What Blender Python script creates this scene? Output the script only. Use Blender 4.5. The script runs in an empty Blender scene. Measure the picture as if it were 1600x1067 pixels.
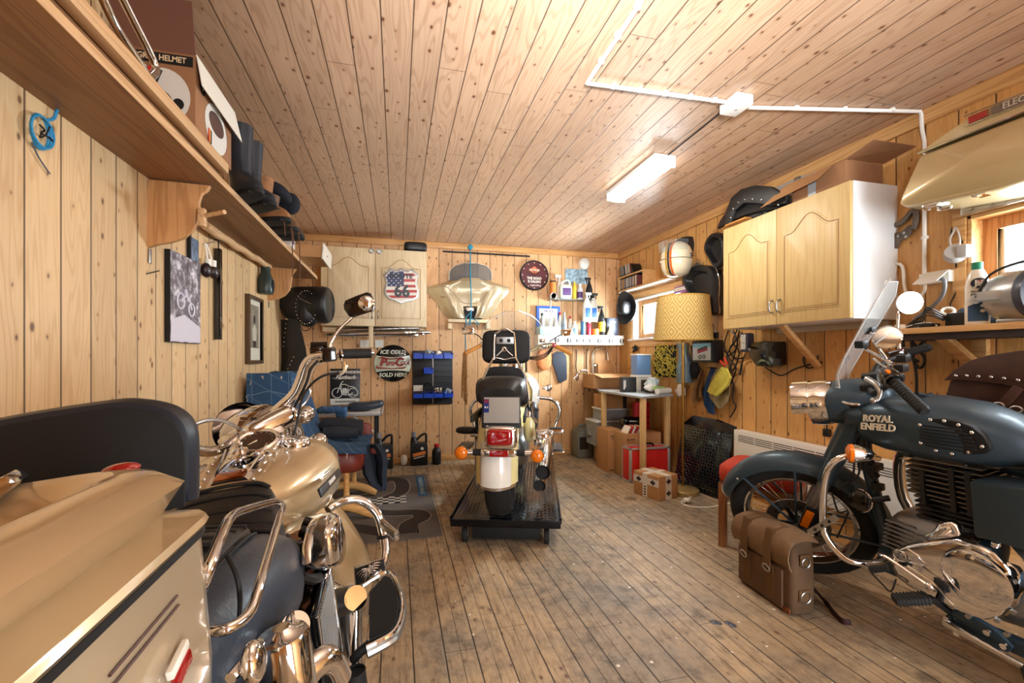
import bpy, bmesh, math, random
from math import sin, cos, pi, radians, sqrt
from mathutils import Vector, Matrix, Quaternion, noise
random.seed(7)
V = Vector
MT = Matrix.Translation
SC = bpy.context.scene
COL = SC.collection
# ------------------------------------------------------------------ camera numbers (metres; room axes)
F, CX, CY, YAW, CZ = 700.0, 800.0, 560.0, radians(14.42), 1.127
CA, SA = cos(YAW), sin(YAW)
XL, XR, YB, YF, H = -0.98, 2.63, 4.97, -1.9, 2.4

def P(u, v, X=None, Y=None, Z=None, D=None):
    """The point of the room seen at photo pixel (u, v) on a known plane X, Y, Z or at depth D."""
    r, s = (u - CX) / F, (v - CY) / F
    d = V((r * CA + SA, CA - r * SA, -s))
    if X is not None: t = X / d.x
    elif Y is not None: t = Y / d.y
    elif Z is not None: t = (Z - CZ) / d.z
    else: t = D
    return V((0, 0, CZ)) + d * t

def lin(c):
    return tuple(((x / 255) / 12.92 if x / 255 <= .04045 else ((x / 255 + .055) / 1.055) ** 2.4) for x in c) + (1,)

# ------------------------------------------------------------------ materials
MATS = {}
class NT:
    def __init__(s, m):
        s.t = m.node_tree; s.n = s.t.nodes; s.l = s.t.links
    def add(s, typ, **kw):
        nd = s.n.new(typ)
        for k, v in kw.items():
            if hasattr(nd, k) and k not in nd.inputs: setattr(nd, k, v)
        return nd
    def set(s, sock, v):
        if hasattr(v, 'is_output') or hasattr(v, 'links'): s.l.new(v, sock)
        else: sock.default_value = v
    def math(s, op, a, b=0, c=None):
        nd = s.n.new('ShaderNodeMath'); nd.operation = op
        s.set(nd.inputs[0], a); s.set(nd.inputs[1], b)
        if c is not None: s.set(nd.inputs[2], c)
        return nd.outputs[0]
    def mix(s, f, a, b, bt='MIX'):
        nd = s.n.new('ShaderNodeMix'); nd.data_type = 'RGBA'; nd.blend_type = bt
        s.set(nd.inputs[0], f); s.set(nd.inputs[6], a); s.set(nd.inputs[7], b)
        return nd.outputs[2]
    def noise(s, vec, scale, detail=3, rough=.55, dim='3D'):
        nd = s.n.new('ShaderNodeTexNoise'); nd.noise_dimensions = dim
        s.l.new(vec, nd.inputs['Vector']); nd.inputs['Scale'].default_value = scale
        nd.inputs['Detail'].default_value = detail; nd.inputs['Roughness'].default_value = rough
        return nd.outputs[0]
    def comb(s, x, y, z=0):
        nd = s.n.new('ShaderNodeCombineXYZ')
        for i, q in enumerate((x, y, z)): s.set(nd.inputs[i], q)
        return nd.outputs[0]
    def ramp(s, f, stops):
        nd = s.n.new('ShaderNodeValToRGB'); e = nd.color_ramp.elements
        while len(e) > 1: e.remove(e[-1])
        for i, (p, c) in enumerate(stops):
            el = e[0] if i == 0 else e.new(p)
            el.position = p; el.color = c if len(c) == 4 else tuple(c) + (1,)
        s.l.new(f, nd.inputs[0]); return nd.outputs[0]
    def smooth(s, f, a, b):
        nd = s.n.new('ShaderNodeMapRange'); nd.interpolation_type = 'SMOOTHSTEP'
        s.l.new(f, nd.inputs[0]); nd.inputs[1].default_value = a; nd.inputs[2].default_value = b
        return nd.outputs[0]

def newmat(name):
    m = bpy.data.materials.new(name); m.use_nodes = True
    return m, NT(m), m.node_tree.nodes['Principled BSDF']

def mat(name, col=(200, 200, 200), rough=.5, metal=0, coat=0, spec=None, var=.0, vs=8, bump=0, bs=60, trans=0, emit=None, es=0, ior=1.45, sheen=0, aniso=None, alpha=None):
    """A principled material; var adds a noise tint, bump a fine relief."""
    if name in MATS: return MATS[name]
    m, t, b = newmat(name)
    c = lin(col)
    b.inputs['Base Color'].default_value = c
    b.inputs['Roughness'].default_value = rough; b.inputs['Metallic'].default_value = metal
    b.inputs['Coat Weight'].default_value = coat; b.inputs['Coat Roughness'].default_value = .06
    b.inputs['IOR'].default_value = ior; b.inputs['Transmission Weight'].default_value = trans
    if spec is not None: b.inputs['Specular IOR Level'].default_value = spec
    if sheen: b.inputs['Sheen Weight'].default_value = sheen
    if alpha is not None: b.inputs['Alpha'].default_value = alpha
    if emit: b.inputs['Emission Color'].default_value = lin(emit); b.inputs['Emission Strength'].default_value = es
    if var or bump:
        tc = t.add('ShaderNodeTexCoord').outputs['Object']
        if var:
            n = t.noise(tc, vs, 4)
            f = t.smooth(n, .3, .7)
            lo = tuple(x * (1 - var) for x in c[:3]) + (1,); hi = tuple(min(1, x * (1 + var)) for x in c[:3]) + (1,)
            t.l.new(t.mix(f, lo, hi), b.inputs['Base Color'])
        if bump:
            n = t.noise(tc, bs, 3)
            bn = t.add('ShaderNodeBump'); bn.inputs['Strength'].default_value = bump; bn.inputs['Distance'].default_value = .003
            t.l.new(n, bn.inputs['Height']); t.l.new(bn.outputs[0], b.inputs['Normal'])
    MATS[name] = m
    return m

def glassmat(name, col=(235, 240, 240), alpha=.15, rough=.02):
    """Thin clear sheet: mostly see-through, with a glossy reflection."""
    if name in MATS: return MATS[name]
    m, t, b = newmat(name)
    tr = t.add('ShaderNodeBsdfTransparent'); tr.inputs[0].default_value = lin(col)
    b.inputs['Base Color'].default_value = lin(col); b.inputs['Roughness'].default_value = rough
    lw = t.add('ShaderNodeFresnel'); lw.inputs[0].default_value = 1.45
    f = t.math('ADD', t.math('MULTIPLY', lw.outputs[0], .22), alpha); f = t.math('MINIMUM', f, 1)
    mx = t.add('ShaderNodeMixShader'); t.l.new(f, mx.inputs[0]); t.l.new(tr.outputs[0], mx.inputs[1]); t.l.new(b.outputs[0], mx.inputs[2])
    t.l.new(mx.outputs[0], t.n['Material Output'].inputs[0])
    MATS[name] = m
    return m

def boards(name, across, along, width, light, dark, gap=.012, knot=1.0, tint=.12, rough=.5, gapcol=(60, 34, 16), half=False, worn=0, phase=0, ends=0, kn=1.0):
    """Tongue-and-groove boards: grooves, per-board tint, stretched grain and knots."""
    m, t, b = newmat(name)
    tc = t.add('ShaderNodeTexCoord').outputs['Object']
    sp = t.add('ShaderNodeSeparateXYZ'); t.l.new(tc, sp.inputs[0])
    ac, al = sp.outputs[across], sp.outputs[along]
    a = t.math('DIVIDE', t.math('ADD', ac, 20 + phase), width)
    idx = t.math('FLOOR', a); fr = t.math('FRACT', a)
    wn = t.add('ShaderNodeTexWhiteNoise', noise_dimensions='1D'); t.l.new(idx, wn.inputs['W']); rnd = wn.outputs[0]
    off = t.math('MULTIPLY', rnd, 37.0)
    # growth rings: distorted, stretched noise banded by a sine
    base = t.comb(t.math('ADD', t.math('MULTIPLY', ac, 1.0), off), t.math('ADD', t.math('MULTIPLY', al, .10), off), 0)
    n1 = t.noise(base, 7.0, 2, .5)
    ring = t.math('SINE', t.math('MULTIPLY', n1, 130.0))
    ring = t.smooth(ring, .1, 1.0)
    n2 = t.noise(t.comb(t.math('MULTIPLY', ac, 1.0), t.math('MULTIPLY', al, .03), off), 160.0, 2, .6)
    n3 = t.noise(t.comb(t.math('ADD', ac, off), t.math('MULTIPLY', al, .5), 0), 3.0, 3, .6)
    g = t.math('ADD', t.math('MULTIPLY', ring, .30), t.math('MULTIPLY', n2, .60))
    col = t.mix(g, lin(light), lin(dark))
    # knots
    vo = t.add('ShaderNodeTexVoronoi', voronoi_dimensions='2D')
    vv = t.comb(t.math('ADD', t.math('MULTIPLY', ac, 1.0), t.math('MULTIPLY', idx, .37)), t.math('ADD', t.math('MULTIPLY', al, .62), off), 0)
    t.l.new(vv, vo.inputs['Vector']); vo.inputs['Scale'].default_value = 8.5 * kn; vo.inputs['Randomness'].default_value = .9
    sep = t.add('ShaderNodeSeparateColor'); t.l.new(vo.outputs['Color'], sep.inputs[0])
    size = t.math('MULTIPLY', t.math('POWER', sep.outputs[0], 2.2), .115 * knot)
    dd = t.math('SUBTRACT', vo.outputs['Distance'], size)
    kn_ = t.smooth(dd, .05, -.03)
    halo = t.smooth(dd, .16, 0)
    halo = t.math('MULTIPLY', halo, t.math('GREATER_THAN', sep.outputs[0], .45))
    kn_ = t.math('MULTIPLY', kn_, t.math('GREATER_THAN', sep.outputs[0], .45))
    mul = t.math('ADD', t.math('MULTIPLY', rnd, 2 * tint), 1 - tint)
    mul = t.math('MULTIPLY', mul, t.math('ADD', t.math('MULTIPLY', n3, .35), .83))
    col = t.mix(1.0, col, t.comb(mul, mul, mul), 'MULTIPLY')
    col = t.mix(t.math('MULTIPLY', halo, .35), col, lin(dark))
    col = t.mix(t.math('MULTIPLY', kn_, .85), col, lin((84, 42, 18)))
    rg = rough
    if worn:
        w1 = t.noise(t.comb(ac, al, 0), 1.6, 8, .74); w2 = t.noise(t.comb(ac, al, 4), 11, 6, .75); w3 = t.noise(t.comb(ac, al, 9), 55, 3, .7)
        w4 = t.noise(t.comb(t.math('MULTIPLY', ac, 1), t.math('MULTIPLY', al, .22), 2), 38, 4, .7)
        f = t.math('MULTIPLY', t.smooth(w1, .42, .62), worn)
        f2 = t.math('MULTIPLY', t.smooth(w2, .42, .68), t.math('ADD', f, .2))
        col = t.mix(f, col, lin((136, 128, 116)))
        col = t.mix(f2, col, lin((92, 84, 74)))
        col = t.mix(t.math('MULTIPLY', t.smooth(w4, .50, .70), .55), col, lin((88, 68, 46)))
        col = t.mix(t.math('MULTIPLY', t.smooth(w3, .60, .74), .5), col, lin((66, 60, 60)))
        v2 = t.add('ShaderNodeTexVoronoi', voronoi_dimensions='2D'); t.l.new(t.comb(ac, al, 0), v2.inputs['Vector']); v2.inputs['Scale'].default_value = 6
        s2 = t.add('ShaderNodeSeparateColor'); t.l.new(v2.outputs['Color'], s2.inputs[0])
        fl = t.math('MULTIPLY', t.math('LESS_THAN', v2.outputs['Distance'], t.math('MULTIPLY', s2.outputs[1], .045)), t.math('GREATER_THAN', s2.outputs[0], .35))
        col = t.mix(fl, col, lin((236, 232, 222)))
        v3 = t.add('ShaderNodeTexVoronoi', voronoi_dimensions='2D'); t.l.new(t.comb(t.math('ADD', ac, t.math('MULTIPLY', w2, .12)), al, 0), v3.inputs['Vector']); v3.inputs['Scale'].default_value = 2.1
        s3 = t.add('ShaderNodeSeparateColor'); t.l.new(v3.outputs['Color'], s3.inputs[0])
        st = t.math('MULTIPLY', t.smooth(t.math('SUBTRACT', v3.outputs['Distance'], t.math('MULTIPLY', s3.outputs[1], .13)), .03, -.02), t.math('GREATER_THAN', s3.outputs[0], .5))
        col = t.mix(t.math('MULTIPLY', st, .6), col, lin((62, 50, 42)))
        rg = t.math('ADD', t.math('MULTIPLY', w2, .4), rough - .2)
    # grooves
    e = t.math('MINIMUM', fr, t.math('SUBTRACT', 1.0, fr))
    gm = t.smooth(e, gap * 2.2, gap * .6)
    if half:
        h = t.math('ABSOLUTE', t.math('SUBTRACT', fr, .5)); hm = t.math('MULTIPLY', t.smooth(h, gap * 1.2, gap * .3), t.math('GREATER_THAN', rnd, .3))
        gm = t.math('MAXIMUM', gm, t.math('MULTIPLY', hm, .7))
    if ends:
        ee = t.math('FRACT', t.math('ADD', t.math('DIVIDE', al, ends), t.math('MULTIPLY', rnd, 5.3)))
        gm = t.math('MAXIMUM', gm, t.math('MULTIPLY', t.math('LESS_THAN', ee, .0035 / ends), .8))
    col = t.mix(t.math('MULTIPLY', gm, .9), col, lin(gapcol))
    t.l.new(col, b.inputs['Base Color'])
    t.set(b.inputs['Roughness'], rg)
    bn = t.add('ShaderNodeBump'); bn.inputs['Strength'].default_value = .5; bn.inputs['Distance'].default_value = .004
    t.l.new(t.math('ADD', t.math('SUBTRACT', 1.0, gm), t.math('MULTIPLY', n2, .06)), bn.inputs['Height']); t.l.new(bn.outputs[0], b.inputs['Normal'])
    MATS[name] = m
    return m

def wood(name, light, dark, axis=0, scale=1.0, rough=.5, coat=0, ring=60.0):
    """Plain timber: grain stretched along one object axis."""
    if name in MATS: return MATS[name]
    m, t, b = newmat(name)
    tc = t.add('ShaderNodeTexCoord').outputs['Object']
    mp = t.add('ShaderNodeMapping'); t.l.new(tc, mp.inputs[0])
    sc = [1.0, 1.0, 1.0]; sc[axis] = .06
    mp.inputs['Scale'].default_value = [q * scale for q in sc]
    n1 = t.noise(mp.outputs[0], 9, 2); n2 = t.noise(mp.outputs[0], 140, 2)
    r = t.smooth(t.math('SINE', t.math('MULTIPLY', n1, ring)), 0, 1)
    g = t.math('ADD', t.math('MULTIPLY', r, .45), t.math('MULTIPLY', n2, .5))
    t.l.new(t.mix(g, lin(light), lin(dark)), b.inputs['Base Color'])
    b.inputs['Roughness'].default_value = rough; b.inputs['Coat Weight'].default_value = coat
    MATS[name] = m
    return m

def patch(name, build, rough=.5):
    """Material whose colour comes from build(NT, object-coordinate socket)."""
    if name in MATS: return MATS[name]
    m, t, b = newmat(name)
    tc = t.add('ShaderNodeTexCoord').outputs['Object']
    t.l.new(build(t, tc), b.inputs['Base Color']); b.inputs['Roughness'].default_value = rough
    MATS[name] = m
    return m

# ------------------------------------------------------------------ mesh builder
def spline(pts, k=6, closed=False):
    """Catmull-Rom through the points."""
    pts = [V(p) for p in pts]; n = len(pts); out = []
    if n < 3: return pts
    for i in range(n if closed else n - 1):
        p0 = pts[(i - 1) % n] if closed or i > 0 else pts[0] * 2 - pts[1]
        p1 = pts[i]; p2 = pts[(i + 1) % n]
        p3 = pts[(i + 2) % n] if closed or i < n - 2 else pts[-1] * 2 - pts[-2]
        for j in range(k):
            t = j / k
            out.append(.5 * ((2 * p1) + (p2 - p0) * t + (2 * p0 - 5 * p1 + 4 * p2 - p3) * t * t + (3 * p1 - p0 - 3 * p2 + p3) * t ** 3))
    if not closed: out.append(pts[-1])
    return out

def frame_of(z, up=None):
    z = V(z).normalized()
    up = V(up) if up is not None else (V((0, 0, 1)) if abs(z.z) < .95 else V((0, 1, 0)))
    x = up.cross(z).normalized(); y = z.cross(x)
    return x, y, z

def rot(axis, deg):
    return Matrix.Rotation(radians(deg), 4, axis)

def fr(o, ax, ay, az=None):
    """Matrix from an origin and two axes."""
    ax = V(ax).normalized(); ay = V(ay).normalized(); az = V(az).normalized() if az is not None else ax.cross(ay)
    m = Matrix.Identity(4)
    for i in range(3): m[i][0], m[i][1], m[i][2], m[i][3] = ax[i], ay[i], az[i], o[i]
    return m

class MB:
    def __init__(s, M=None):
        s.v = []; s.f = []; s.mi = []; s.ms = []; s.sm = []; s.M = M or Matrix.Identity(4); s.cur = None
    def mset(s, m):
        s.cur = m; return s
    def _m(s, m):
        m = m or s.cur
        if m not in s.ms: s.ms.append(m)
        return s.ms.index(m)
    def add(s, vs, fs, m=None, smooth=True):
        b = len(s.v); M = s.M
        s.v += [M @ V(p) for p in vs]
        k = s._m(m)
        for f in fs:
            s.f.append([b + i for i in f]); s.mi.append(k); s.sm.append(smooth)
        return s
    def bmadd(s, bm, m=None, smooth=False, T=None):
        bm.verts.ensure_lookup_table()
        for i, q in enumerate(bm.verts): q.index = i
        vs = [(T @ q.co) if T else q.co.copy() for q in bm.verts]
        fs = [[q.index for q in f.verts] for f in bm.faces]
        bm.free(); return s.add(vs, fs, m, smooth)
    def box(s, c, size, R=None, bev=0, m=None, seg=2, taper=None):
        bm = bmesh.new(); bmesh.ops.create_cube(bm, size=1)
        for q in bm.verts:
            k = 1.0
            if taper is not None and q.co.z > 0: k = taper
            q.co = V((q.co.x * size[0] * k, q.co.y * size[1] * k, q.co.z * size[2]))
        if bev: bmesh.ops.bevel(bm, geom=bm.edges[:], offset=min(bev, min(size) * .49), segments=seg, profile=.6, affect='EDGES')
        T = MT(V(c))
        if R is not None: T = T @ R
        return s.bmadd(bm, m, bool(bev) and seg > 1, T)
    def span(s, a, b, bev=0, m=None):
        a, b = V(a), V(b)
        return s.box((a + b) / 2, [abs(x) for x in (b - a)], None, bev, m)
    def cyl(s, p0, p1, r0, r1=None, n=16, m=None, caps=True, smooth=True):
        r1 = r0 if r1 is None else r1; p0, p1 = V(p0), V(p1)
        x, y, z = frame_of(p1 - p0)
        vs = []; fs = []
        for p, r in ((p0, r0), (p1, r1)):
            for i in range(n):
                a = 2 * pi * i / n; vs.append(p + (x * cos(a) + y * sin(a)) * r)
        for i in range(n): fs.append((i, (i + 1) % n, n + (i + 1) % n, n + i))
        s.add(vs, fs, m, smooth)
        if caps: s.add(vs, [list(range(n - 1, -1, -1)), list(range(n, 2 * n))], m, False)
        return s
    def tube(s, pts, r, n=8, m=None, closed=False, k=0, caps=True, flat=None):
        """Round (or flattened) tube along points; r may be a list."""
        if k: 
            rr = r
            if isinstance(r, (list, tuple)):
                q = len(pts); rr = []
                for i in range((q - 1) * k + 1):
                    j = min(i // k, q - 2); t = i / k - j; rr.append(r[j] * (1 - t) + r[j + 1] * t)
            pts = spline(pts, k, closed); r = rr
        pts = [V(p) for p in pts]; N = len(pts); rings = []
        prev = None
        for i in range(N):
            if closed: d = pts[(i + 1) % N] - pts[(i - 1) % N]
            else: d = pts[min(i + 1, N - 1)] - pts[max(i - 1, 0)]
            if d.length < 1e-9: d = V((0, 0, 1))
            z = d.normalized()
            if prev is None: x, y, z = frame_of(z)
            else:
                x = prev - z * prev.dot(z)
                x = x.normalized() if x.length > 1e-6 else frame_of(z)[0]
                y = z.cross(x)
            prev = x
            rad = r[i] if isinstance(r, (list, tuple)) else r
            fx, fy = (1, 1) if flat is None else flat
            rings.append([pts[i] + x * cos(2 * pi * j / n) * rad * fx + y * sin(2 * pi * j / n) * rad * fy for j in range(n)])
        return s.loft(rings, m, closed=closed, caps=caps and not closed)
    def loft(s, rings, m=None, closed=False, caps=True, smooth=True, open_ring=False):
        n = len(rings[0]); vs = [p for r in rings for p in r]; fs = []; N = len(rings)
        for i in range(N if closed else N - 1):
            a, b = i * n, ((i + 1) % N) * n
            for j in range(n - 1 if open_ring else n):
                k = (j + 1) % n; fs.append((a + j, a + k, b + k, b + j))
        if caps and not closed and not open_ring:
            fs.append(list(range(n - 1, -1, -1))); fs.append(list(range((N - 1) * n, N * n)))
        return s.add(vs, fs, m, smooth)
    def lathe(s, prof, o, axis, n=24, m=None, a0=0, a1=2 * pi, up=None, smooth=True):
        """Profile [(radius, height)] about the axis through o."""
        x, y, z = frame_of(axis, up); o = V(o); full = abs(a1 - a0 - 2 * pi) < 1e-6
        cnt = n if full else n + 1; rings = []
        for r, h in prof:
            rings.append([o + z * h + (x * cos(a0 + (a1 - a0) * i / n) + y * sin(a0 + (a1 - a0) * i / n)) * r for i in range(cnt)])
        return s.loft(rings, m, caps=False, open_ring=not full, smooth=smooth)
    def sph(s, c, r, R=None, n=16, k=10, m=None):
        if not isinstance(r, (list, tuple)): r = (r, r, r)
        bm = bmesh.new(); bmesh.ops.create_uvsphere(bm, u_segments=n, v_segments=k, radius=1)
        for q in bm.verts: q.co = V((q.co.x * r[0], q.co.y * r[1], q.co.z * r[2]))
        T = MT(V(c))
        if R is not None: T = T @ R
        return s.bmadd(bm, m, True, T)
    def sq(s, c, r, e1=.5, e2=.5, R=None, n=24, k=14, m=None, warp=None):
        """Superellipsoid: rounded box shapes; warp(p) may bend it."""
        f = lambda w, e: (abs(w) ** e) * (1 if w >= 0 else -1)
        T = MT(V(c))
        if R is not None: T = T @ R
        vs = []; fs = []
        for i in range(k + 1):
            a = -pi / 2 + pi * i / k
            for j in range(n):
                b = 2 * pi * j / n
                p = V((r[0] * f(cos(a), e1) * f(cos(b), e2), r[1] * f(cos(a), e1) * f(sin(b), e2), r[2] * f(sin(a), e1)))
                if warp: p = V(warp(p))
                vs.append(T @ p)
        for i in range(k):
            for j in range(n):
                fs.append((i * n + j, i * n + (j + 1) % n, (i + 1) * n + (j + 1) % n, (i + 1) * n + j))
        return s.add(vs, fs, m, True)
    def torus(s, c, axis, R, r, n=28, k=8, m=None, a0=0, a1=2 * pi, up=None, sy=1):
        x, y, z = frame_of(axis, up); c = V(c); full = abs(a1 - a0 - 2 * pi) < 1e-6
        N = n if full else n + 1
        pts = [c + x * cos(a0 + (a1 - a0) * i / n) * R + y * sin(a0 + (a1 - a0) * i / n) * R * sy for i in range(N)]
        return s.tube(pts, r, k, m, closed=full)
    def prism(s, poly, T, h, m=None, smooth=False, bev=0):
        """Polygon (2-D) placed by matrix T and pushed h along its z."""
        n = len(poly)
        if bev:
            bm = bmesh.new()
            lo = [bm.verts.new((x, y, 0)) for x, y in poly]; f = bm.faces.new(lo)
            r = bmesh.ops.extrude_face_region(bm, geom=[f])
            for q in [g for g in r['geom'] if isinstance(g, bmesh.types.BMVert)]: q.co.z += h
            bmesh.ops.recalc_face_normals(bm, faces=bm.faces[:])
            ed = [e for e in bm.edges if abs(e.verts[0].co.z - e.verts[1].co.z) < 1e-7]
            bmesh.ops.bevel(bm, geom=ed, offset=bev, segments=2, profile=.6, affect='EDGES')
            return s.bmadd(bm, m, smooth, T)
        vs = [T @ V((x, y, 0)) for x, y in poly] + [T @ V((x, y, h)) for x, y in poly]
        fs = [(i, (i + 1) % n, n + (i + 1) % n, n + i) for i in range(n)]
        s.add(vs, fs, m, smooth)
        return s.add(vs, [list(range(n - 1, -1, -1)), list(range(n, 2 * n))], m, False)
    def sheet(s, grid, th=.002, m=None):
        """Grid of points given thickness along the mean normal."""
        R, C = len(grid), len(grid[0]); g = [[V(p) for p in r] for r in grid]
        top = []; bot = []
        for i in range(R):
            for j in range(C):
                du = g[min(i + 1, R - 1)][j] - g[max(i - 1, 0)][j]; dv = g[i][min(j + 1, C - 1)] - g[i][max(j - 1, 0)]
                nn = du.cross(dv); nn = nn.normalized() if nn.length > 1e-9 else V((0, 0, 1))
                top.append(g[i][j] + nn * th / 2); bot.append(g[i][j] - nn * th / 2)
        N = R * C; fs = []
        for i in range(R - 1):
            for j in range(C - 1):
                a, b, c, d = i * C + j, i * C + j + 1, (i + 1) * C + j + 1, (i + 1) * C + j
                fs.append((d, c, b, a)); fs.append((N + a, N + b, N + c, N + d))
        edge = [j for j in range(C)] + [i * C + C - 1 for i in range(1, R)] + [(R - 1) * C + j for j in range(C - 2, -1, -1)] + [i * C for i in range(R - 2, 0, -1)]
        for q in range(len(edge)):
            a, b = edge[q], edge[(q + 1) % len(edge)]; fs.append((a, b, N + b, N + a))
        return s.add(top + bot, fs, m, True)
    def text(s, body, T, size, m=None, depth=.0006, align='CENTER', bold=0, shear=0, sx=1.0):
        """Lettering: baseline along T's x, up along T's y."""
        cu = bpy.data.curves.new('lettering', 'FONT'); cu.body = body; cu.size = size; cu.extrude = depth
        cu.align_x = align; cu.align_y = 'CENTER'; cu.offset = bold; cu.shear = shear; cu.resolution_u = 2
        ob = bpy.data.objects.new('lettering', cu); me = bpy.data.meshes.new_from_object(ob)
        S = Matrix.Diagonal((sx, 1, 1, 1))
        s.add([T @ S @ q.co for q in me.vertices], [list(f.vertices) for f in me.polygons], m, False)
        bpy.data.objects.remove(ob); bpy.data.curves.remove(cu); bpy.data.meshes.remove(me)
        return s
    def arctext(s, body, T, R, size, a_mid, step, m=None, inward=True, depth=.0006, bold=0):
        """Letters set round a circle; a_mid and step in degrees."""
        n = len(body)
        for i, ch in enumerate(body):
            if ch == ' ': continue
            a = radians(a_mid + ((n - 1) / 2 - i) * step * (1 if inward else -1))
            q = T @ MT((R * cos(a), R * sin(a), 0)) @ Matrix.Rotation(a - pi / 2 if inward else a + pi / 2, 4, 'Z')
            s.text(ch, q, size, m, depth, 'CENTER', bold)
        return s
    def build(s, name, m=None, parent=None, label=None, local=False, sub=0):
        me = bpy.data.meshes.new(name)
        vs = s.v
        if parent is not None and not local:
            inv = WM[parent.name].inverted(); vs = [inv @ p for p in vs]
        me.from_pydata([tuple(p) for p in vs], [], s.f)
        for q in s.ms: me.materials.append(q or m)
        me.polygons.foreach_set('material_index', s.mi); me.polygons.foreach_set('use_smooth', s.sm)
        bm = bmesh.new(); bm.from_mesh(me); bmesh.ops.remove_doubles(bm, verts=bm.verts, dist=1e-6)
        bmesh.ops.recalc_face_normals(bm, faces=bm.faces[:]); bm.to_mesh(me); bm.free(); me.update()
        try: me.set_sharp_from_angle(angle=radians(42))
        except Exception: pass
        o = bpy.data.objects.new(name, me); COL.objects.link(o)
        if sub:
            md = o.modifiers.new('smooth', 'SUBSURF'); md.levels = sub; md.render_levels = sub
        if parent is not None:
            o.parent = parent; WM[o.name] = WM[parent.name]
        else: WM[o.name] = Matrix.Identity(4)
        if label: o['label'] = label
        return o

WM = {}
def NM(m): return MB().mset(m)
MB.bd = lambda s, n, par, label=None: s.build(n, None, par, label)
def thing(name, label, cat, M=(0, 0, 0), group=None):
    """Empty at the thing's base; its parts are children."""
    o = bpy.data.objects.new(name, None); COL.objects.link(o)
    M = M if isinstance(M, Matrix) else MT(V(M))
    o.matrix_world = M; WM[o.name] = M.copy(); o.empty_display_size = .05
    o['label'] = label; o['category'] = cat
    if group: o['group'] = group
    return o
def tag(o, label, cat, group=None):
    o['label'] = label; o['category'] = cat
    if group: o['group'] = group
    # put the origin at the bottom centre
    me = o.data; c = [v.co for v in me.vertices]
    lo = V((min(q[i] for q in c) for i in range(3))); hi = V((max(q[i] for q in c) for i in range(3)))
    org = V(((lo.x + hi.x) / 2, (lo.y + hi.y) / 2, lo.z))
    me.transform(MT(-org)); o.matrix_world = MT(org) @ o.matrix_world
    WM[o.name] = o.matrix_world.copy()
    return o
def struct(o):
    o['kind'] = 'structure'; return o
def dup(root, M, label=None, group=None):
    """Copy of a thing with its parts and sub-parts."""
    r = root.copy(); COL.objects.link(r); r.matrix_world = M; WM[r.name] = M.copy()
    if label: r['label'] = label
    if group: r['group'] = group
    for ch in list(root.children):
        c = ch.copy(); COL.objects.link(c); c.parent = r; WM[c.name] = M.copy()
        for g in list(ch.children):
            d = g.copy(); COL.objects.link(d); d.parent = c
    return r
# ================================================================== the room
pine_l = boards('pine_wall_left', 1, 2, .137, (216, 186, 142), (186, 144, 96), gap=.016, knot=.8, kn=1.45)
pine_b = boards('pine_wall_back', 0, 2, .143, (220, 176, 128), (186, 136, 88), gap=.016, knot=.85, kn=1.45)
pine_r = boards('pine_wall_right', 1, 2, .14, (222, 174, 108), (190, 132, 70), gap=.016, knot=.8, kn=1.45)
pine_c = boards('pine_ceiling', 0, 1, .118, (206, 174, 146), (164, 124, 94), gap=.014, knot=.9, kn=1.7, tint=.09, rough=.42, ends=3.1)
pine_f = boards('pine_floor', 0, 1, .118, (196, 172, 138), (152, 128, 98), gap=.016, knot=.7, tint=.14, kn=1.3, rough=.55, half=True, worn=.72, ends=2.7, gapcol=(34, 24, 16))
pine_t = wood('pine_trim', (222, 176, 116), (186, 132, 76), 1)
pine_tx = wood('pine_trim_x', (214, 164, 104), (178, 124, 68), 0)
white = mat('white_paint', (236, 236, 232), .4)
alu = mat('window_metal', (200, 200, 200), .35, .6)
# floor, ceiling
struct(NM(pine_f).span((XL - .1, YF - .1, -.1), (XR + .1, YB + .1, 0)).build('floor'))
struct(NM(pine_c).span((XL - .1, YF - .1, H), (XR + .1, YB + .1, H + .1)).build('ceiling'))
struct(NM(pine_l).span((XL - .12, YF, 0), (XL, YB, H)).build('wall_left'))
struct(NM(pine_b).span((XL - .12, YB, 0), (XR + .12, YB + .12, H)).build('wall_back'))
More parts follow.
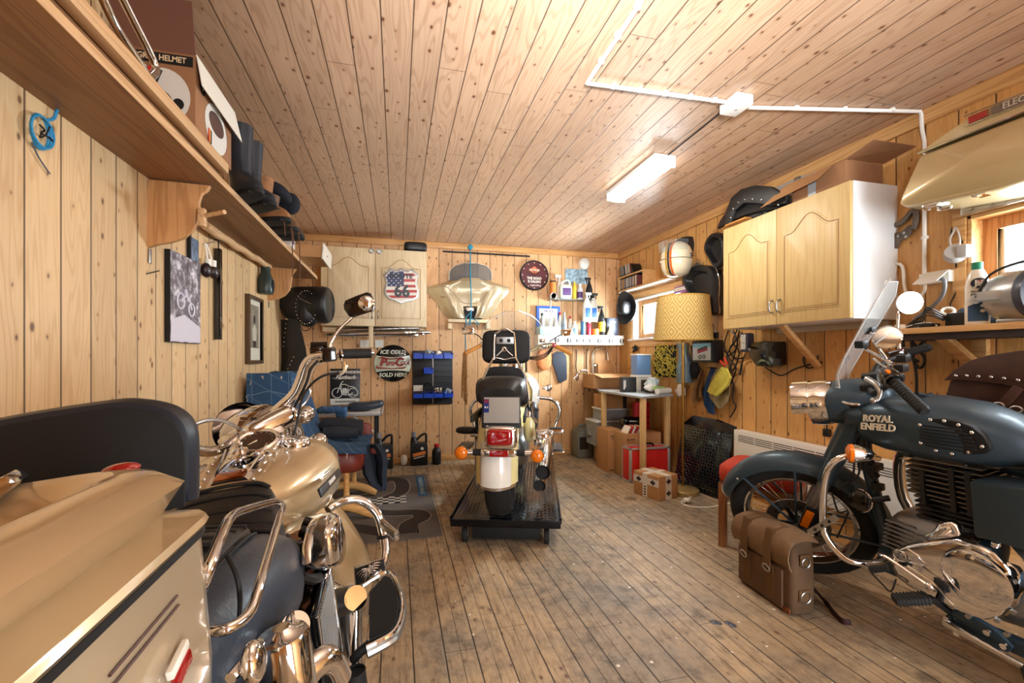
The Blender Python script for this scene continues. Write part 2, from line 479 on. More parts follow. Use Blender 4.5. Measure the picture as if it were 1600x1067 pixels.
# right wall with two window openings
WIN = [(3.75, 4.63, 1.347, 1.80), (0.55, 1.52, 1.347, 1.80)]      # y0, y1, z0, z1
mb = NM(pine_r)
ys = [YF, WIN[1][0], WIN[1][1], WIN[0][0], WIN[0][1], YB]
for i in range(5):
    y0, y1 = ys[i], ys[i + 1]
    if i in (1, 3):
        w = WIN[1] if i == 1 else WIN[0]
        mb.span((XR, y0, 0), (XR + .16, y1, w[2])); mb.span((XR, y0, w[3]), (XR + .16, y1, H))
    else: mb.span((XR, y0, 0), (XR + .16, y1, H))
struct(mb.build('wall_right'))
for i, (y0, y1, z0, z1) in enumerate(WIN):
    fm = wood('pine_frame', (206, 150, 96), (160, 104, 56), 2)
    mb = NM(white if i == 0 else pine_t)
    # reveal lining and casing
    for a, b in (((XR - .012, y0 - .0, z0), (XR + .15, y0 + .018, z1)), ((XR - .012, y1 - .018, z0), (XR + .15, y1, z1)), ((XR - .012, y0, z1 - .018), (XR + .15, y1, z1)), ((XR - .05, y0 - .05, z0 - .02), (XR + .15, y1 + .05, z0))):
        mb.span(a, b, .003)
    for a, b in (((XR - .018, y0 - .055, z0), (XR, y0 - .002, z1)), ((XR - .018, y1 + .002, z0), (XR, y1 + .055, z1)), ((XR - .02, y0 - .055, z1 + .002), (XR, y1 + .055, z1 + .065)), ((XR - .02, y0 - .055, z0 - .09), (XR, y1 + .055, z0 - .022))):
        mb.span(a, b, .003, m=pine_t)
    fo = struct(mb.build('window_%d' % (i + 1)))
    mb = NM(fm); a = y0 + .018; b = y1 - .018; c = z0; d = z1 - .018; t = .055; x0, x1 = XR + .06, XR + .11
    for q in (((x0, a, c), (x1, a + t, d)), ((x0, b - t, c), (x1, b, d)), ((x0, a + t, c), (x1, b - t, c + t)), ((x0, a + t, d - t), (x1, b - t, d))): mb.span(*q, .004)
    mb.bd('window_sash', fo)
    NM(glassmat('pane_glass', (245, 250, 252), .02)).span((x0 + .02, a + t, c + t), (x0 + .025, b - t, d - t)).bd('window_pane', fo)
    if i == 0: NM(white).box((XR + .04, a + t * .5, c + .14), (.02, .012, .10), None, .003).bd('window_handle', fo)
# front wall (behind the camera) with an added, unseen doorway that lets in fill light
DO = (1.15, 2.35, 2.08)
mb = NM(boards('pine_wall_front', 0, 2, .14, (224, 176, 108), (190, 134, 66)))
mb.span((XL - .12, YF - .12, 0), (DO[0], YF, H)); mb.span((DO[1], YF - .12, 0), (XR + .12, YF, H)); mb.span((DO[0], YF - .12, DO[2]), (DO[1], YF, H))
struct(mb.build('wall_front'))
mb = NM(pine_t)
for a, b in (((DO[0] - .08, YF, 0), (DO[0], YF + .02, DO[2] + .08)), ((DO[1], YF, 0), (DO[1] + .08, YF + .02, DO[2] + .08)), ((DO[0], YF, DO[2]), (DO[1], YF + .02, DO[2] + .08))): mb.span(a, b, .003)
struct(mb.build('added_doorway'))
struct(NM(mat('gravel_yard', (176, 172, 166), .9, var=.25, vs=30)).span((-9, YF - 12, -.14), (11, YF - .13, -.06)).build('ground'))
# ceiling mouldings and baseboards
struct(NM(pine_t).span((XL, YF, H - .055), (XL + .025, YB, H), .005).build('trim_1'))
struct(NM(pine_t).span((XR - .025, YF, H - .075), (XR, YB, H), .005).build('trim_2'))
struct(NM(pine_tx).span((XL + .025, YB - .025, H - .065), (XR - .025, YB, H), .005).build('trim_3'))
struct(NM(pine_tx).span((XL, YB - .02, 0), (XR, YB, .062), .004).build('baseboard_back'))
struct(NM(pine_t).span((XL, YF, 0), (XL + .02, YB - .02, .062), .004).build('baseboard_left'))
struct(NM(pine_t).span((XR - .02, YF, 0), (XR, YB - .02, .062), .004).build('baseboard_right'))
# ================================================================== motorcycle pieces
chrome = mat('chrome', (226, 226, 228), .07, 1)
chrome_w = mat('worn_chrome', (205, 202, 198), .2, 1)
steel = mat('brushed_steel', (170, 168, 165), .35, 1)
castalu = mat('cast_aluminium', (150, 150, 150), .4, 1)
black = mat('black_plastic', (20, 20, 22), .4)
blackgl = mat('gloss_black', (9, 9, 11), .12, coat=.6)
blackmt = mat('matt_black', (16, 16, 17), .7)
rubber = mat('tyre_rubber', (24, 24, 25), .75, bump=.3, bs=90)
leather_b = mat('black_leather', (26, 25, 26), .42, bump=.35, bs=160)
leather_bl = mat('seat_vinyl', (44, 53, 66), .36, bump=.25, bs=120)
gold = mat('champagne_paint', (194, 168, 128), .30, .45, coat=.9)
gold_lt = mat('champagne_paint_pale', (196, 178, 148), .32, .4, coat=.8)
cream = mat('cream_paint', (236, 222, 160), .22, 0, coat=.8)
whitegl = mat('white_gloss', (236, 234, 226), .22, coat=.6)
teal = mat('slate_blue_paint', (52, 70, 84), .42, .35, coat=.12)
orange_l = mat('amber_lens', (226, 116, 8), .18, coat=.5)
red_l = mat('red_lens', (150, 8, 14), .12, coat=.8)
tan_l = mat('tan_leather', (188, 128, 58), .6, var=.15, vs=20)
brown_l = mat('brown_leather', (66, 40, 30), .5, var=.15, vs=12, bump=.3, bs=120)
silver_p = mat('silver_plastic', (168, 168, 168), .3, .5)
clear = glassmat('clear_screen', (246, 249, 250), .03)

class Fr:
    """A local frame; at() gives the local point behind a photo pixel on one local plane."""
    def __init__(s, M): s.M = M; s.I = M.inverted()
    def at(s, u, v, x=None, y=None, z=None):
        o = s.I @ V((0, 0, CZ)); d = s.I @ P(u, v, D=1) - o
        t = (x - o.x) / d.x if x is not None else (y - o.y) / d.y if y is not None else (z - o.z) / d.z
        return o + d * t

def make_wheel(M, par, R, w, rimR, spokes=36, disc=None, tyre_label=None, hubr=.035, solid=False):
    """Wheel about the local x axis at M's origin."""
    X = V((1, 0, 0))
    h = w / 2
    t = MB(M).mset(rubber)
    t.lathe([(rimR, -h * .72), (rimR + .012, -h * .8), (R - .04, -h), (R - .018, -h * .86), (R - .004, -h * .45), (R, 0), (R - .004, h * .45), (R - .018, h * .86), (R - .04, h), (rimR + .012, h * .8), (rimR, h * .72)], (0, 0, 0), X, 56)
    for i in range(44):
        a = 2 * pi * i / 44
        for s in (-1, 1):
            p0 = V((s * h * .15, cos(a) * (R - .001), sin(a) * (R - .001))); b = a + .09
            p1 = V((s * h * .8, cos(b) * (R - .018), sin(b) * (R - .018)))
            t.tube([p0, (p0 + p1) / 2 + V((0, cos(a + .04), sin(a + .04))) * .004, p1], .0028, 4)
    t.bd('tire', par)
    r = MB(M).mset(chrome)
    r.lathe([(rimR - .004, -h * .74), (rimR + .006, -h * .74), (rimR + .004, -h * .6), (rimR - .022, -h * .35), (rimR - .026, 0), (rimR - .022, h * .35), (rimR + .004, h * .6), (rimR + .006, h * .74), (rimR - .004, h * .74)], (0, 0, 0), X, 56)
    rim = r.bd('rim', par)
    sp = MB(M).mset(chrome_w)
    if not solid:
        for i in range(spokes):
            a = 2 * pi * i / spokes; s = 1 if i % 2 else -1; b = a + (.42 if (i // 2) % 2 else -.42)
            sp.cyl((s * .03, cos(b) * hubr, sin(b) * hubr), (s * .004, cos(a) * (rimR - .02), sin(a) * (rimR - .02)), .0017, n=5, caps=False)
        sp.bd('spokes', rim)
    hb = MB(M).mset(castalu)
    hb.cyl((-.06, 0, 0), (.06, 0, 0), .022, n=16).cyl((-.038, 0, 0), (-.022, 0, 0), hubr + .006, n=20).cyl((.022, 0, 0), (.038, 0, 0), hubr + .006, n=20)
    hb.bd('hub', par)
    if disc:
        d = MB(M).mset(steel); x = disc[0]
        for i in range(3): d.lathe([(disc[1] * .62, x), (disc[1], x), (disc[1], x + .005), (disc[1] * .62, x + .005), (disc[1] * .62, x)], (0, 0, 0), X, 40) if i == 0 else None
        for i in range(5):
            a = 2 * pi * i / 5; d.box((x + .002, cos(a) * disc[1] * .42, sin(a) * disc[1] * .42), (.006, disc[1] * .5, .02), rot('X', math.degrees(a)), m=black)
        for i in range(30):
            a = 2 * pi * i / 30; q = disc[1] * (.74 + .09 * (i % 3)); d.cyl((x - .0008, cos(a) * q, sin(a) * q), (x + .0058, cos(a) * q, sin(a) * q), .0042, n=6, m=blackmt)
        d.bd('brake_disc', par)

def fender_grid(c, R, w, a0, a1, drop, n=22, k=10, flare=None):
    g = []
    for i in range(n + 1):
        a = radians(a0 + (a1 - a0) * i / n); row = []
        q = 1 + (flare(i / n) if flare else 0)
        for j in range(k + 1):
            t = -1 + 2 * j / k; ang = t * pi / 2
            x = w * q * (sin(ang)); rr = R - drop * (1 - cos(ang)) ** .8
            row.append(V((c[0] + x, c[1] + rr * cos(a), c[2] + rr * sin(a))))
        g.append(row)
    return g

def tank_loft(mb, st, n=28, m=None, e=.62):
    """Stations (y, half width, z bottom, z top, z widest) lofted with rounded sections."""
    rings = []
    for y, w, z0, z1, zc in st:
        r = []
        for j in range(n):
            a = 2 * pi * j / n; c, s = cos(a), sin(a)
            f = lambda q: abs(q) ** e * (1 if q >= 0 else -1)
            r.append(V((w * f(c), y, zc + ((z1 - zc) if s > 0 else (zc - z0)) * f(s))))
        rings.append(r)
    return mb.loft(rings, m)

def grip_set(mb, a, b, r=.017, m=None, ribs=0):
    a, b = V(a), V(b); mb.cyl(a, b, r, n=16, m=m or blackmt)
    d = (b - a)
    for i in range(ribs):
        q = a + d * (.06 + .88 * i / max(1, ribs - 1)); mb.torus(q, d, r, .0016, 16, 5, m=m or blackmt)
    mb.cyl(b, b + d.normalized() * .012, r * 1.08, r * .8, n=16)
# ================================================================== champagne touring motorcycle (left, close to the camera)
ML = MT((-.305, .5, .012)) @ rot('Z', 1.5) @ rot('Y', -7)
L = Fr(ML); A = L.at
lb = thing('touring_motorcycle', 'champagne gold touring motorcycle with chrome tank console and black seat, nearest the camera', 'motorcycle', ML)
def B(): return MB(ML)
# wheels
make_wheel(ML @ MT((0, 0, .32)), lb, .32, .15, .215, 40)
ST = MT((0, 1.24, .9)) @ Matrix.Rotation(radians(38), 4, V((0, -.48, .88))) @ MT((0, -1.24, -.9))
MS = ML @ ST
FWC = V((0, 1.60, .315))
make_wheel(MS @ MT(FWC), lb, .315, .13, .215, 40, disc=(.075, .145))
b = MB(MS).mset(gold)
b.sheet(fender_grid(FWC, .40, .115, -20, 212, .085, 30, 12, lambda t: .18 * max(0, t - .7)), .004)
ff = b.bd('front_fender', lb)
b = MB(MS).mset(chrome)
for s in (-1, 1): b.tube([FWC + V((s * .11, .0, 0)), (s * .11, 1.40, .66), (s * .11, 1.30, .9)], [.027, .027, .03], 14)
b.bd('fork', lb)
# headlamp nacelle and turn lamps
b = MB(MS).mset(chrome)
b.sq((0, 1.38, .86), (.11, .13, .10), .8, .8, n=24)
b.tube([A(412, 655, y=1.25), A(450, 640, y=1.3), A(487, 655, y=1.3)], [.02, .03, .02], 10) if False else None
b.sq((0, 1.27, .885), (.10, .10, .04), .4, .4)
nac = b.bd('headlamp_nacelle', lb)
b = MB(MS).mset(chrome).lathe([(0, .02), (.06, .015), (.098, -.002), (.104, -.02)], (0, 1.51, .885), (0, 1, 0), 28)
b.build('headlamp', glassmat('lamp_glass', (240, 244, 246), .3), nac)
b = B().mset(chrome)
pl = A(395, 655, y=1.24)
b.box(A(406, 664, y=1.2), (.13, .012, .07), rot('X', -58) @ rot('Z', 14), .004)
b.cyl(A(406, 662, y=1.192), A(406, 662, y=1.184) + V((0, -.006, .006)), .015, n=20, m=steel)
b.bd('console_panel', lb)
b = B().mset(chrome)
for p, r in ((A(476, 648, y=1.36), .034), (A(496, 692, y=1.36), .036)):
    b.sph(p, (r, r * 1.15, r), n=20, k=12); b.tube([p + V((-.01, 0, -.01)), p + V((-.08, -.01, -.05))], .009, 8)
    b.torus(p + V((.0, .03, 0)), (0, 1, 0), r * .8, .005, 20, 6)
b.bd('turn_lamp', lb); b = B().mset(chrome); q = A(310, 752, y=1.0); b.sph(q, (.052, .06, .05), n=20, k=12); b.torus(A(352, 726, y=1.05), (.15, -.3, 1), .06, .006, 24, 6, sy=.5)
b.bd('turn_lamp', lb)
# tank
b = B().mset(gold)
tank_loft(b, [(.72, .05, .66, .75, .71), (.75, .105, .632, .772, .70), (.81, .15, .612, .795, .695), (.90, .19, .598, .815, .695), (1.0, .222, .592, .83, .70), (1.10, .238, .605, .838, .71), (1.18, .232, .632, .842, .73), (1.235, .18, .665, .822, .74), (1.262, .09, .70, .79, .75)], 32, e=.8)
tk = b.bd('fuel_tank', lb)
# tank badge follows the flank
pa, pb = A(496, 772, x=.243), A(527, 738, x=.243)
ax = (pb - pa).normalized(); up = V((-.25, 0, 1)); up = (up - ax * up.dot(ax)).normalized()
T = MT((pa + pb) / 2 + ax.cross(up) * .006) @ fr((0, 0, 0), ax, up)
b = MB(ML).mset(black); W = (pb - pa).length * 1.02
b.M = ML @ T; b.box((0, 0, 0), (W, .021, .006), None, .002); b.text('HARLEY-DAVIDSON', MT((0, 0, .0034)), .0135, whitegl, .0005, bold=.0006)
for s in (-1, 1):
    for i in range(3): b.box((W * .02, s * (.016 + .006 * i), .001), (W * (.62 - .14 * i), .0022, .003), None, m=steel)
b.bd('tank_badge', tk, 'black badge strip with silver lettering')
# console with speedometer
b = B().mset(chrome)
c0 = V((.0, .80, .834)); c1 = V((0, 1.02, .868))
sec = lambda w, p, h: [p + V((-w, 0, -h)), p + V((-w, 0, 0)), p + V((-w * .8, 0, .01)), p + V((w * .8, 0, .01)), p + V((w, 0, 0)), p + V((w, 0, -h))]
b.loft([sec(.045, V((0, .82, .795)), .02), sec(.05, V((0, .86, .806)), .03), sec(.058, V((0, .95, .822)), .035), sec(.066, V((0, 1.03, .838)), .045), sec(.075, V((0, 1.12, .855)), .06), sec(.07, V((0, 1.2, .875)), .07)])
for s in (-1, 1):
    b.tube([(s * .04, .85, .815), (s * .05, .95, .842), (s * .055, 1.0, .857)], .003, 6)
    for i in range(7): b.sph((s * (.062 + .004 * i), .80 + .045 * i, .80 + .0105 * i), .0055, n=8, k=6)
b.box((0, .835, .812), (.07, .04, .004), rot('X', 16), .001, m=mat('copper_tint', (190, 120, 80), .15, 1))
con = b.bd('tank_console', lb)
nrm = V((0, -.42, .9)).normalized(); gc = A(402, 690, y=1.03)
b = B().mset(chrome); b.lathe([(.056, -.03), (.064, -.004), (.064, .004), (.058, .010), (.052, .007), (.050, .002)], gc, nrm, 36)
ga = b.bd('speedometer', lb)
b = B().mset(mat('dial_face', (62, 46, 36), .35)); b.cyl(gc + nrm * .001, gc + nrm * .003, .051, n=36); b.bd('dial', ga)
gx, gy, gz = frame_of(nrm, (0, 1, 0)); b = B().mset(mat('dial_print', (222, 206, 168), .5))
for i in range(13):
    a = radians(215 - i * 22); q = gc + nrm * .0036 + (gx * cos(a) + gy * sin(a)) * .043
    b.sph(q, (.003, .003, .0008), n=8, k=4)
b.tube([gc + nrm * .005, gc + nrm * .005 + (gx * -.6 + gy * -.5) * .035], [.0022, .0008], 6); b.bd('needle', ga)
b = B().mset(chrome); kc = V((0, .945, .842)); b.lathe([(.034, 0), (.036, .006), (.022, .010), (.018, .02), (0, .022)], kc, (0, -.12, 1), 24)
b.torus(kc + V((0, -.004, .034)), (1, .25, .15), .018, .005, 20, 8, sy=.85); b.bd('ignition_switch', con)
b = B().mset(chrome)
cp = A(461, 696, y=1.10); b.lathe([(.046, -.012), (.047, .004), (.044, .014), (.04, .020), (.024, .026), (0, .027)], cp, (.15, -.05, 1), 30)
for i in range(18):
    a = 2 * pi * i / 18; b.sph(cp + V((cos(a) * .038, sin(a) * .038, .021 - cos(a) * .006)), .006, n=8, k=5)
b.bd('fuel_cap', lb)
# seats
b = B().mset(leather_b)
def seatring(y, w, z0, z1, crown=.02):
    r = []
    for j in range(24):
        a = 2 * pi * j / 24; c, s = cos(a), sin(a); f = lambda q, e: abs(q) ** e * (1 if q >= 0 else -1)
        zc = (z0 + z1) / 2 - .01
        z = zc + ((z1 - zc) * f(s, .5) if s > 0 else (zc - z0) * f(s, .8))
        r.append(V((w * f(c, .6), y, z)))
    return r
pts = [(.58, .16, .60, .715), (.64, .155, .61, .722), (.69, .145, .62, .74), (.73, .13, .64, .765), (.77, .118, .66, .785), (.81, .105, .67, .79), (.85, .08, .69, .785), (.87, .04, .72, .765)]
b.loft([seatring(*q) for q in pts])
for i in range(5):
    y = .62 + .042 * i; z = (.722, .727, .745, .77, .785)[i]
    b.tube([(-.14 + .01 * i, y, z - .012), (-.07, y + .006, z + .004), (0, y + .01, z + .008), (.07, y + .006, z + .004), (.14 - .01 * i, y, z - .012)], .0055, 6, k=3)
b.bd('rider_seat', lb)
b = B().mset(leather_bl)
pts = [(.06, .17, .60, .775), (.12, .195, .585, .80), (.22, .21, .57, .806), (.34, .217, .56, .795), (.46, .217, .55, .77), (.55, .205, .55, .74), (.61, .185, .56, .715), (.65, .15, .57, .69), (.67, .09, .60, .67)]
b.loft([seatring(*q) for q in pts])
ps = b.bd('passenger_seat', lb)
b = B().mset(leather_b)
b.loft([seatring(y, w, .74, z) for y, w, z in ((.09, .12, .80), (.13, .135, .815), (.25, .142, .82), (.38, .142, .81), (.48, .135, .785), (.54, .10, .755))])
for i in range(7):
    y = .14 + .055 * i; z = .822 - max(0, i - 3) * .011
    b.tube([(-.13, y, z - .012), (-.065, y, z), (0, y, z + .003), (.065, y, z), (.13, y, z - .012)], .006, 6, k=3)
b.tube([(.143, .12, .785), (.149, .26, .79), (.148, .40, .778), (.135, .50, .752)], .004, 6, k=4, m=blackmt)
b.bd('seat_top', ps, 'pleated black leather top')
b = B().mset(blackmt); b.tube([A(355, 868, x=.20), A(370, 900, x=.218), A(375, 935, x=.218), A(374, 962, x=.20)], .003, 6, k=4); b.bd('seat_seam', ps)
# grab rail
b = B().mset(chrome)
b.tube([A(330, 987, x=0.207), A(352, 984, x=0.224), A(380, 968, x=0.237), A(396, 945, x=0.242), A(408, 905, x=0.242), A(424, 850, x=0.234), A(437, 806, x=0.224), A(441, 792, x=0.217), A(434, 785, x=0.212), A(420, 786, x=0.210), A(385, 796, x=0.210), A(363, 806, x=0.212), A(350, 826, x=0.218), A(336, 862, x=0.224), A(320, 905, x=0.222), A(308, 940, x=0.19), A(300, 960, x=.15)], .0062, 12, k=5)
b.bd('grab_rail', lb)
# backrest and top case
b = B().mset(leather_bl)
y0 = .25; poly = []
bl = [A(293, 790, y=y0), A(293, 700, y=y0), A(287, 668, y=y0), A(272, 648, y=y0), A(248, 635, y=y0), A(205, 627, y=y0), A(150, 628, y=y0)]
outl = [V((q.x, 0, q.z)) for q in bl]
cx0 = -.02
full = [(q.x, q.y) for q in spline([V((q.x, q.z, 0)) for q in outl] + [V((-.09, 1.052, 0)), V((-.20, 1.03, 0)), V((-.25, .985, 0)), V((-.265, .93, 0)), V((-.265, .86, 0))], 4)]
bkv = mat('backrest_vinyl', (26, 30, 40), .42)
Tm = ML @ MT((0, y0, 0)) @ fr((0, 0, 0), (1, 0, 0), (0, 0, 1), (0, -1, 0))
b = NM(bkv); b.prism(full, Tm @ MT((0, 0, -.06)), .05, smooth=True, bev=.018)
pad = b.bd('backrest', lb)
ins = [(cx0 + (x - cx0) * .955, .86 + (z - .86) * .94 - .0) for x, z in full]
b = NM(blackmt); b.prism(ins, Tm @ MT((0, 0, -.012)), .006, smooth=False, bev=.002); b.bd('backrest_shell', pad, 'matt black rear shell of the backrest')
# top case: body, lid, seam trim, latch, lamp
def casering(w, y0, y1, z, r=.07, skew=0):
    out = []
    for sx, sy, a0 in ((1, 1, 0), (-1, 1, 90), (-1, -1, 180), (1, -1, 270)):
        for k in range(5):
            a = radians(a0 + 22.5 * k); out.append(V((sx * (w - r) + r * cos(a), (y1 - r if sy > 0 else y0 + r) + r * sin(a), z)))
    return out
b = B().mset(gold_lt)
b.loft([casering(.15, -.36, -.05, .71, .05), casering(.20, -.40, .0, .714, .05), casering(.222, -.45, .03, .735, .05), casering(.229, -.475, .037, .80, .05), casering(.232, -.48, .042, .918, .05)])
tc = b.bd('top_case', lb, 'pale gold side of the top case')
b = B().mset(gold)
rg = A(255, 722, y=.0)
b.loft([casering(.234, -.486, .046, .926, .05), casering(.238, -.49, .05, .931, .05), casering(.236, -.487, .048, .937, .05), casering(.226, -.478, .04, .941, .05), casering(.208, -.46, .028, .948, .05), casering(rg.x + .026, -.43, .014, rg.z - .018, .05), casering(rg.x + .010, -.41, .004, rg.z - .004, .05), casering(rg.x, -.40, .0, rg.z, .05), casering(rg.x - .014, -.39, -.008, rg.z + .002, .05), casering(rg.x - .028, -.375, -.018, rg.z - .003, .05), casering(rg.x - .045, -.35, -.04, rg.z - .02, .05), casering(rg.x - .06, -.33, -.055, rg.z - .042, .05), casering(.02, -.2, -.13, rg.z - .05, .01)])
b.bd('case_lid', tc, 'gold lid with raised rim and sunken middle')
b = B().mset(blackmt); b.loft([casering(.2325, -.4815, .0435, .919, .05), casering(.2350, -.4835, .0455, .920, .05), casering(.2350, -.4835, .0455, .926, .05), casering(.2320, -.4820, .0430, .927, .05)]); b.bd('case_seal', tc)
b = B().mset(mat('maroon_line', (70, 40, 38), .4))
s0, s1 = A(276, 931, x=.2318), A(170, 1056, x=.2318)
for dz in (0, -.008):
    b.tube([s0 + V((.0005, 0, dz)), (s0 + s1) / 2 + V((.0005, 0, dz)), s1 + V((.0005, 0, dz))], .0012, 5)
b.bd('pinstripe', tc)
b = B().mset(chrome); b.box(A(4, 762, y=-.02), (.028, .045, .012), rot('Z', 20) @ rot('Y', -40), .004); b.bd('case_latch', tc)
b = B().mset(red_l); b.sph(rg + V((-.04, .012, -.002)), (.016, .012, .006)); b.bd('case_lamp', tc)
# saddlebag, rear fender
b = B().mset(gold_lt); b.sq((.265, -.10, .52), (.075, .30, .165), .55, .5, warp=lambda p: (p.x, p.y, p.z - .25 * max(0, p.y - .1)))
sbg = b.bd('saddlebag', lb)
b = B().mset(red_l)
r0, r1 = A(297, 1026, x=.238), A(272, 1066, x=.238); b.box((r0 + r1) / 2, (.004, (r1 - r0).length * 1.0, .011), rot('X', 12), .001)
rf = b.bd('reflector', sbg)
b = B().mset(whitegl); b.box((r0 + r1) / 2 + V((-.002, 0, .009)), (.005, (r1 - r0).length * 1.1, .008), rot('X', 12), .001); b.bd('reflector_trim', rf)
b = B().mset(gold); b.sheet(fender_grid((0, 0, .32), .375, .10, 20, 200, .09, 22, 10), .004); b.bd('rear_fender', lb)
# handlebar: right and left halves swept to the left lock
b = B().mset(chrome)
R1 = [A(412, 662, y=1.27), A(432, 640, y=1.28), A(457, 617, y=1.285), A(468, 595, y=1.285), A(477, 570, y=1.28), A(489, 558, y=1.27), A(508, 553, y=1.26), A(530, 553, y=1.26)]
b.tube(R1, .0155, 12, k=6)
L1 = [A(404, 664, y=1.26), A(388, 672, y=1.22), A(374, 680, y=1.18), A(352, 698, y=1.12), A(328, 706, y=1.04), A(305, 703, y=.98), A(285, 698, y=.93), A(255, 692, y=.86)]
b.tube(L1, .0155, 12, k=6)
hbr = b.bd('handlebar', lb)
b = MB(ML).mset(blackmt); b.cyl(A(533, 553, y=1.262), A(579, 552, y=1.29), .0185, n=18); b.cyl(A(579, 552, y=1.29), A(583.5, 552, y=1.293), .0185, .014, n=18, m=chrome); b.bd('grip', hbr, 'black right hand grip with chrome end')
b = B().mset(blackgl); b.box(A(514, 554, y=1.26), (.05, .06, .052), rot('Z', 10), .008); b.box(A(495, 548, y=1.30), (.05, .05, .03), rot('Z', 10), .006); b.bd('switch_housing', hbr)
b = B().mset(chrome); b.torus(A(533, 556, y=1.262), (1, .2, 0), .022, .006, 20, 8); b.tube([A(537, 565, y=1.26), A(540, 573, y=1.26), A(538, 580, y=1.26), A(531, 586, y=1.26)], .007, 8, k=4); b.bd('throttle_clamp', hbr)
b = B().mset(blackgl); b.cyl(A(486, 541, y=1.30), A(512, 540, y=1.30), .016, n=14); b.bd('brake_reservoir', hbr)
b = B().mset(black)
b.tube([A(530, 582, y=1.26), A(508, 586, y=1.25), A(490, 597, y=1.24), A(474, 618, y=1.24), A(466, 650, y=1.22), A(458, 686, y=1.15)], .0045, 8, k=5)
b.tube([A(497, 563, y=1.25), A(485, 578, y=1.25), A(478, 600, y=1.26), A(458, 640, y=1.27)], .005, 8, k=4)
b.bd('throttle_cable', lb)
b = B().mset(chrome_w)
b.tube([A(476, 601, y=1.30), A(485, 612, y=1.30), A(478, 628, y=1.30), A(464, 645, y=1.28), A(462, 668, y=1.24), A(468, 690, y=1.2)], .0035, 8, k=5)
b.tube([A(260, 690, y=.88), A(300, 665, y=.95), A(330, 656, y=1.02), A(355, 660, y=1.1), A(378, 672, y=1.17)], .006, 8, k=5, m=steel)
for d_ in (.014, .028): b.tube([q + V((d_, .0, -d_ * .6)) for q in R1[:6]], .0055, 8, k=6, m=chrome)
b.bd('brake_line', lb)
# mirror
b = B().mset(chrome); mc = A(561, 478, y=1.34)
b.tube([A(515, 545, y=1.28), A(517, 535, y=1.29), A(530, 515, y=1.31), A(550, 496, y=1.33)], [.0075, .007, .006, .006], 10, k=4); mr = b.bd('mirror_stem', lb)
b = B().mset(blackgl); ol = [(537, 477), (540, 470), (556, 463), (573, 457), (580, 459), (585, 470), (586, 482), (582, 487), (565, 492), (551, 497), (545, 494), (538, 484)]
pp = [A(u, v, y=1.34) for u, v in ol]; b.prism([(q.x, q.z) for q in pp], fr((0, 1.34, 0), (1, 0, 0), (0, 0, 1), (0, -1, 0)) , .018, smooth=True, bev=.006)
mh = b.bd('mirror', lb)
b = B().mset(chrome); b.sph(A(572, 474, y=1.318), (.031, .014, .031), n=24, k=14); b.bd('mirror_cap', mh)
# engine, air cleaner, battery box, exhaust
b = B().mset(castalu)
for yy, tl in ((.98, 26), (.80, -20)):
    R_ = rot('X', tl)
    for i in range(11):
        o = V((0, yy, .36)) + R_ @ V((0, 0, .02 + .018 * i)); b.box(o, (.19, .15, .008), R_, .003, m=castalu if i % 2 == 0 else steel)
    o = V((0, yy, .36)) + R_ @ V((0, 0, .10)); b.cyl(o - R_ @ V((0, 0, .12)), o + R_ @ V((0, 0, .12)), .06, n=20, m=black)
    o = V((0, yy, .36)) + R_ @ V((0, 0, .245)); b.box(o, (.17, .15, .06), R_, .014, m=chrome)
b.sq((0, .88, .29), (.15, .24, .13), .5, .5); b.box((0, .62, .32), (.24, .26, .2), None, .03, m=black)
b.bd('engine', lb)
b = B().mset(chrome)
ol = [(516, 803), (526, 802), (534, 812), (540, 832), (542, 860), (538, 880), (525, 886), (498, 888), (487, 880), (487, 850), (493, 820), (500, 807)]
pp = [A(u, v, x=.235) for u, v in ol]; cc = sum(pp, V()) / len(pp)
b.prism([(q.y, q.z) for q in pp], fr((.215, 0, 0), (0, 1, 0), (0, 0, 1), (1, 0, 0)), .02, smooth=True, bev=.008)
b.sq((.185, cc.y, cc.z), (.075, .085, .06), .5, .5)
b.bd('air_cleaner', lb)
b = B().mset(black)
for u, v in ((470, 830), (476, 850), (480, 870), (474, 815)): b.cyl(A(u, v, x=.18), A(u + 14, v + 4, x=.2), .014, n=12)
b.tube([A(468, 900, x=.2), A(490, 905, x=.21), A(505, 900, x=.2)], .012, 8, k=3); b.bd('intake_hoses', lb)
# battery box with chrome bands and ribbed outer face
b = B().mset(blackgl)
q = [A(470, 902, x=.22), A(509, 892, x=.245), A(494, 972, x=.27), A(452, 985, x=.24)]
bx0, bx1 = .13, .225; yA, yB_, zt, zb = .50, .73, .555, .30
b.span((bx0 - .02, yA, zb), (bx1, yB_, zt), .008)
bb = b.bd('battery_box', lb)
b = B().mset(chrome)
for x0, x1 in ((.125, .138), (.162, .167), (.214, .230)):
    b.span((x0, yA - .004, zt - .002), (x1, yB_ + .004, zt + .004), .0015)
b.span((.222, yA - .006, zb), (.231, yA + .01, zt), .002); b.span((.222, yB_ - .01, zb), (.231, yB_ + .006, zt), .002)
b.span((.15, yA, zt - .001), (.217, yB_, zt + .0015), .001, m=mat('brown_reflective', (120, 96, 80), .12, 1))
b.bd('box_trim', bb)
b = B().mset(steel)
for i in range(16): b.span((.225, yA + .014 + .0135 * i, zb + .01)  , (.2285, yA + .020 + .0135 * i, zt - .015), .0005)
b.bd('ribbed_cover', bb)
b = B().mset(chrome)
p0, p1 = A(410, 1010, x=0.192), A(466, 978, x=0.216)
b.cyl(A(412, 1000, x=0.160), A(462, 978, x=0.248), .021, n=24); b.torus(A(462, 978, x=0.248), (.9, .2, .1), .021, .003, 24, 6)
c = A(447, 1040, x=0.240); b.lathe([(.036, -.07), (.036, .04), (.033, .046), (.02, .048), (.012, .056), (0, .056)], c, (0, 0, 1), 32)
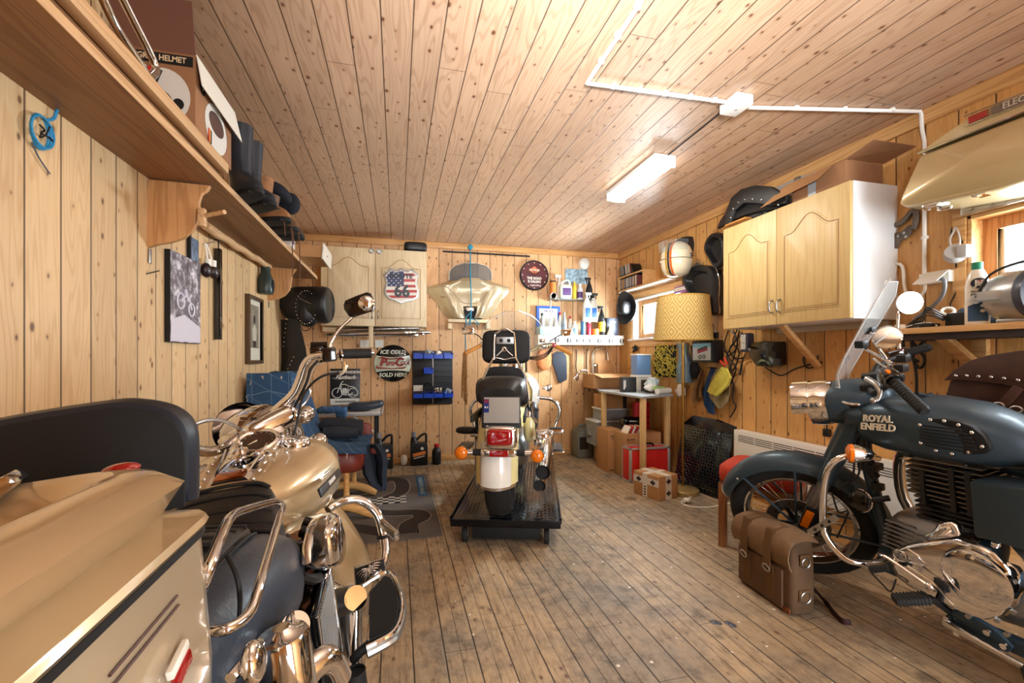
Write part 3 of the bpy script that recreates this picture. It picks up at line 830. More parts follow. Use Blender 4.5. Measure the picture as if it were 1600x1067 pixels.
b.bd('oil_filter', lb); b = B().mset(chrome); c2 = A(497, 1052, x=0.264); b.tube([c2 + V((-.04, -.03, -.05)), c2 + V((-.02, -.0, .0)), c2 + V((.01, .03, .0)), c2 + V((.02, .05, -.05))], .022, 14, k=4)
b.sph(A(420, 966, x=0.188), (.012, .016, .016)); b.tube([A(360, 1060, x=0.240), A(385, 1030, x=0.248), A(405, 1005, x=0.248)], .006, 8)
b.bd('exhaust_bracket', lb); b = B().mset(chrome); c3 = A(396, 1035, x=0.256); b.sph(c3, (.012, .02, .022))
b.bd('oil_filter', lb)
b = B().mset(blackmt); b.span((.0, .16, .36), (.23, .44, .56), .02); b.span((-.05, .1, .24), (.18, .66, .40), .03); b.bd('frame', lb)
b = B().mset(chrome)
b.tube([(.15, .98, .40), (.22, .98, .32), (.23, .80, .26), (.25, .55, .22), (.28, .2, .21)], .032, 16, k=6)
b.tube([(.28, .2, .21), (.30, -.1, .21), (.31, -.55, .23)], [.04, .05, .05], 18)
b.tube([(-.2, .9, .35), (-.24, .6, .22), (-.3, -.5, .22)], .045, 16, k=4)
b.bd('exhaust_pipe', lb)
b = B().mset(castalu)
e0 = A(528, 935, x=0.204); b.tube([A(518, 945, x=0.170), A(534, 940, x=0.221), A(552, 935, x=0.255)], [.042, .04, .036], 24)
b.cyl(A(552, 935, x=0.255), A(556, 934, x=0.264),   .033, n=24, m=chrome)
b.cyl(A(548, 925, x=0.221), A(551, 915, x=0.230), .02, n=16, m=chrome)
b.tube([A(556, 960, x=0.238), A(553, 1000, x=0.238), A(552, 1040, x=0.238)], [.02, .024, .028], 18, m=chrome_w)
b.bd('gear_cover', lb)
b = B().mset(blackmt); c = A(553, 1050, x=0.264); b.cyl(c + V((0, 0, .0)), c + V((0, -.01, -.09)), .027, .028, n=24); b.torus(c, (0, 0, 1), .025, .003, 24, 6); b.bd('passenger_peg', lb)
# floorboard, engine guard, highway peg
zf = .385
ol = [(577, 1001), (577, 926), (601, 900), (611, 903), (620, 922), (624, 945), (620, 968), (610, 985)]
pp = [A(u, v, z=zf) for u, v in ol]
b = B().mset(blackmt); b.prism([(q.x, q.y) for q in pp], MT((0, 0, zf - .012)), .014, bev=.003)
xs = [q.x for q in pp]; ysb = [q.y for q in pp]
def inside(x, y, poly):
    c = False; j = len(poly) - 1
    for i in range(len(poly)):
        if (poly[i].y > y) != (poly[j].y > y) and x < (poly[j].x - poly[i].x) * (y - poly[i].y) / (poly[j].y - poly[i].y) + poly[i].x: c = not c
        j = i
    return c
for i in range(18):
    x = min(xs) + .004 + (max(xs) - min(xs) - .008) * i / 17; yy = [min(ysb) + (max(ysb) - min(ysb)) * k / 80 for k in range(81)]; yy = [y for y in yy if inside(x, y, pp)]
    if len(yy) > 3: b.box((x, (yy[0] + yy[-1]) / 2, zf + .003), (.0035, yy[-1] - yy[0] - .01, .003))
fb = b.bd('floorboard', lb, 'ribbed black floorboard pad with chrome rim')
b = B().mset(chrome)
rim_ = [A(u, v, z=zf - .006) for u, v in ((566, 916), (602, 894), (614, 899), (624, 921), (628, 945), (624, 970), (613, 989), (590, 1003), (572, 1012))]
b.tube(rim_, .0065, 8, k=5); b.tube([q + V((0, 0, -.016)) for q in rim_[2:]], .011, 8, k=5, m=steel); b.tube([A(578, 1006, z=zf - .01), A(563, 1018, z=zf - .02), A(552, 1030, z=zf - .04)], .012, 8, m=black); b.bd('floorboard_rim', fb)
b = B().mset(blackmt)
pp = [A(u, v, y=1.08) for u, v in ((555, 888), (600, 873), (602, 895), (556, 914))]
b.prism([(q.x, q.z) for q in pp], fr((0, 1.08, 0), (1, 0, 0), (0, 0, 1), (0, -1, 0)), .006, bev=.001)
eg = b.bd('emblem_plate', lb)
b = B().mset(chrome_w); o = A(577, 893, y=1.07)
for s in (-1, 1):
    for i in range(5): b.tube([o + V((s * .004, 0, .012 - .004 * i)), o + V((s * (.022 - .002 * i), -.004, .020 - .008 * i + s * .006)), o + V((s * (.040 - .005 * i), -.002, .012 - .008 * i + s * .01))], [.003, .003, .001], 6, k=3)
b.tube([o + V((0, -.004, -.02)), o + V((0, -.006, .0)), o + V((.002, -.006, .02)), o + V((.008, -.006, .026))], [.003, .007, .005, .002], 8, k=3)
b.tube([A(u, v, y=1.075) for u, v in ((554, 886), (601, 871), (603, 897), (555, 916))], .003, 6, closed=True)
b.bd('eagle_emblem', eg)
b = B().mset(chrome)
G = [A(512, 797, y=1.14), A(524, 788, y=1.16), A(545, 781, y=1.17), (A(563, 782, y=1.18)), A(580, 792, y=1.18), A(592, 808, y=1.17), A(598, 830, y=1.16), A(602, 850, y=1.14), A(602, 868, y=1.12), A(597, 885, y=1.10), A(585, 905, y=1.05)]
b.tube(G, .016, 14, k=5)
eg2 = b.bd('engine_guard', lb)
b = B().mset(chrome); b.tube([(-q.x, q.y, q.z) for q in G], .016, 12, k=4); b.bd('engine_guard', lb)
b = B().mset(chrome); h0, h1 = A(597, 818, y=1.13), A(620, 837, y=1.05)
d = h1 - h0; zz = d.normalized()
for s in (-1, 1): b.cyl(h0 + V((0, 0, s * .011)), h1 + V((0, 0, s * .011)), .008, n=10)
b.box((h0 + h1) / 2, (.02, .02, d.length), zz.to_track_quat('Z', 'Y').to_matrix().to_4x4(), .003, m=steel); b.torus(A(598, 838, y=1.15), (0, .2, 1), .018, .006, 16, 6, m=black); b.bd('highway_peg', eg2)
b = B().mset(chrome); b.tube([(-.1, .62, .30), (-.26, .58, .12), (-.27, .56, .02)], .014, 10); b.bd('side_stand', lb)
# ================================================================== cream cruiser on the black lift (far middle)
ZL = .155
MM = MT((.633, 2.735, ZL)) @ rot('Z', -18)
Q = Fr(MM); A = Q.at
# --- lift table
lf = thing('motorcycle_lift', 'low black lift table with diamond plate deck and small wheels under the cream motorcycle', 'lift', MM @ MT((0, 0, -ZL)))
def B(): return MB(MM)
dk = mat('black_deck', (30, 32, 37), .2, .75, coat=.3)
b = B().mset(dk)
yN = A(790, 812, z=-.005).y
xl, xr = A(703, 812, z=-.005).x, A(876, 812, z=-.005).x
b.span((xl, yN, -.022), (xr, yN + 2.05, -.002), .004)
deck = b.bd('deck', lf)
b = B().mset(dk)
for s, x in ((0, xl), (1, xr)): b.span((x - .006, yN, -.025), (x + .006, yN + 2.05, .012), .002)
b.span((xl, yN - .012, -.05), (xr, yN + .01, -.004), .004)
b.bd('deck_edge', deck)
b = B().mset(mat('plate_lugs', (118, 122, 130), .16, .85))
nx, ny = 26, 52
for i in range(nx):
    for j in range(ny):
        x = xl + .02 + (xr - xl - .04) * (i + .5) / nx; y = yN + .02 + 1.5 * (j + .5) / ny
        b.box((x, y, -.001), (.02, .005, .003), rot('Z', 38 if (i + j) % 2 else -38))
b.bd('deck_plate', deck, 'raised tread pattern of the deck')
b = B().mset(blackmt)
b.span((xl + .125, yN + .03, -.135), (xr - .125, yN + .11, -.055), .006)
b.span((xl + .16, yN + .05, -.07), (xr - .16, yN + 1.9, -.03), .006); b.span((xl + .125, yN + 1.75, -.135), (xr - .125, yN + 1.83, -.06), .006)
b.bd('base_frame', lf)
for x in (xl + .085, xr - .085):
    for y in (yN + .03, yN + 1.8):
        b = B().mset(rubber); zc = -ZL + .045; b.lathe([(.02, -.016), (.04, -.016), (.045, -.01), (.045, .01), (.04, .016), (.02, .016), (.02, -.016)], (x, y, zc), (1, 0, 0), 24)
        wv = b.bd('wheel', lf); b = B().mset(steel); b.cyl((x - .018, y, zc), (x + .018, y, zc), .019, n=16); b.span((x - .022, y - .02, zc + .0), (x - .019, y + .02, zc + .09)); b.span((x + .019, y - .02, zc), (x + .022, y + .02, zc + .09)); b.bd('wheel_bracket', wv)
# --- motorcycle
mb_ = thing('cruiser_motorcycle', 'cream cruiser motorcycle seen from behind on the black lift table', 'motorcycle', MM)
RW = V((.0, 0, .321))
make_wheel(MM @ MT(RW), mb_, .315, .15, .20, 40)
FW = V((0, 1.58, .321))
make_wheel(MM @ MT(FW), mb_, .315, .13, .20, 40)
b = B().mset(cream)
b.sheet(fender_grid(RW, .405, .118, 35, 187, .12, 28, 12), .004)
rfm = b.bd('rear_fender', mb_)
b = B().mset(whitegl)
g = fender_grid(RW, .4085, .085, 150, 186.5, .05, 16, 10); b.sheet([[V((p.x, p.y, p.z)) for p in r] for r in g], .003)
b.bd('fender_panel', rfm, 'white painted centre panel of the rear fender')
b = B().mset(chrome); g = fender_grid(RW, .407, .119, 186, 189, .12, 2, 12); b.sheet(g, .006); b.bd('fender_edge', rfm)
b = B().mset(cream); b.sheet(fender_grid(FW, .40, .10, -35, 200, .10, 26, 10), .004); b.bd('front_fender', mb_)
# plate with holder, lamps
yP = -.385
b = B().mset(black); pa, pb = A(753, 619, y=yP), A(813, 669, y=yP)
tl_ = fr((0, 0, 0), (1, 0, 0), (0, 0, 1), (0, -1, 0))
c = (pa + pb) / 2; w_, h_ = abs(pb.x - pa.x), abs(pa.z - pb.z)
R_ = rot('X', -6)
b.box(c, (w_, .012, h_), R_, .004); pf = b.bd('plate_frame', mb_)
b = B().mset(mat('plate_grey', (160, 156, 150), .5)); b.box(c + V((.003, -.007, .012)), (w_ * .92, .003, h_ * .80), R_, .001)
lp = b.bd('license_plate', pf)
b = B().mset(mat('plate_blue', (24, 40, 110), .4)); b.box(c + V((-w_ * .38, -.0088, .035)), (w_ * .14, .002, h_ * .42), R_)
T = MT(c + V((-w_ * .38, -.0108, .022))) @ tl_
b.text('N', T, .026, whitegl, .0003, bold=.001); b.text('DI', MT(c + V((-w_ * .38, -.0108, .058))) @ tl_, .026, red_l, .0003, bold=.001)
b.bd('plate_band', pf)
b = B().mset(whitegl); b.text('GardermoenMC.no', MT(c + V((0, -.022 + .008, -h_ * .45))) @ tl_ @ MT((0, 0, .009)), .02, None, .0003, bold=.0004); b.bd('plate_lettering', pf)
b = B().mset(chrome); tc_ = A(783, 682, y=-.40)
b.sq(tc_, (.088, .05, .062), .4, .45, n=32); tlm = b.bd('tail_lamp', mb_)
b = B().mset(red_l); b.sq(tc_ + V((-.004, -.032, .004)), (.068, .036, .044), .4, .4, n=28); b.bd('lens', tlm, 'deep red lens of the tail lamp')
zt = A(783, 707, y=-.40).z
b = B().mset(chrome); b.cyl((-.165, -.40, zt), (.205, -.40, zt), .016, n=14); b.box((.025, -.405, zt), (.17, .04, .042), None, .008)
for x in (-.095, .14): b.cyl((x - .022, -.40, zt), (x + .022, -.40, zt), .0175, n=14, m=blackmt)
br = b.bd('lamp_bar', mb_)
b = B().mset(red_l); b.box((.025, -.427, zt), (.10, .012, .034), None, .003); b.bd('brake_reflector', br)
for u, v in ((721, 707), (839, 712)):
    c = A(u, v, y=-.41); b = B().mset(chrome); b.lathe([(0, .04), (.03, .03), (.036, .0), (.036, -.01)], c, (0, 1, 0), 24); tsm = b.bd('turn_signal', mb_)
    b = B().mset(orange_l); b.lathe([(.035, -.008), (.033, -.02), (.022, -.03), (0, -.034)], c, (0, 1, 0), 24); b.bd('lens', tsm, 'round amber lens')
# seats and sissy bar
b = B().mset(leather_b)
b.loft([seatring(*q) for q in ((-.22, .10, .70, .80), (-.17, .135, .69, .845), (-.05, .155, .69, .865), (.1, .16, .69, .86), (.2, .15, .68, .83))]); b.bd('passenger_seat', mb_)
b = B().mset(leather_b)
b.loft([seatring(*q) for q in ((.18, .14, .66, .92), (.24, .155, .65, .90), (.32, .17, .63, .80), (.5, .16, .61, .77), (.65, .11, .62, .78), (.72, .06, .64, .77))]); b.bd('rider_seat', mb_)
b = B().mset(blackmt); cB = A(791, 542, y=.04)
b.sq(cB, (.152, .045, .105), .35, .45, n=32, R=rot('X', -8)); bk = b.bd('backrest', mb_, 'black padded backrest pad')
b = B().mset(chrome); y = -.02
b.tube([A(772, 562, y=y), A(773, 525, y=y), A(777, 520, y=y), A(788, 513, y=y), A(800, 519, y=y), A(804, 525, y=y), A(806, 562, y=y)], .006, 8, k=3)
b.tube([A(771, 559, y=y), A(755, 590, y=-.1), A(750, 625, y=-.15)], .007, 8); b.tube([A(806, 559, y=y), A(822, 590, y=-.1), A(827, 625, y=-.15)], .007, 8)
b.tube([A(771, 559, y=y), A(780, 560, y=y), A(788, 562, y=y), A(798, 560, y=y), A(807, 559, y=y)], .006, 8, k=3)
b.tube([A(776, 556, y=y), A(784, 548, y=y), A(788, 543, y=y), A(792, 548, y=y), A(801, 556, y=y)], .005, 8, k=3)
b.torus(A(788, 545, y=y), (0, 1, 0), .014, .004, 16, 6)
b.box(A(789, 532, y=y), (.11, .008, .045), None, .004, m=castalu)
for u in (783, 795): b.cyl(A(u, 532, y=y) + V((0, -.008, 0)), A(u, 532, y=y), .012, n=14, m=blackmt)
sb = b.bd('sissy_bar', mb_)
b = B().mset(castalu); b.text('THE FREEDOM', MT(A(789, 524, y=y) + V((0, -.006, 0))) @ tl_, .012, None, .0004); b.bmadd if 0 else None
b = B().mset(black)
for s, x in ((-1, A(752, 600, y=-.1).x), (1, A(829, 600, y=-.1).x)):
    pass
b.span((-.14, -.36, .62), (-.125, .05, .66), .004); b.span((.15, -.36, .62), (.165, .05, .66), .004); b.bd('fender_strut', mb_)
# tank, engine
b = B().mset(cream); tank_loft(b, [(.62, .06, .66, .76, .71), (.66, .13, .60, .80, .69), (.80, .205, .57, .845, .69), (.98, .235, .57, .87, .70), (1.12, .20, .60, .87, .72), (1.22, .08, .68, .82, .75)], 28, e=.75)
tkm = b.bd('fuel_tank', mb_)
b = B().mset(whitegl)
rings = []
for y_, w_ in ((.72, .176), (.80, .210), (.95, .235), (1.08, .22)):
    rings.append([V((w_ + .0, y_, .60)), V((w_ + .006, y_, .66)), V((w_ + .008, y_, .72)), V((w_ - .02, y_, .79)), V((w_ - .05, y_, .82))])
b.sheet(rings, .004); b.bd('tank_panel', tkm, 'white side panel of the tank')
b = B().mset(black); T = MT(A(846, 605, x=.236)) @ fr((0, 0, 0), (0, 1, 0), (0, 0, 1), (1, 0, 0)); b.text('HD', T, .07, None, .001, bold=.002); b.bd('tank_mark', tkm)
b = B().mset(chrome); cf = A(857, 606, y=.95); b.sph(cf, (.03, .03, .03)); b.cyl(cf + V((-.05, 0, 0)), cf, .012, n=10); b.bd('horn', mb_)
b = B().mset(castalu); b.sq((0, .62, .30), (.16, .3, .14), .5, .5)
for yy, tl in ((.52, -22), (.78, 22)):
    R2 = rot('X', -tl)
    for i in range(10):
        o = V((0, yy, .36)) + R2 @ V((0, 0, .02 + .02 * i)); b.box(o, (.17, .14, .01), R2, .003, m=black if i % 2 else castalu)
b.bd('engine', mb_)
b = B().mset(leather_bl); b.sq((.185, .40, .56), (.045, .10, .105), .7, .7, n=24); b.bd('side_cover', mb_, 'dark blue rounded side cover')
b = B().mset(cream); b.sq((.17, .30, .50), (.04, .08, .10), .6, .6, n=24); b.bd('oil_tank', mb_)
# exhaust
b = B().mset(chrome); e0 = A(848, 738, y=-.24); e1 = A(856, 690, y=.45)
b.tube([e0, e0 + (e1 - e0) * .5, e1], [.042, .047, .045], 24, caps=False); b.cyl(e0 + V((0, .02, 0)), e0 + V((0, .021, 0)), .04, n=24, m=blackmt)
b.tube([e0 + V((0, 0, -.003)), e0 + V((0, .05, 0))], [.0395, .038], 24, caps=False, m=blackmt)
d2 = V((-.02, .06, -.095)); b.tube([e0 + d2, (e0 + e1) / 2 + d2, e1 + d2], [.036, .04, .04], 20, caps=False); b.cyl(e0 + d2 + V((0, .015, 0)), e0 + d2 + V((0, .016, 0)), .034, n=20, m=blackmt)
b.bd('exhaust_pipe', mb_)
# pegs and floorboards
for s in (-1, 1):
    b = B().mset(black); c = A(868 if s > 0 else 0, 698, y=.62) if s > 0 else V((-.33, .62, .30))
    b.box(c, (.10, .28, .016), None, .006); fbm = b.bd('floorboard', mb_)
    b = B().mset(chrome); b.box(c + V((0, 0, -.01)), (.115, .30, .01), None, .006); b.bd('floorboard_rim', fbm)
b = B().mset(chrome); c = A(868, 673, y=.15); b.box(c, (.10, .06, .03), None, .01); b.cyl(c + V((-.05, 0, 0)), c + V((-.13, 0, -.01)), .014, n=12); b.box(A(846, 682, y=.15), (.07, .05, .04), None, .01); b.bd('foot_peg', mb_)
b = B().mset(rubber); b.box(c + V((.0, -.0, .014)), (.085, .045, .012), None, .004); b.bd('peg_pad', mb_)
b = B().mset(black); c = A(730, 672, y=.12); b.sq(c, (.075, .035, .024), .7, .7); b.box(A(745, 662, y=.05), (.018, .03, .13), None, .004); b.box(A(750, 650, y=.05), (.06, .02, .02), None, .004); b.box(A(752, 684, y=.05), (.07, .02, .02), None, .004); b.tube([A(757, 635, y=.0), A(750, 660, y=.03), A(746, 690, y=.05)], .006, 6); b.bd('peg_hanger', mb_)
b = B().mset(chrome)
G = [A(842, 621, y=.98), A(858, 623, y=.98), A(868, 628, y=.98), A(874, 638, y=.98), A(873, 650, y=.98), A(868, 664, y=.98), A(860, 690, y=.9)]
b.tube([V((-q.x + .06, q.y, q.z)) for q in G], .015, 12, k=4); b.bd('engine_guard', mb_); b = B().mset(chrome); b.tube(G, .015, 12, k=4)
b.bd('engine_guard', mb_); b = B().mset(chrome); b.tube([A(829, 628, y=-.02), A(832, 650, y=.0), A(838, 660, y=.02)], .012, 8); b.box(A(824, 647, y=-.05), (.04, .04, .04), None, .008); b.box(A(836, 640, y=.1), (.05, .03, .02), None, .005, m=black); b.box(A(840, 690, y=.3), (.05, .08, .05), None, .012)
b.bd('docking_hardware', mb_)
# fork, bars, grips with tassels
b = B().mset(chrome)
for s in (-1, 1): b.tube([FW + V((s * .10, 0, 0)), (s * .10, 1.38, .66), (s * .10, 1.24, .98)], .028, 12)
b.sq((0, 1.36, .90), (.10, .12, .10), .8, .8); b.bd('fork', mb_)
b = B().mset(chrome)
gl = [A(756, 535, y=1.08), A(770, 538, y=1.18), A(800, 552, y=1.2), A(828, 548, y=1.2), A(845, 540, y=1.15), A(864, 537, y=1.08)]
b.tube(gl, .014, 10, k=5); b.box(A(848, 532, y=1.12), (.06, .05, .035), None, .008); b.sq(A(850, 541, y=1.14), (.05, .03, .02), .6, .6)
b.box(A(866, 539, y=1.07), (.03, .04, .04), None, .006, m=red_l); b.box(A(754, 538, y=1.07), (.03, .04, .045), None, .006)
hbm = b.bd('handlebar', mb_)
b = B().mset(black)
for k in range(4): b.tube([A(864, 540 + k, y=1.07), A(856, 549 + 2 * k, y=1.1), A(843, 556 + 2 * k, y=1.13), A(826, 558 + k, y=1.16)], .004, 6, k=4)
b.bd('cables', hbm)
tas = mat('tassel_leather', (170, 132, 84), .6, var=.3, vs=90)
for s, (a0, a1) in ((0, ((755, 538), (727, 552))), (1, ((867, 540), (892, 553)))):
    b = B().mset(tan_l); p, q = A(*a0, y=1.08), A(*a1, y=.98); grip_set(b, p, q, .0175, tan_l); g_ = b.bd('grip', hbm, 'tan leather wrapped grip')
    b = B().mset(tas)
    for k in range(14):
        o = q + V((random.uniform(-.018, .018), random.uniform(-.012, .012), 0)); ln = random.uniform(.36, .44)
        b.tube([o, o + V((random.uniform(-.008, .008) - (.004 if s == 0 else -.002), 0, -ln * .5)), o + V((random.uniform(-.018, .018), random.uniform(-.01, .01), -ln))], .0035, 4, k=3, flat=(1, .35))
    b.bd('tassel', g_, 'long tan leather tassels hanging from the grip')
for u, v, a in ((731, 517, 0), (886, 519, -8)):
    b = B().mset(chrome_w); c = A(u, v, y=1.12); b.box(c, (.105, .022, .062), rot('Y', a), .02, seg=4)
    s = 1 if u < 800 else -1
    b.tube([c + V((s * .05, .01, -.02)), c + V((s * .09, .02, -.04)), A(757 if s > 0 else 858, 534, y=1.1)], .005, 8, m=black); mm = b.bd('mirror', hbm)
    b = B().mset(mat('mirror_glass', (230, 230, 230), .03, 1)); b.box(c + V((0, -.0115, 0)), (.096, .002, .054), rot('Y', a), .0009); b.bd('mirror_face', mm)
b = B().mset(clear)
rows = []
for i in range(10):
    t = i / 9; z = .98 + .42 * t; w = .30 * sqrt(max(.0, 1 - (max(0, t - .25) / .76) ** 2.2)) + .004
    rows.append([V((w * (-1 + 2 * j / 12), 1.34 + .10 * (-.5 * t) - .08 * ((-1 + 2 * j / 12)) ** 2, z)) for j in range(13)])
b.sheet(rows, .004); b.bd('windscreen', mb_)
b = B().mset(chrome_w); b.tube([rows[i][0] for i in range(9)] + [rows[9][k] for k in range(0, 13, 3)] + [rows[i][12] for i in range(8, -1, -1)], .0018, 6); b.bd('windscreen_edge', mb_)
b = B().mset(steel); b.cyl((xl - .02, 1.15, -.02), (xl - .02, 1.15, .28), .014, n=12); b.box((xl - .01, 1.15, .29), (.12, .06, .02), None, .004); b.bd('lift_handle', lf)
# ================================================================== slate blue roadster (right)
MR = MT((2.12, .43, .008)) @ rot('Z', 3) @ rot('Y', -8)
Rr = Fr(MR); A = Rr.at
def B(): return MB(MR)
rb = thing('roadster_motorcycle', 'slate blue roadster motorcycle with lettered tank and clear screen, on the right', 'motorcycle', MR)
AX = V((0, 1.42, .325)); HP = V((0, 1.06, .90))
sa = (HP - V((0, 1.37, .325))).normalized()
SRM = MT(HP) @ Matrix.Rotation(radians(33), 4, sa) @ MT(-HP)
MF = MR @ SRM; Ff = Fr(MF); AF = Ff.at
def BF(): return MB(MF)
make_wheel(MR @ MT((0, 0, .32)), rb, .32, .11, .235, 36)
make_wheel(MF @ MT(AX), rb, .325, .095, .245, 36, disc=(-.055, .14))
# mudguards
b = BF().mset(teal); b.sheet(fender_grid(AX, .372, .075, 26, 78, .055, 26, 10), .004)
b.sheet(fender_grid(AX, .372, .075, 78, 205, .055, 26, 10), .004)
mg = b.bd('front_mudguard', rb)
b = BF().mset(steel)
for a in (26, 205):
    g = fender_grid(AX, .373, .0765, a, a + .5, .055, 1, 12)[0]; b.tube(g, .003, 6)
b.sph(AX + V((-.074, cos(radians(50)) * .335, sin(radians(50)) * .335)), .006)
for a in (55, 100, 190):
    p = AX + V((-.072, cos(radians(a)) * .325, sin(radians(a)) * .325)); b.tube([p, AX + V((-.075, 0, .0))], .006, 6, m=teal)
    p = AX + V((.072, cos(radians(a)) * .325, sin(radians(a)) * .325)); b.tube([p, AX + V((.075, 0, .0))], .006, 6, m=teal)
b.bd('mudguard_stay', mg)
b = B().mset(teal); b.sheet(fender_grid((0, 0, .32), .37, .08, 20, 190, .06, 26, 10), .004); b.bd('rear_mudguard', rb)
# fork
b = BF().mset(chrome)
for s in (-1, 1):
    p0 = AX + V((s * .085, -.035, .02)); up = sa
    b.tube([p0 - up * .05, p0 + up * .33], .026, 16, m=castalu); b.tube([p0 + up * .12, p0 + up * .32], .0235, 16)
    b.tube([p0 + up * .29, p0 + up * .64], [.033, .036], 18, m=teal)
    b.cyl(AX + V((s * .07, 0, 0)), AX + V((s * .11, 0, 0)), .02, n=14, m=castalu)
b.bd('fork', rb)
b = BF().mset(orange_l); p0 = AX + V((-.118, -.038, .03)); b.box(p0 + sa * .06 + V((0, .0, 0)), (.012, .035, .10), rot('X', 28), .004); b.bd('fork_reflector', rb, 'amber reflector on the fork leg')
b = BF().mset(black); b.box(p0 + sa * .06 + V((.006, -.004, 0)), (.012, .05, .13), rot('X', 28), .004); b.box(AX + V((-.07, -.09, .06)), (.05, .07, .12), rot('X', 20), .012); b.bd('brake_caliper', rb)
# headlamp with casquette
hc = HP + V((0, .055, .055))
b = BF().mset(teal); b.sq(hc + V((0, -.02, .0)), (.105, .15, .088), .8, .75, n=28); b.sq(HP + V((0, -.03, .03)), (.15, .10, .045), .5, .6, n=28); b.bd('headlamp_nacelle', rb)
b = BF().mset(chrome); b.lathe([(.088, -.03), (.098, -.01), (.10, .03), (.096, .05), (.098, .056), (.094, .06), (.086, .058)], hc + V((0, .07, 0)), (0, 1, 0), 36)
hl = b.bd('headlamp_rim', rb)
b = BF().mset(glassmat('lamp_glass', (240, 244, 246), .3)); b.lathe([(.088, .055), (.06, .068), (.03, .074), (0, .076)], hc + V((0, .07, 0)), (0, 1, 0), 30); b.bd('headlamp_glass', hl)
b = BF().mset(steel); b.lathe([(.086, .05), (.05, .02), (0, .01)], hc + V((0, .07, 0)), (0, 1, 0), 30); b.bd('headlamp_reflector', hl)
b = BF().mset(chrome); b.lathe([(.101, .055), (.104, .115), (.103, .118), (.099, .055)], hc + V((0, .07, 0)), (0, 1, 0), 24, a0=radians(0), a1=radians(180), up=(0, 0, 1)); b.bd('headlamp_peak', hl)
b = BF().mset(chrome)
for x, r in ((-.055, .05), (.055, .036)):
    c = HP + V((x, .02, .088)); b.torus(c, (0, -.25, 1), r, .006, 28, 8); b.cyl(c + V((0, 0, -.02)), c + V((0, 0, .0)), r, n=28, m=blackgl)
b.bd('instruments', rb)
# handlebar
b = BF().mset(black)
hz = HP + V((0, -.02, .13))
for x in (-.05, .05): b.tube([HP + V((x, -.02, .05)), hz + V((x, -.02, .0))], .02, 12); b.box(hz + V((x, -.02, .0)), (.035, .06, .045), None, .008)
b.tube([hz + V((-.14, -.04, .015)), hz + V((-.05, -.02, 0)), hz + V((.05, -.02, 0)), hz + V((.14, -.04, .015))], .012, 10, k=4)
lg0, lg1 = A(1396, 596, x=-.245), A(1442, 640, x=-.33)
rg0, rg1 = A(1415, 552, x=.30), A(1449, 543, x=.36)
inv = SRM.inverted()
b.tube([hz + V((-.14, -.04, .015)), inv @ lg0], .012, 10); b.tube([hz + V((.14, -.04, .015)), inv @ rg0], .012, 10)
hbR = b.bd('handlebar', rb)
for p, q in ((lg0, lg1), (rg0, rg1)):
    b = B().mset(blackmt); grip_set(b, p, q, .0165, blackmt, 12); b.bd('grip', hbR)
    d = (q - p).normalized(); b = B().mset(blackgl); o = p - d * .035; R_ = d.to_track_quat('X', 'Z').to_matrix().to_4x4()
    b.box(o, (.055, .05, .05), R_, .01); b.cyl(p - d * .006, p + d * .004, .027, n=18)
    if p is lg0: b.box(o + V((-.018, -.012, .02)), (.018, .012, .012), R_, .003, m=orange_l)
    else: b.box(o + V((0, -.02, .022)), (.022, .014, .012), R_, .003, m=red_l)
    b.bd('switch_housing', hbR)
b = B().mset(steel)
q = [A(1355, 592, x=-.20), A(1368, 600, x=-.23), A(1375, 612, x=-.25), A(1372, 624, x=-.26), A(1365, 626, x=-.27)]
b.tube([q[0], q[1], q[2], q[3], q[4]], [.012, .01, .008, .007, .008], 10, k=4); b.sph(q[4], .011); b.bd('clutch_lever', hbR)
b = B().mset(black); b.tube([A(1432, 615, x=-.05), A(1448, 618, x=.02), A(1455, 616, x=.05)], .008, 8, k=3); b.tube([A(1430, 530, x=.22), A(1445, 528, x=.3)], .006, 8) if 0 else None; b.bd('brake_lever', hbR)
# mirrors
mirr = mat('mirror_glass', (230, 230, 230), .03, 1)
def roundmirror(c, nrm, r, stem, name='mirror', bright=False):
    b = B().mset(chrome); n_ = V(nrm).normalized()
    b.lathe([(0, -.022), (r * .6, -.018), (r * .95, -.006), (r, .002), (r * .96, .005)], c, n_, 32); b.tube(stem, .0065, 10, k=3); m_ = b.build(name, None, hbR)
    b = B().mset(mirr); b.lathe([(r * .96, .004), (r * .5, .005), (0, .0053)], c, n_, 32); b.bd('mirror_face', m_)
def facing(c, target):
    """Normal that mirrors the view towards target (bike space)."""
    e = Rr.I @ V((0, 0, CZ)); t = Rr.I @ V(target)
    return ((e - c).normalized() + (t - c).normalized())
c = A(1421, 473, x=.27); roundmirror(c, facing(c, (1.75, YF, 1.15)), .05, [c + V((.0, .03, -.02)), A(1404, 492, x=.25), A(1403, 520, x=.24), A(1405, 545, x=.22)])
c = A(1386, 527, x=-.12); b = B().mset(chrome); b.lathe([(0, -.028), (.026, -.024), (.044, -.008), (.047, .0), (.043, .003)], c, V((-.75, -.25, .35)), 30); m_ = b.bd('mirror', hbR)
b = B().mset(mirr); b.lathe([(.043, .001), (.03, .003), (0, .004)], c, V((-.75, -.25, .35)), 30); b.bd('mirror_face', m_)
b = B().mset(chrome); b.tube([c + V((0, .02, -.02)), A(1370, 540, x=-.1), A(1380, 555, x=-.12), A(1392, 572, x=-.15)], .006, 8, k=3)
for u0, v0, u1, v1, xa in ((1352, 545, 1395, 568, -.12), (1360, 520, 1390, 545, .0), (1365, 560, 1405, 590, -.1)): b.cyl(A(u0, v0, x=xa), A(u1, v1, x=xa - .03), .005, n=8)
for u, v, xa in ((1346, 538, -.12), (1360, 516, .02), (1408, 575, -.1), (1402, 590, -.06), (1412, 560, .02)): b.box(A(u, v, x=xa), (.035, .035, .03), None, .006, m=black)
b.bd('screen_stays', hbR)
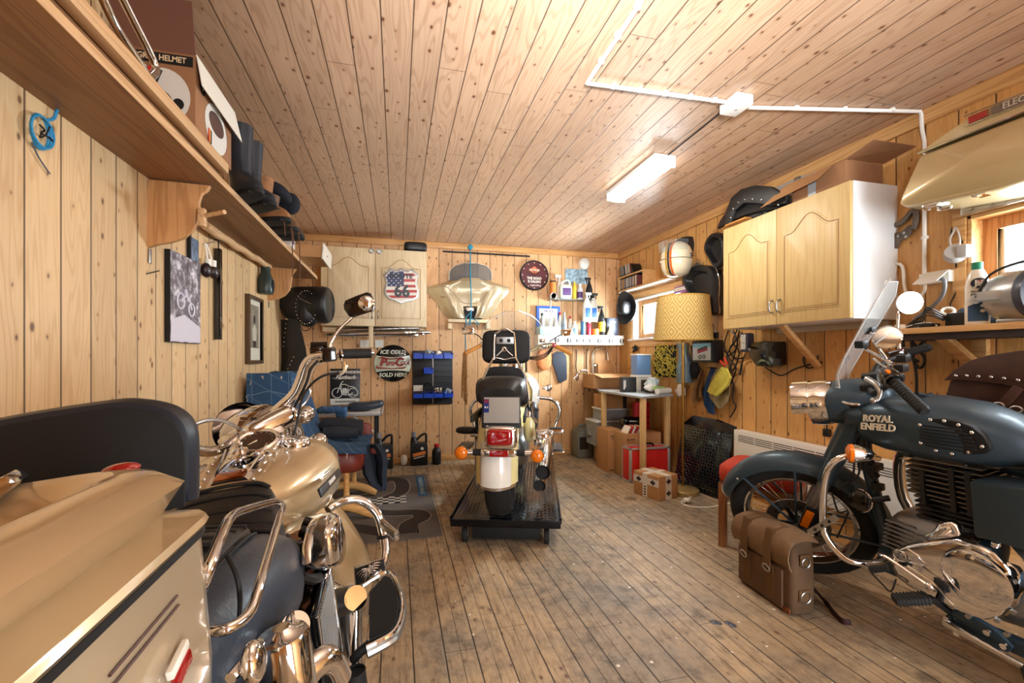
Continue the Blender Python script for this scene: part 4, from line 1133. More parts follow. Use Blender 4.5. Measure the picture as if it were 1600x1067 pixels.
# clear screen
b = B().mset(clear)
lft = [(1312, 606), (1309, 585), (1322, 555), (1340, 522), (1362, 482), (1382, 448), (1391, 436)]
rgt = [(1318, 604), (1326, 580), (1340, 556), (1357, 527), (1376, 496), (1396, 462), (1400, 440)]
rows = []
for k, ((u0, v0), (u1, v1)) in enumerate(zip(lft, rgt)):
    p, q = A(u0, v0, x=-.26 + .012 * k), A(u1, v1, x=.10 - .012 * k); p = A(u0, v0, x=-.21); q = A(u1 + 3, v1, x=.06)
    m2 = (p + q) / 2 + (Rr.I.to_3x3() @ V((-.3, .6, 0))) * .07
    rows.append([p + (m2 - p) * t * 2 * (1 - .5 * t) + (q - p) * 0 if False else (p * (1 - t) ** 2 + m2 * 2 * t * (1 - t) + q * t * t) for t in [j / 8 for j in range(9)]])
b.sheet(rows, .004); sc_ = b.bd('windscreen', rb)
b = B().mset(mat('screen_edge', (226, 232, 236), .15, .2)); b.tube([r[0] for r in rows] + rows[-1] + [r[-1] for r in rows[::-1]] + rows[0][::-1], .0022, 6); b.bd('screen_edge', sc_)
# tank
b = B().mset(teal)
tank_loft(b, [(.50, .05, .80, .87, .83), (.52, .085, .785, .895, .83), (.58, .115, .775, .935, .84), (.68, .145, .77, .972, .85), (.80, .158, .768, .985, .86), (.92, .155, .772, .982, .87), (1.0, .132, .785, .965, .88), (1.04, .09, .81, .94, .88), (1.055, .04, .85, .91, .88)], 32, e=.72)
tkr = b.bd('fuel_tank', rb)
b = B().mset(mat('cream_lettering', (226, 222, 206), .4))
pA, pB = A(1354, 661, x=-.148), A(1396, 664, x=-.158)
ax = (pB - pA).normalized(); up = V((.28, 0, 1)); up = (up - ax * up.dot(ax)).normalized(); nn = ax.cross(up); cc = (pA + pB) / 2 + nn * .012
b.text('ROYAL', fr(cc + up * .018, ax, up), .036, None, .0015, bold=.0012); b.text('ENFIELD', fr(cc - up * .014 + ax * .002, ax, up), .036, None, .0015, bold=.0012)
b.bd('tank_lettering', tkr)
b = B().mset(blackmt)
ol = [(1430, 672), (1432, 662), (1444, 656), (1465, 656), (1490, 660), (1512, 668), (1530, 682), (1540, 698), (1541, 705), (1534, 711), (1515, 712), (1490, 711), (1462, 706), (1442, 698), (1432, 686)]
pp = [A(u, v, x=-.155) for u, v in ol]; cpp = sum(pp, V()) / len(pp)
T = fr((-.150, 0, 0), (0, 1, 0), (0, 0, 1), (-1, 0, 0))
b.prism([(q.y, q.z) for q in pp], MT((-.138, 0, 0)) @ fr((0, 0, 0), (0, -1, 0), (0, 0, 1)) @ Matrix.Diagonal((-1, 1, -1, 1)), .026, bev=.004)
kp = b.bd('knee_pad', tkr, 'black rubber knee pad with chrome studs')
b = B().mset(rubber)
sh = [(q - cpp) * .82 + cpp for q in pp]
for i in range(7):
    z = min(q.z for q in sh) + .012 + (max(q.z for q in sh) - min(q.z for q in sh) - .024) * i / 6
    ys = [y for y in [min(q.y for q in sh) + .002 * k for k in range(90)] if inside(y, z, [V((q.y, q.z, 0)) for q in sh])]
    if len(ys) > 3: b.box((-.166, (ys[0] + ys[-1]) / 2, z), (.004, ys[-1] - ys[0], .006), None, .0015)
b.bd('pad_ribs', kp)
b = B().mset(chrome)
for u, v in ((1438, 692), (1437, 664), (1453, 656), (1475, 658), (1497, 664), (1518, 676), (1534, 698), (1513, 707), (1487, 709), (1462, 704)):
    q = A(u, v, x=-.166); b.sph(q, (.004, .006, .006), n=10, k=6)
b.bd('pad_studs', kp)
b = B().mset(blackmt); b.loft([seatring(*q) for q in ((.12, .14, .74, .86), (.3, .15, .75, .85), (.45, .13, .77, .845), (.53, .09, .79, .84), (.55, .04, .80, .83))]); b.bd('seat', rb)
b = B().mset(leather_b); b.sq((0, -.15, .86), (.13, .24, .05), .4, .4); b.bd('pillion_seat', rb)
# frame, side panel
b = B().mset(teal); d0, d1 = A(1352, 700, x=.0), A(1398, 862, x=.0)
b.tube([HP + V((0, -.02, -.02)), d0 + V((0, -.0, 0)), (0, 1.02, .38), (0, .93, .27), (0, .8, .22)], .024, 14, k=3)
b.tube([HP + V((0, -.06, 0)), (0, .6, .76), (0, .2, .72)], .024, 12)
for s in (-1, 1): b.tube([(s * .10, .25, .72), (s * .11, .30, .50), (s * .10, .34, .28), (s * .1, .1, .30), (0 + s * .1, 0, .32)], .018, 10, k=3); b.tube([(s * .12, .5, .74), (s * .14, .1, .72), (s * .13, -.3, .78)], .014, 10)
b.span((-.10, .86, .255), (.10, 1.0, .35), .02); b.span((-.17, .36, .205), (-.13, .62, .255), .012); b.span((-.14, .2, .24), (.14, .40, .32), .03)
for u, v, xa in ((1391, 826, -.05), (1413, 832, -.10), (1556, 850, -.16)): b.sph(A(u, v, x=xa), (.012, .012, .012), m=chrome)
b.tube([A(1540, 850, x=-.15), A(1575, 885, x=-.15), A(1605, 915, x=-.15)], .022, 12)
b.bd('frame', rb)
b = B().mset(teal)
ol = [(1519, 752), (1604, 762), (1640, 770), (1640, 870), (1604, 858), (1550, 842), (1530, 838), (1526, 832)]
pp = [A(u, v, x=-.175) for u, v in ol]
b.prism([(q.y, q.z) for q in pp], fr((-.19, 0, 0), (0, 1, 0), (0, 0, 1)), .12, bev=.006); b.bd('side_panel', rb, 'flat slate blue side panel')
# engine
fin_b = mat('black_fins', (24, 24, 25), .45); fin_s = mat('fin_edge', (140, 138, 134), .35, .9)
b = B().mset(fin_b); yc = .745
for i in range(13):
    z = .545 + .0185 * i; hw = .105 if i > 4 else .095; ln = .115 if i > 4 else .10
    if i < 11: b.box((0, yc, z), (2 * hw, 2 * ln, .0075), None, .002, seg=1, m=fin_b)
    if i >= 4: b.span((-hw - .001, yc - ln, z + .0016), (hw + .001, yc + ln, z + .0042), m=fin_s)
b.cyl((0, yc, .42), (0, yc, .76), .085, n=24)
for yy in (yc + .06, yc - .03, yc - .075): b.span((-.112, yy - .008, .60), (.112, yy + .008, .73 if yy > yc else .76), .002)
b.bd('cylinder', rb)
b = B().mset(chrome_w); b.sq((0, yc + .02, .79), (.095, .09, .03), .4, .4); b.cyl((-.06, yc - .03, .78), (-.06, yc - .03, .835), .022, n=16); b.cyl((-.06, yc + .06, .78), (-.06, yc + .06, .83), .02, n=16); b.sq((0, yc - .09, .79), (.08, .05, .025), .4, .4, m=castalu); b.bd('rocker_cover', rb)
b = B().mset(castalu); b.sq((0, .72, .40), (.14, .24, .15), .5, .5, n=28)
for i in range(7): b.box((-.02, .90 - .004 * i, .40 + .018 * i), (.24, .10, .006), None, .002)
b.bd('crankcase', rb)
b = B().mset(chrome)
ol = [(1394, 862), (1400, 856), (1420, 848), (1460, 842), (1500, 838), (1530, 846), (1560, 862), (1584, 890), (1593, 920), (1590, 945), (1575, 962), (1545, 968), (1510, 958), (1470, 938), (1425, 916), (1402, 898), (1394, 880)]
pp = [A(u, v, x=-.185) for u, v in ol]; cpr = sum(pp, V()) / len(pp)
Tp = MT((-.185, 0, 0)) @ fr((0, 0, 0), (0, 1, 0), (0, 0, 1))
rings = []
for x, k in ((-.12, 1.0), (-.175, 1.0), (-.192, .985), (-.204, .95), (-.210, .86)):
    rings.append([V((x, cpr.y + (q.y - cpr.y) * k, cpr.z + (q.z - cpr.z) * k)) for q in pp])
b.loft(rings)
pc = A(1525, 905, x=-.21); b.lathe([(.095, -.01), (.092, .004), (.086, .008), (.04, .012), (0, .013)], pc, (-1, 0, 0), 36)
pr = b.bd('primary_cover', rb)
b = B().mset(chrome); lgc = A(1406, 868, x=-.214); b.torus(lgc, (-1, 0, 0), .02, .003, 24, 6); b.text('RE', fr(lgc + V((-.002, 0, 0)), (0, -1, 0), (0, 0, 1)), .026, steel, .001, bold=.0008)
b.tube([A(1415, 856, x=-.212), A(1434, 868, x=-.212), A(1446, 884, x=-.212), A(1420, 878, x=-.212)], .0025, 6, k=3); b.bd('primary_badge', pr)
b = B().mset(steel)
for u, v in ((1585, 955), (1586, 908), (1560, 968), (1515, 962), (1450, 845), (1575, 990)): q = A(u, v, x=-.19); b = B().mset(steel); b.cyl(q, q + V((-.012, 0, 0)), .008, n=6); b.bd('primary_bolt', pr)
b = B().mset(chrome); s0 = A(1465, 836, x=-.12); s1 = A(1492, 822, x=-.10)
b.tube([A(1440, 842, x=-.12), s0, A(1478, 826, x=-.11), A(1492, 822, x=-.10), A(1500, 838, x=-.12)], [.012, .02, .024, .022, .014], 14, k=4); b.cyl(A(1486, 822, x=-.06), A(1508, 828, x=-.02), .02, n=16); b.box(A(1450, 842, x=-.13), (.03, .06, .02), None, .005, m=castalu)
b.bd('starter_motor', rb)
# gear lever, pegs, stand
b = B().mset(chrome); g0 = A(1388, 872, x=-.24); g1 = A(1452, 916, x=-.25); g2 = A(1478, 942, x=-.24)
b.tube([A(1372, 866, x=-.26), g0, g1, A(1460, 922, x=-.24)], .006, 8, k=3); b.sph(g1, .012); b.tube([A(1418, 884, x=-.235), A(1455, 908, x=-.235), A(1490, 945, x=-.235)], .004, 6); b.bd('gear_lever', rb)
b = B().mset(rubber); b.cyl(A(1360, 890, x=-.27), A(1388, 887, x=-.25), .013, n=14); b.bd('shift_rubber', rb)
b = B().mset(rubber); p0, p1 = A(1396, 937, x=-.33), A(1452, 934, x=-.24)
d = p1 - p0; R_ = d.to_track_quat('X', 'Z').to_matrix().to_4x4(); b.box((p0 + p1) / 2, (d.length, .045, .026), R_, .008)
for i in range(9): b.box(p0 + d * (.1 + .1 * i), (.004, .047, .028), R_, .001)
b.bd('foot_peg', rb)
b = B().mset(black); b.tube([p1, A(1470, 945, x=-.2), A(1490, 960, x=-.16)], .012, 8); b.tube([A(1362, 896, x=-.22), A(1378, 912, x=-.24), A(1392, 924, x=-.24), A(1400, 905, x=-.2)], .003, 6, k=3); b.bd('peg_arm', rb)
b = B().mset(teal)
pp = [A(u, v, x=-.17) for u, v in ((1480, 955), (1500, 950), (1560, 985), (1585, 1010), (1578, 1018), (1540, 1005), (1500, 985))]
b.prism([(q.y, q.z) for q in pp], fr((-.18, 0, 0), (0, 1, 0), (0, 0, 1)), .02, bev=.003); sb_ = b.bd('stand_bracket', rb)
b = B().mset(chrome)
for u, v in ((1498, 988), (1545, 987), (1571, 1008), (1482, 965)): q = A(u, v, x=-.185); b = B().mset(chrome); b.cyl(q, q + V((-.014, 0, 0)), .009, n=14); b.bd('stand_bolt', sb_)
b = B().mset(chrome_w); s0 = A(1478, 972, x=-.19); s1 = A(1512, 992, x=-.20); s2 = A(1600, 1042, x=-.215)
b.tube([s0, s1, (s1 + s2) / 2, s2], [.016, .014, .010, .009], 10, k=3); ss = b.bd('side_stand', rb)
b = B().mset(black); fl = Rr.I @ V((1.70, .62, .008)); w2 = MR @ s2
b = NM(black); b.tube([w2, V((w2.x - .01, w2.y - .06, .02))], .011, 8); b.box((w2.x - .01, w2.y - .06, .012), (.05, .06, .02), None, .004); b.bd('stand_foot', ss)
# crash guard with turn lamp and clamp plate
b = B().mset(chrome)
G = [A(1372, 716, x=-.08), A(1350, 712, x=-.18), A(1325, 712, x=-.27), A(1303, 722, x=-.31), A(1290, 745, x=-.325), A(1286, 790, x=-.33), A(1287, 828, x=-.33), A(1300, 852, x=-.325), A(1320, 872, x=-.31), A(1340, 879, x=-.28), A(1365, 879, x=-.22), A(1385, 874, x=-.16), A(1398, 868, x=-.08)]
b.tube([V((-q.x, q.y, q.z)) for q in G], .0125, 12, k=5); b.bd('crash_guard', rb); b = B().mset(chrome); b.tube(G, .0125, 14, k=5)
cg = b.bd('crash_guard', rb)
b = B().mset(steel); p0, p1 = A(1264, 832, x=-.345), A(1308, 807, x=-.335); d = p1 - p0
R_ = fr((0, 0, 0), d.normalized(), (-.85, -.5, .2)); b.box((p0 + p1) / 2, (d.length, .02, .026), R_, .003)
for k in (.25, .5, .75): q = p0 + d * k; b.cyl(q + R_.to_3x3() @ V((0, -.0, 0)) + V((-.014, -.008, .002)), q, .006, n=8, m=black)
b.bd('clamp_plate', cg)
b = B().mset(chrome); tcn = A(1332, 708, x=-.27); dirv = (Rr.I.to_3x3() @ V((-.75, .62, 0))).normalized()
b.lathe([(0, -.075), (.022, -.055), (.033, -.02), (.036, .0)], tcn, dirv, 24); tsr = b.bd('turn_signal', rb)
b = B().mset(orange_l); b.lathe([(.036, 0), (.034, .012), (.02, .02), (0, .022)], tcn, dirv, 24); b.bd('lens', tsr, 'round amber lens')
b = B().mset(blackgl); hcn = A(1344, 782, x=-.06); hd = (Rr.I.to_3x3() @ V((-.8, -.1, .05))).normalized()
b.lathe([(0, -.03), (.03, -.028), (.035, -.01), (.046, 0), (.048, .006), (.04, .01), (.02, .008), (0, .012)], hcn, hd, 28); b.torus(hcn, hd, .047, .003, 28, 6, m=chrome); b.tube([hcn, A(1362, 782, x=-.05), A(1390, 778, x=-.02)], .012, 8, m=black); b.bd('horn', rb)
b = B().mset(black)
b.tube([A(1352, 640, x=-.06), A(1345, 680, x=-.05), A(1350, 715, x=-.05), A(1368, 745, x=-.02)], .018, 10, k=4)
b.tube([A(1345, 715, x=-.10), A(1340, 745, x=-.10), A(1322, 755, x=-.1), A(1310, 765, x=-.1)], .004, 6, k=4); b.tube([A(1335, 720, x=-.12), A(1332, 745, x=-.12), A(1318, 750, x=-.1)], .004, 6, k=4); b.tube([A(1300, 770, x=-.1), A(1310, 800, x=-.1), A(1325, 800, x=-.1), A(1308, 840, x=-.1)], .004, 6, k=4)
b.box(A(1360, 728, x=-.03), (.06, .07, .03), None, .006); b.box(A(1372, 760, x=-.02), (.03, .04, .03), None, .006); b.bd('wiring', rb)
b = B().mset(chrome); b.tube([(.03, .85, .76), (.10, 1.0, .70), (.15, 1.02, .45), (.17, .8, .30), (.2, .3, .30), (.22, -.3, .34)], .022, 12, k=5); b.bd('exhaust_pipe', rb)
# ================================================================== ceiling fittings
def PY(u, v, off=0.0): return P(u, v, Y=YB - off)
def PX(u, v, off=0.0): return P(u, v, X=XR - off)
def PL(u, v, off=0.0): return P(u, v, X=XL + off)
def polyY(mb, px, Y, th, m=None, bev=0, smooth=False):
    q = [P(u, v, Y=Y) for u, v in px]; return mb.prism([(p.x, p.z) for p in q], fr((0, Y, 0), (1, 0, 0), (0, 0, 1)), th, m, smooth, bev)
def polyX(mb, px, X, th, m=None, bev=0, smooth=False):
    q = [P(u, v, X=X) for u, v in px]; return mb.prism([(-p.y, p.z) for p in q], fr((X, 0, 0), (0, -1, 0), (0, 0, 1)), th, m, smooth, bev)
def polyL(mb, px, X, th, m=None, bev=0, smooth=False):
    q = [P(u, v, X=X) for u, v in px]; return mb.prism([(p.y, p.z) for p in q], fr((X, 0, 0), (0, 1, 0), (0, 0, 1)), th, m, smooth, bev)
def polyZ(mb, px, Z, th, m=None, bev=0):
    q = [P(u, v, Z=Z) for u, v in px]; return mb.prism([(p.x, p.y) for p in q], MT((0, 0, Z)), th, m, False, bev)
def TB(p): return fr(p, (1, 0, 0), (0, 0, 1))
def TR(p): return fr(p, (0, -1, 0), (0, 0, 1))
def TL(p): return fr(p, (0, 1, 0), (0, 0, 1))
cardb = mat('cardboard', (186, 140, 94), .8, var=.08, vs=6)
cardb_d = mat('cardboard_dark', (146, 104, 72), .8, var=.1, vs=6)
cream_p = mat('cream_plastic', (238, 234, 222), .4)
pa = P(1022, 246, Z=H - .03); pb = P(948, 304, Z=H - .03)
FX = V(((pa.x + pb.x) / 2 + .075, (pa.y + pb.y) / 2, 0)); FXL = abs(pa.y - pb.y)
t = thing('ceiling_light', 'white tube ceiling light fixed along the boards, switched on', 'lamp', (FX.x, FX.y, H - .09))
NM(white).span((FX.x - .075, FX.y - FXL / 2, H - .03), (FX.x + .075, FX.y + FXL / 2, H - .002), .006).bd('housing', t)
b = NM(mat('lamp_diffuser', (255, 250, 240), .4, emit=(255, 246, 230), es=8))
b.loft([[V((FX.x - .07, y, H - .03)), V((FX.x - .06, y, H - .07)), V((FX.x - .035, y, H - .085)), V((FX.x + .035, y, H - .085)), V((FX.x + .06, y, H - .07)), V((FX.x + .07, y, H - .03))] for y in (FX.y - FXL / 2 + .01, FX.y + FXL / 2 - .01)])
b.bd('diffuser', t, 'glowing white diffuser')
NM(white).span((FX.x - .076, FX.y - FXL / 2 - .004, H - .08), (FX.x + .076, FX.y - FXL / 2 + .012, H - .002), .006).bd('end_cap', t)
NM(white).span((FX.x - .076, FX.y + FXL / 2 - .012, H - .08), (FX.x + .076, FX.y + FXL / 2 + .004, H - .002), .006).bd('end_cap', t)
zc = H - .012
c0, c1, c2, c3, c4 = P(1003, 0, Z=zc), P(917, 130, Z=zc), P(1138, 160, Z=zc), P(1168, 168, Z=zc), P(1432, 192, Z=zc)
c00 = c0 + (c0 - c1) * 1.5
t = thing('cable_conduit', 'white electric conduit running across the ceiling boards to the junction box', 'conduit', c1)
NM(white).tube([c00, c0, c1 + (c0 - c1).normalized() * .03, c1, c1 + (c2 - c1).normalized() * .03, c2], .009, 8).bd('pipe', t)
for k in range(1, 6):
    q = c1 + (c2 - c1) * (k / 5.6); NM(white).box(q + V((0, 0, .003)), (.02, .026, .018), None, .004).bd('clip', t)
for k in range(1, 4):
    q = c1 + (c0 - c1) * (k / 3.2); NM(white).box(q + V((0, 0, .003)), (.026, .02, .018), None, .004).bd('clip', t)
t = thing('cable_conduit', 'white conduit from the junction box down the right wall to the socket', 'conduit', c4)
wx = XR - .012; w0 = P(1432, 200, X=wx); w1 = P(1441, 428, X=wx)
c4 = V((wx - .03, w1.y - .01, zc)); w0 = V((wx - .018, c4.y, H - .10)); w1 = V((wx, c4.y, w1.z))
NM(white).tube([c3, c4 + (c3 - c4).normalized() * .05, c4, V((wx - .022, c4.y, H - .03)), w0, V((wx, c4.y, H - .16)), w1], .009, 8).bd('pipe', t)
for k in (1, 2, 3):
    q = c3 + (c4 - c3) * (k / 3.6); NM(white).box(q + V((0, 0, .003)), (.02, .026, .018), None, .004).bd('clip', t)
for k in (.35, .75):
    q = w0 + (w1 - w0) * k; q.x = wx; NM(white).box(q + V((.003, 0, 0)), (.02, .026, .018), None, .004).bd('clip', t)
jb = P(1150, 168, Z=H - .04)
t = thing('junction_box', 'white square junction box on the ceiling where conduits meet', 'junction box', jb)
NM(white).box((jb.x, jb.y, H - .026), (.095, .12, .05), None, .006).bd('box', t)
NM(mat('grey_paint', (150, 150, 150), .5)).cyl((jb.x, jb.y, H - .053), (jb.x, jb.y, H - .0505), .006).bd('screw', t)
b = NM(blackmt); b.tube([(jb.x, jb.y + .06, H - .006), (FX.x + .02, FX.y - FXL / 2 - .0, H - .006)], .004, 6)
tag(b.build('lamp_cable'), 'thin black cable along a ceiling groove between junction box and tube light', 'cable')
# ================================================================== left wall: long shelf and what is on or under it
ply = wood('shelf_timber', (150, 106, 66), (112, 74, 42), 1, 1.0)
edge = wood('shelf_edge', (216, 178, 134), (180, 136, 92), 1, 1.2)
t = thing('wall_shelf', 'long brown board shelf on carved brackets along the left wall', 'shelf', (XL, 1.5, 1.53))
SX = -.715
b = NM(ply); b.span((XL, -1.2, 1.858), (SX, 4.46, 1.884), .002); b.bd('shelf_board', t)
b = NM(edge); b.span((SX, -1.2, 1.857), (SX + .004, 4.46, 1.885), .001); b.bd('edge_strip', t)
b = NM(ply); b.span((XL, -1.2, 1.886), (SX - .008, 2.13, 1.93), .002); b.bd('upper_board', t)
b = NM(edge); b.span((SX - .004, -1.2, 1.905), (SX + .028, 2.13, 1.945), .003); b.bd('front_batten', t)
brk = wood('bracket_timber', (206, 156, 104), (168, 116, 68), 2, 1.2)
b = NM(brk); polyY(b, [(236, 283), (331, 293), (327, 300), (318, 306), (314, 318), (314, 335), (311, 350), (303, 364), (288, 375), (268, 381), (248, 384), (230, 390)], 2.15, .024, bev=.003)
br = b.bd('bracket', t); b = NM(steel); q = P(231, 400, Y=2.14); b.box((XL + .004, 2.14, q.z), (.006, .02, .06), None, .003); b.bd('bracket_tab', br)
b = NM(edge); q0, q1 = P(316, 338, Y=2.12), P(351, 331, Y=2.06); b.box(P(316, 340, Y=2.11), (.026, .03, .075), None, .006); b.cyl(q0 + V((0, 0, .0)), q1, .009, n=12); b.bd('peg', br)
b = NM(brk); polyY(b, [(419, 418), (464, 421), (459, 428), (456, 440), (454, 453), (447, 462), (436, 468), (420, 470)], 3.9, .024, bev=.003); br = b.bd('bracket', t)
b = NM(steel); b.box((XL + .004, 3.89, P(419, 476, Y=3.89).z), (.006, .02, .05), None, .003); b.bd('bracket_tab', br)
t = thing('wooden_rod', 'rough round wooden rod under the shelf, between its two brackets', 'rod', P(370, 385, X=XL + .06))
b = NM(edge); r0, r1 = P(321, 354, X=XL + .05), P(421, 417, X=XL + .05)
b.tube([r0 + (r1 - r0) * (k / 8) + V((0, 0, .004 * (-1) ** k)) for k in range(9)], [.02, .022, .02, .023, .02, .022, .021, .02, .018], 10); b.bd('stick', t)
# chrome crash bars
b = NM(chrome); X0 = -.735
for d in (0, 1):
    pass
p = [P(148, -30, X=-.70), P(180, 40, X=-.705), P(214, 92, X=-.71), P(236, 126, X=-.715), P(243, 136, X=-.72)]
b.tube(p, .011, 12, k=4)
p = [P(178, -30, X=-.74), P(205, 25, X=-.74), P(232, 78, X=-.735), P(243, 104, X=-.73), P(243, 113, X=-.725), P(236, 120, X=-.72)]
b.tube(p, .011, 12, k=4); tag(b.build('crash_bar'), 'chrome tube crash bar lying on the shelf beside the helmet box', 'crash bar')
# helmet box
t = thing('helmet_box', 'open cardboard helmet box with a printed white helmet, on the left shelf', 'box', (-.83, 2.0, 1.945))
hx0, hx1, hy0, hy1, hz0, hz1 = -.955, -.70, 1.84, 2.20, 1.947, 2.215
b = NM(cardb_d); b.span((hx0, hy0, hz0), (hx1, hy1, hz1), .002)
cb = b.bd('carton', t)
b = NM(mat('carton_brown', (112, 74, 60), .6)); b.loft([[V((hx0, hy0, hz1)), V((hx1, hy0, hz1)), V((hx1, hy0 + .003, hz1)), V((hx0, hy0 + .003, hz1))], [V((hx0 + .0, hy0 - .03, hz1 + .17)), V((hx1 - .0, hy0 - .03, hz1 + .17)), V((hx1, hy0 - .027, hz1 + .17)), V((hx0, hy0 - .027, hz1 + .17))]], smooth=False); b.bd('brown_flap', t)
b = NM(cream_p); b.loft([[V((hx1 + .002, hy0, hz1 + .002)), V((hx1 + .002, hy1 + .03, hz1 + .002)), V((hx1 + .005, hy1 + .03, hz1 + .002)), V((hx1 + .005, hy0, hz1 + .002))], [V((hx1 + .022, hy0 - .005, hz1 - .11)), V((hx1 + .022, hy1 + .06, hz1 - .115)), V((hx1 + .025, hy1 + .06, hz1 - .115)), V((hx1 + .025, hy0 - .005, hz1 - .11))]], smooth=False); b.bd('white_flap', t)
b = NM(blackmt); fy = hy0 - .0012
b.box(((hx0 + hx1) / 2 + .005, fy, hz1 - .028), (.23, .002, .036), None, .0); b.mset(mat('sand_ink', (222, 196, 160), .6)); b.text('INTEGRAL HELMET', TB(((hx0 + hx1) / 2, fy - .002, hz1 - .028)), .028, None, .0004, bold=.0006, sx=.84); b.bd('print_band', cb)
b = NM(mat('print_white', (214, 212, 206), .5))
ell = lambda cx, cz, a, c, n=28, k=1.0: [(cx + a * cos(2 * pi * i / n), cz + c * sin(2 * pi * i / n)) for i in range(n)]
b.prism(ell(-.80, 2.055, .085, .098), fr((0, fy, 0), (1, 0, 0), (0, 0, 1)), .001); b.prism(ell(-.83, 2.035, .06, .045), fr((0, fy - .001, 0), (1, 0, 0), (0, 0, 1)), .0012, mat('print_visor', (84, 62, 58), .3))
b.prism(ell(-.752, 2.03, .018, .02), fr((0, fy - .002, 0), (1, 0, 0), (0, 0, 1)), .0012, blackmt)
for i, cc in enumerate(((196, 40, 34), (222, 150, 50), (40, 40, 44))): b.box((-.845 + .016 * i, fy - .0022, 2.13 - .005 * i), (.01, .001, .05), rot('Y', 20), m=mat('stripe_%d' % i, cc, .5))
sx = hx1 + .0008
b.prism(ell(2.03, 2.04, .11, .09), fr((sx, 0, 0), (0, 1, 0), (0, 0, 1)), .001, mat('print_white', (214, 212, 206))); b.prism(ell(2.03, 2.06, .075, .042), fr((sx + .001, 0, 0), (0, 1, 0), (0, 0, 1)), .001, mat('print_visor', (84, 62, 58)))
for i, cc in enumerate(((196, 40, 34), (222, 150, 50), (40, 40, 44))): b.box((sx + .0022, 1.95 + .012 * i, 1.985), (.001, .008, .05), None, m=MATS['stripe_%d' % i])
b.prism(ell(1.90, 2.13, .022, .024), fr((sx, 0, 0), (0, 1, 0), (0, 0, 1)), .001, blackmt); b.text('S', TL((sx + .0016, 1.90, 2.13)), .03, whitegl, .0003)
b.bd('helmet_print', cb)
# boots and shoes
def boot(name, label, M, h, m, sole, L=.27, laces=False):
    t = thing(name, label, 'boot', M, None)
    b = MB(M).mset(m); k = L / .29
    st = [(.022, .115, .135, .047), (.05, .113, .132, .048), (.075, .098, .118, .046), (.10, .072, .092, .044), (.13, .048, .068, .044)]
    st += [(.13 + (h - .13) * q, .04 + .004 * q, .062 + .01 * q, .046 + .012 * q) for q in (.3, .6, .85, 1.0)]
    b.loft([[V(((c + a * cos(2 * pi * i / 24) * (1 if cos(2 * pi * i / 24) > 0 else .9)) * k, w * sin(2 * pi * i / 24), z)) for i in range(24)] for z, c, a, w in st]); up = b.bd('upper', t)
    b = MB(M).mset(sole); b.loft([[V(((.115 + r * cos(2 * pi * i / 24)) * k, w * sin(2 * pi * i / 24), z)) for i in range(24)] for z, r, w in ((0, .137, .046), (.004, .142, .05), (.022, .143, .051), (.026, .137, .048))])
    for i in range(9): b.box(((.0 + .028 * i) * k, 0, .003), (.012, .09, .007), None, .001)
    b.bd('sole', t)
    if laces:
        b = MB(M).mset(mat('boot_lace', (92, 60, 40), .8))
        b.tube([(.10 * k, .02, .09), (.17 * k, .03, .06), (.23 * k, .025, .02), (.25 * k, .02, -.1), (.245 * k, .03, -.30)], .003, 5, k=4); b.tube([(.11 * k, -.02, .09), (.18 * k, -.03, .05), (.225 * k, -.02, .01), (.238 * k, -.02, -.08)], .003, 5, k=4); b.bd('lace', up)
    return t
bootm = mat('boot_leather', (44, 48, 56), .38, bump=.2, bs=60); brownm = mat('boot_suede', (150, 104, 66), .75, var=.15, vs=20); brown2 = mat('boot_brown', (106, 74, 52), .7, var=.15, vs=20)
def sM(u, v, a=0, z=1.885):
    q = P(u, v, Z=z); q.x = min(q.x, -.78) if False else q.x
    return MT((-.93, q.y, z)) @ rot('Z', a)
boot('motorcycle_boot', 'tall black leather boot on the left shelf, right beside the helmet box', MT((-.765, 2.46, 1.886)) @ rot('Z', -48), .36, bootm, blackmt)
boot('motorcycle_boot', 'tall black leather boot next to the tan suede boot on the left shelf', MT((-.765, 2.61, 1.886)) @ rot('Z', -42), .35, bootm, blackmt)
boot('work_boot', 'tan suede work boot with a long dangling lace on the left shelf', MT((-.78, 2.84, 1.886)) @ rot('Z', -30), .26, brownm, blackmt, laces=True)
boot('work_boot', 'brown work boot between tan boot and black cap on the left shelf', MT((-.79, 3.00, 1.886)) @ rot('Z', -22), .22, brown2, blackmt, laces=True)
boot('work_boot', 'dark brown low boot under the black cap on the left shelf', MT((-.80, 3.15, 1.886)) @ rot('Z', -14), .16, mat('boot_dark', (74, 54, 42), .7), blackmt)
t = thing('knit_cap', 'black cloth cap lying on top of the brown boots on the shelf', 'cap', (-.85, 3.08, 2.05)); b = NM(mat('black_knit', (18, 20, 30), .9, bump=.4, bs=140)); b.sq((-.74, 3.06, 2.16), (.10, .11, .05), .8, .9, warp=lambda p: (p.x, p.y, p.z - .5 * p.x * p.x * 6)); b.sq((-.68, 3.17, 2.13), (.07, .06, .07), .9, .9); b.bd('cloth', t)
t = thing('spray_box', 'white and blue box with a blue bottle picture behind the boots on the shelf', 'box', (-.86, 3.35, 1.886)); b = NM(whitegl); b.span((-.88, 3.30, 1.886), (-.69, 3.42, 2.05), .002); bx = b.bd('box', t)
b = NM(mat('print_blue', (30, 70, 170), .4)); b.span((-.6895, 3.34, 1.91), (-.6885, 3.38, 2.0)); b.span((-.6895, 3.35, 2.0), (-.6885, 3.37, 2.025)); b.span((-.80, 3.299, 1.91), (-.74, 3.2995, 2.0)); b.bd('bottle_print', bx)
t = thing('cardboard_tray', 'flat brown cardboard box with a white end jutting out past the shelf', 'box', (-.72, 3.9, 1.886)); b = NM(cardb); b.span((-.90, 3.62, 1.887), (-.545, 4.0, 1.975), .003); b.bd('carton', t)
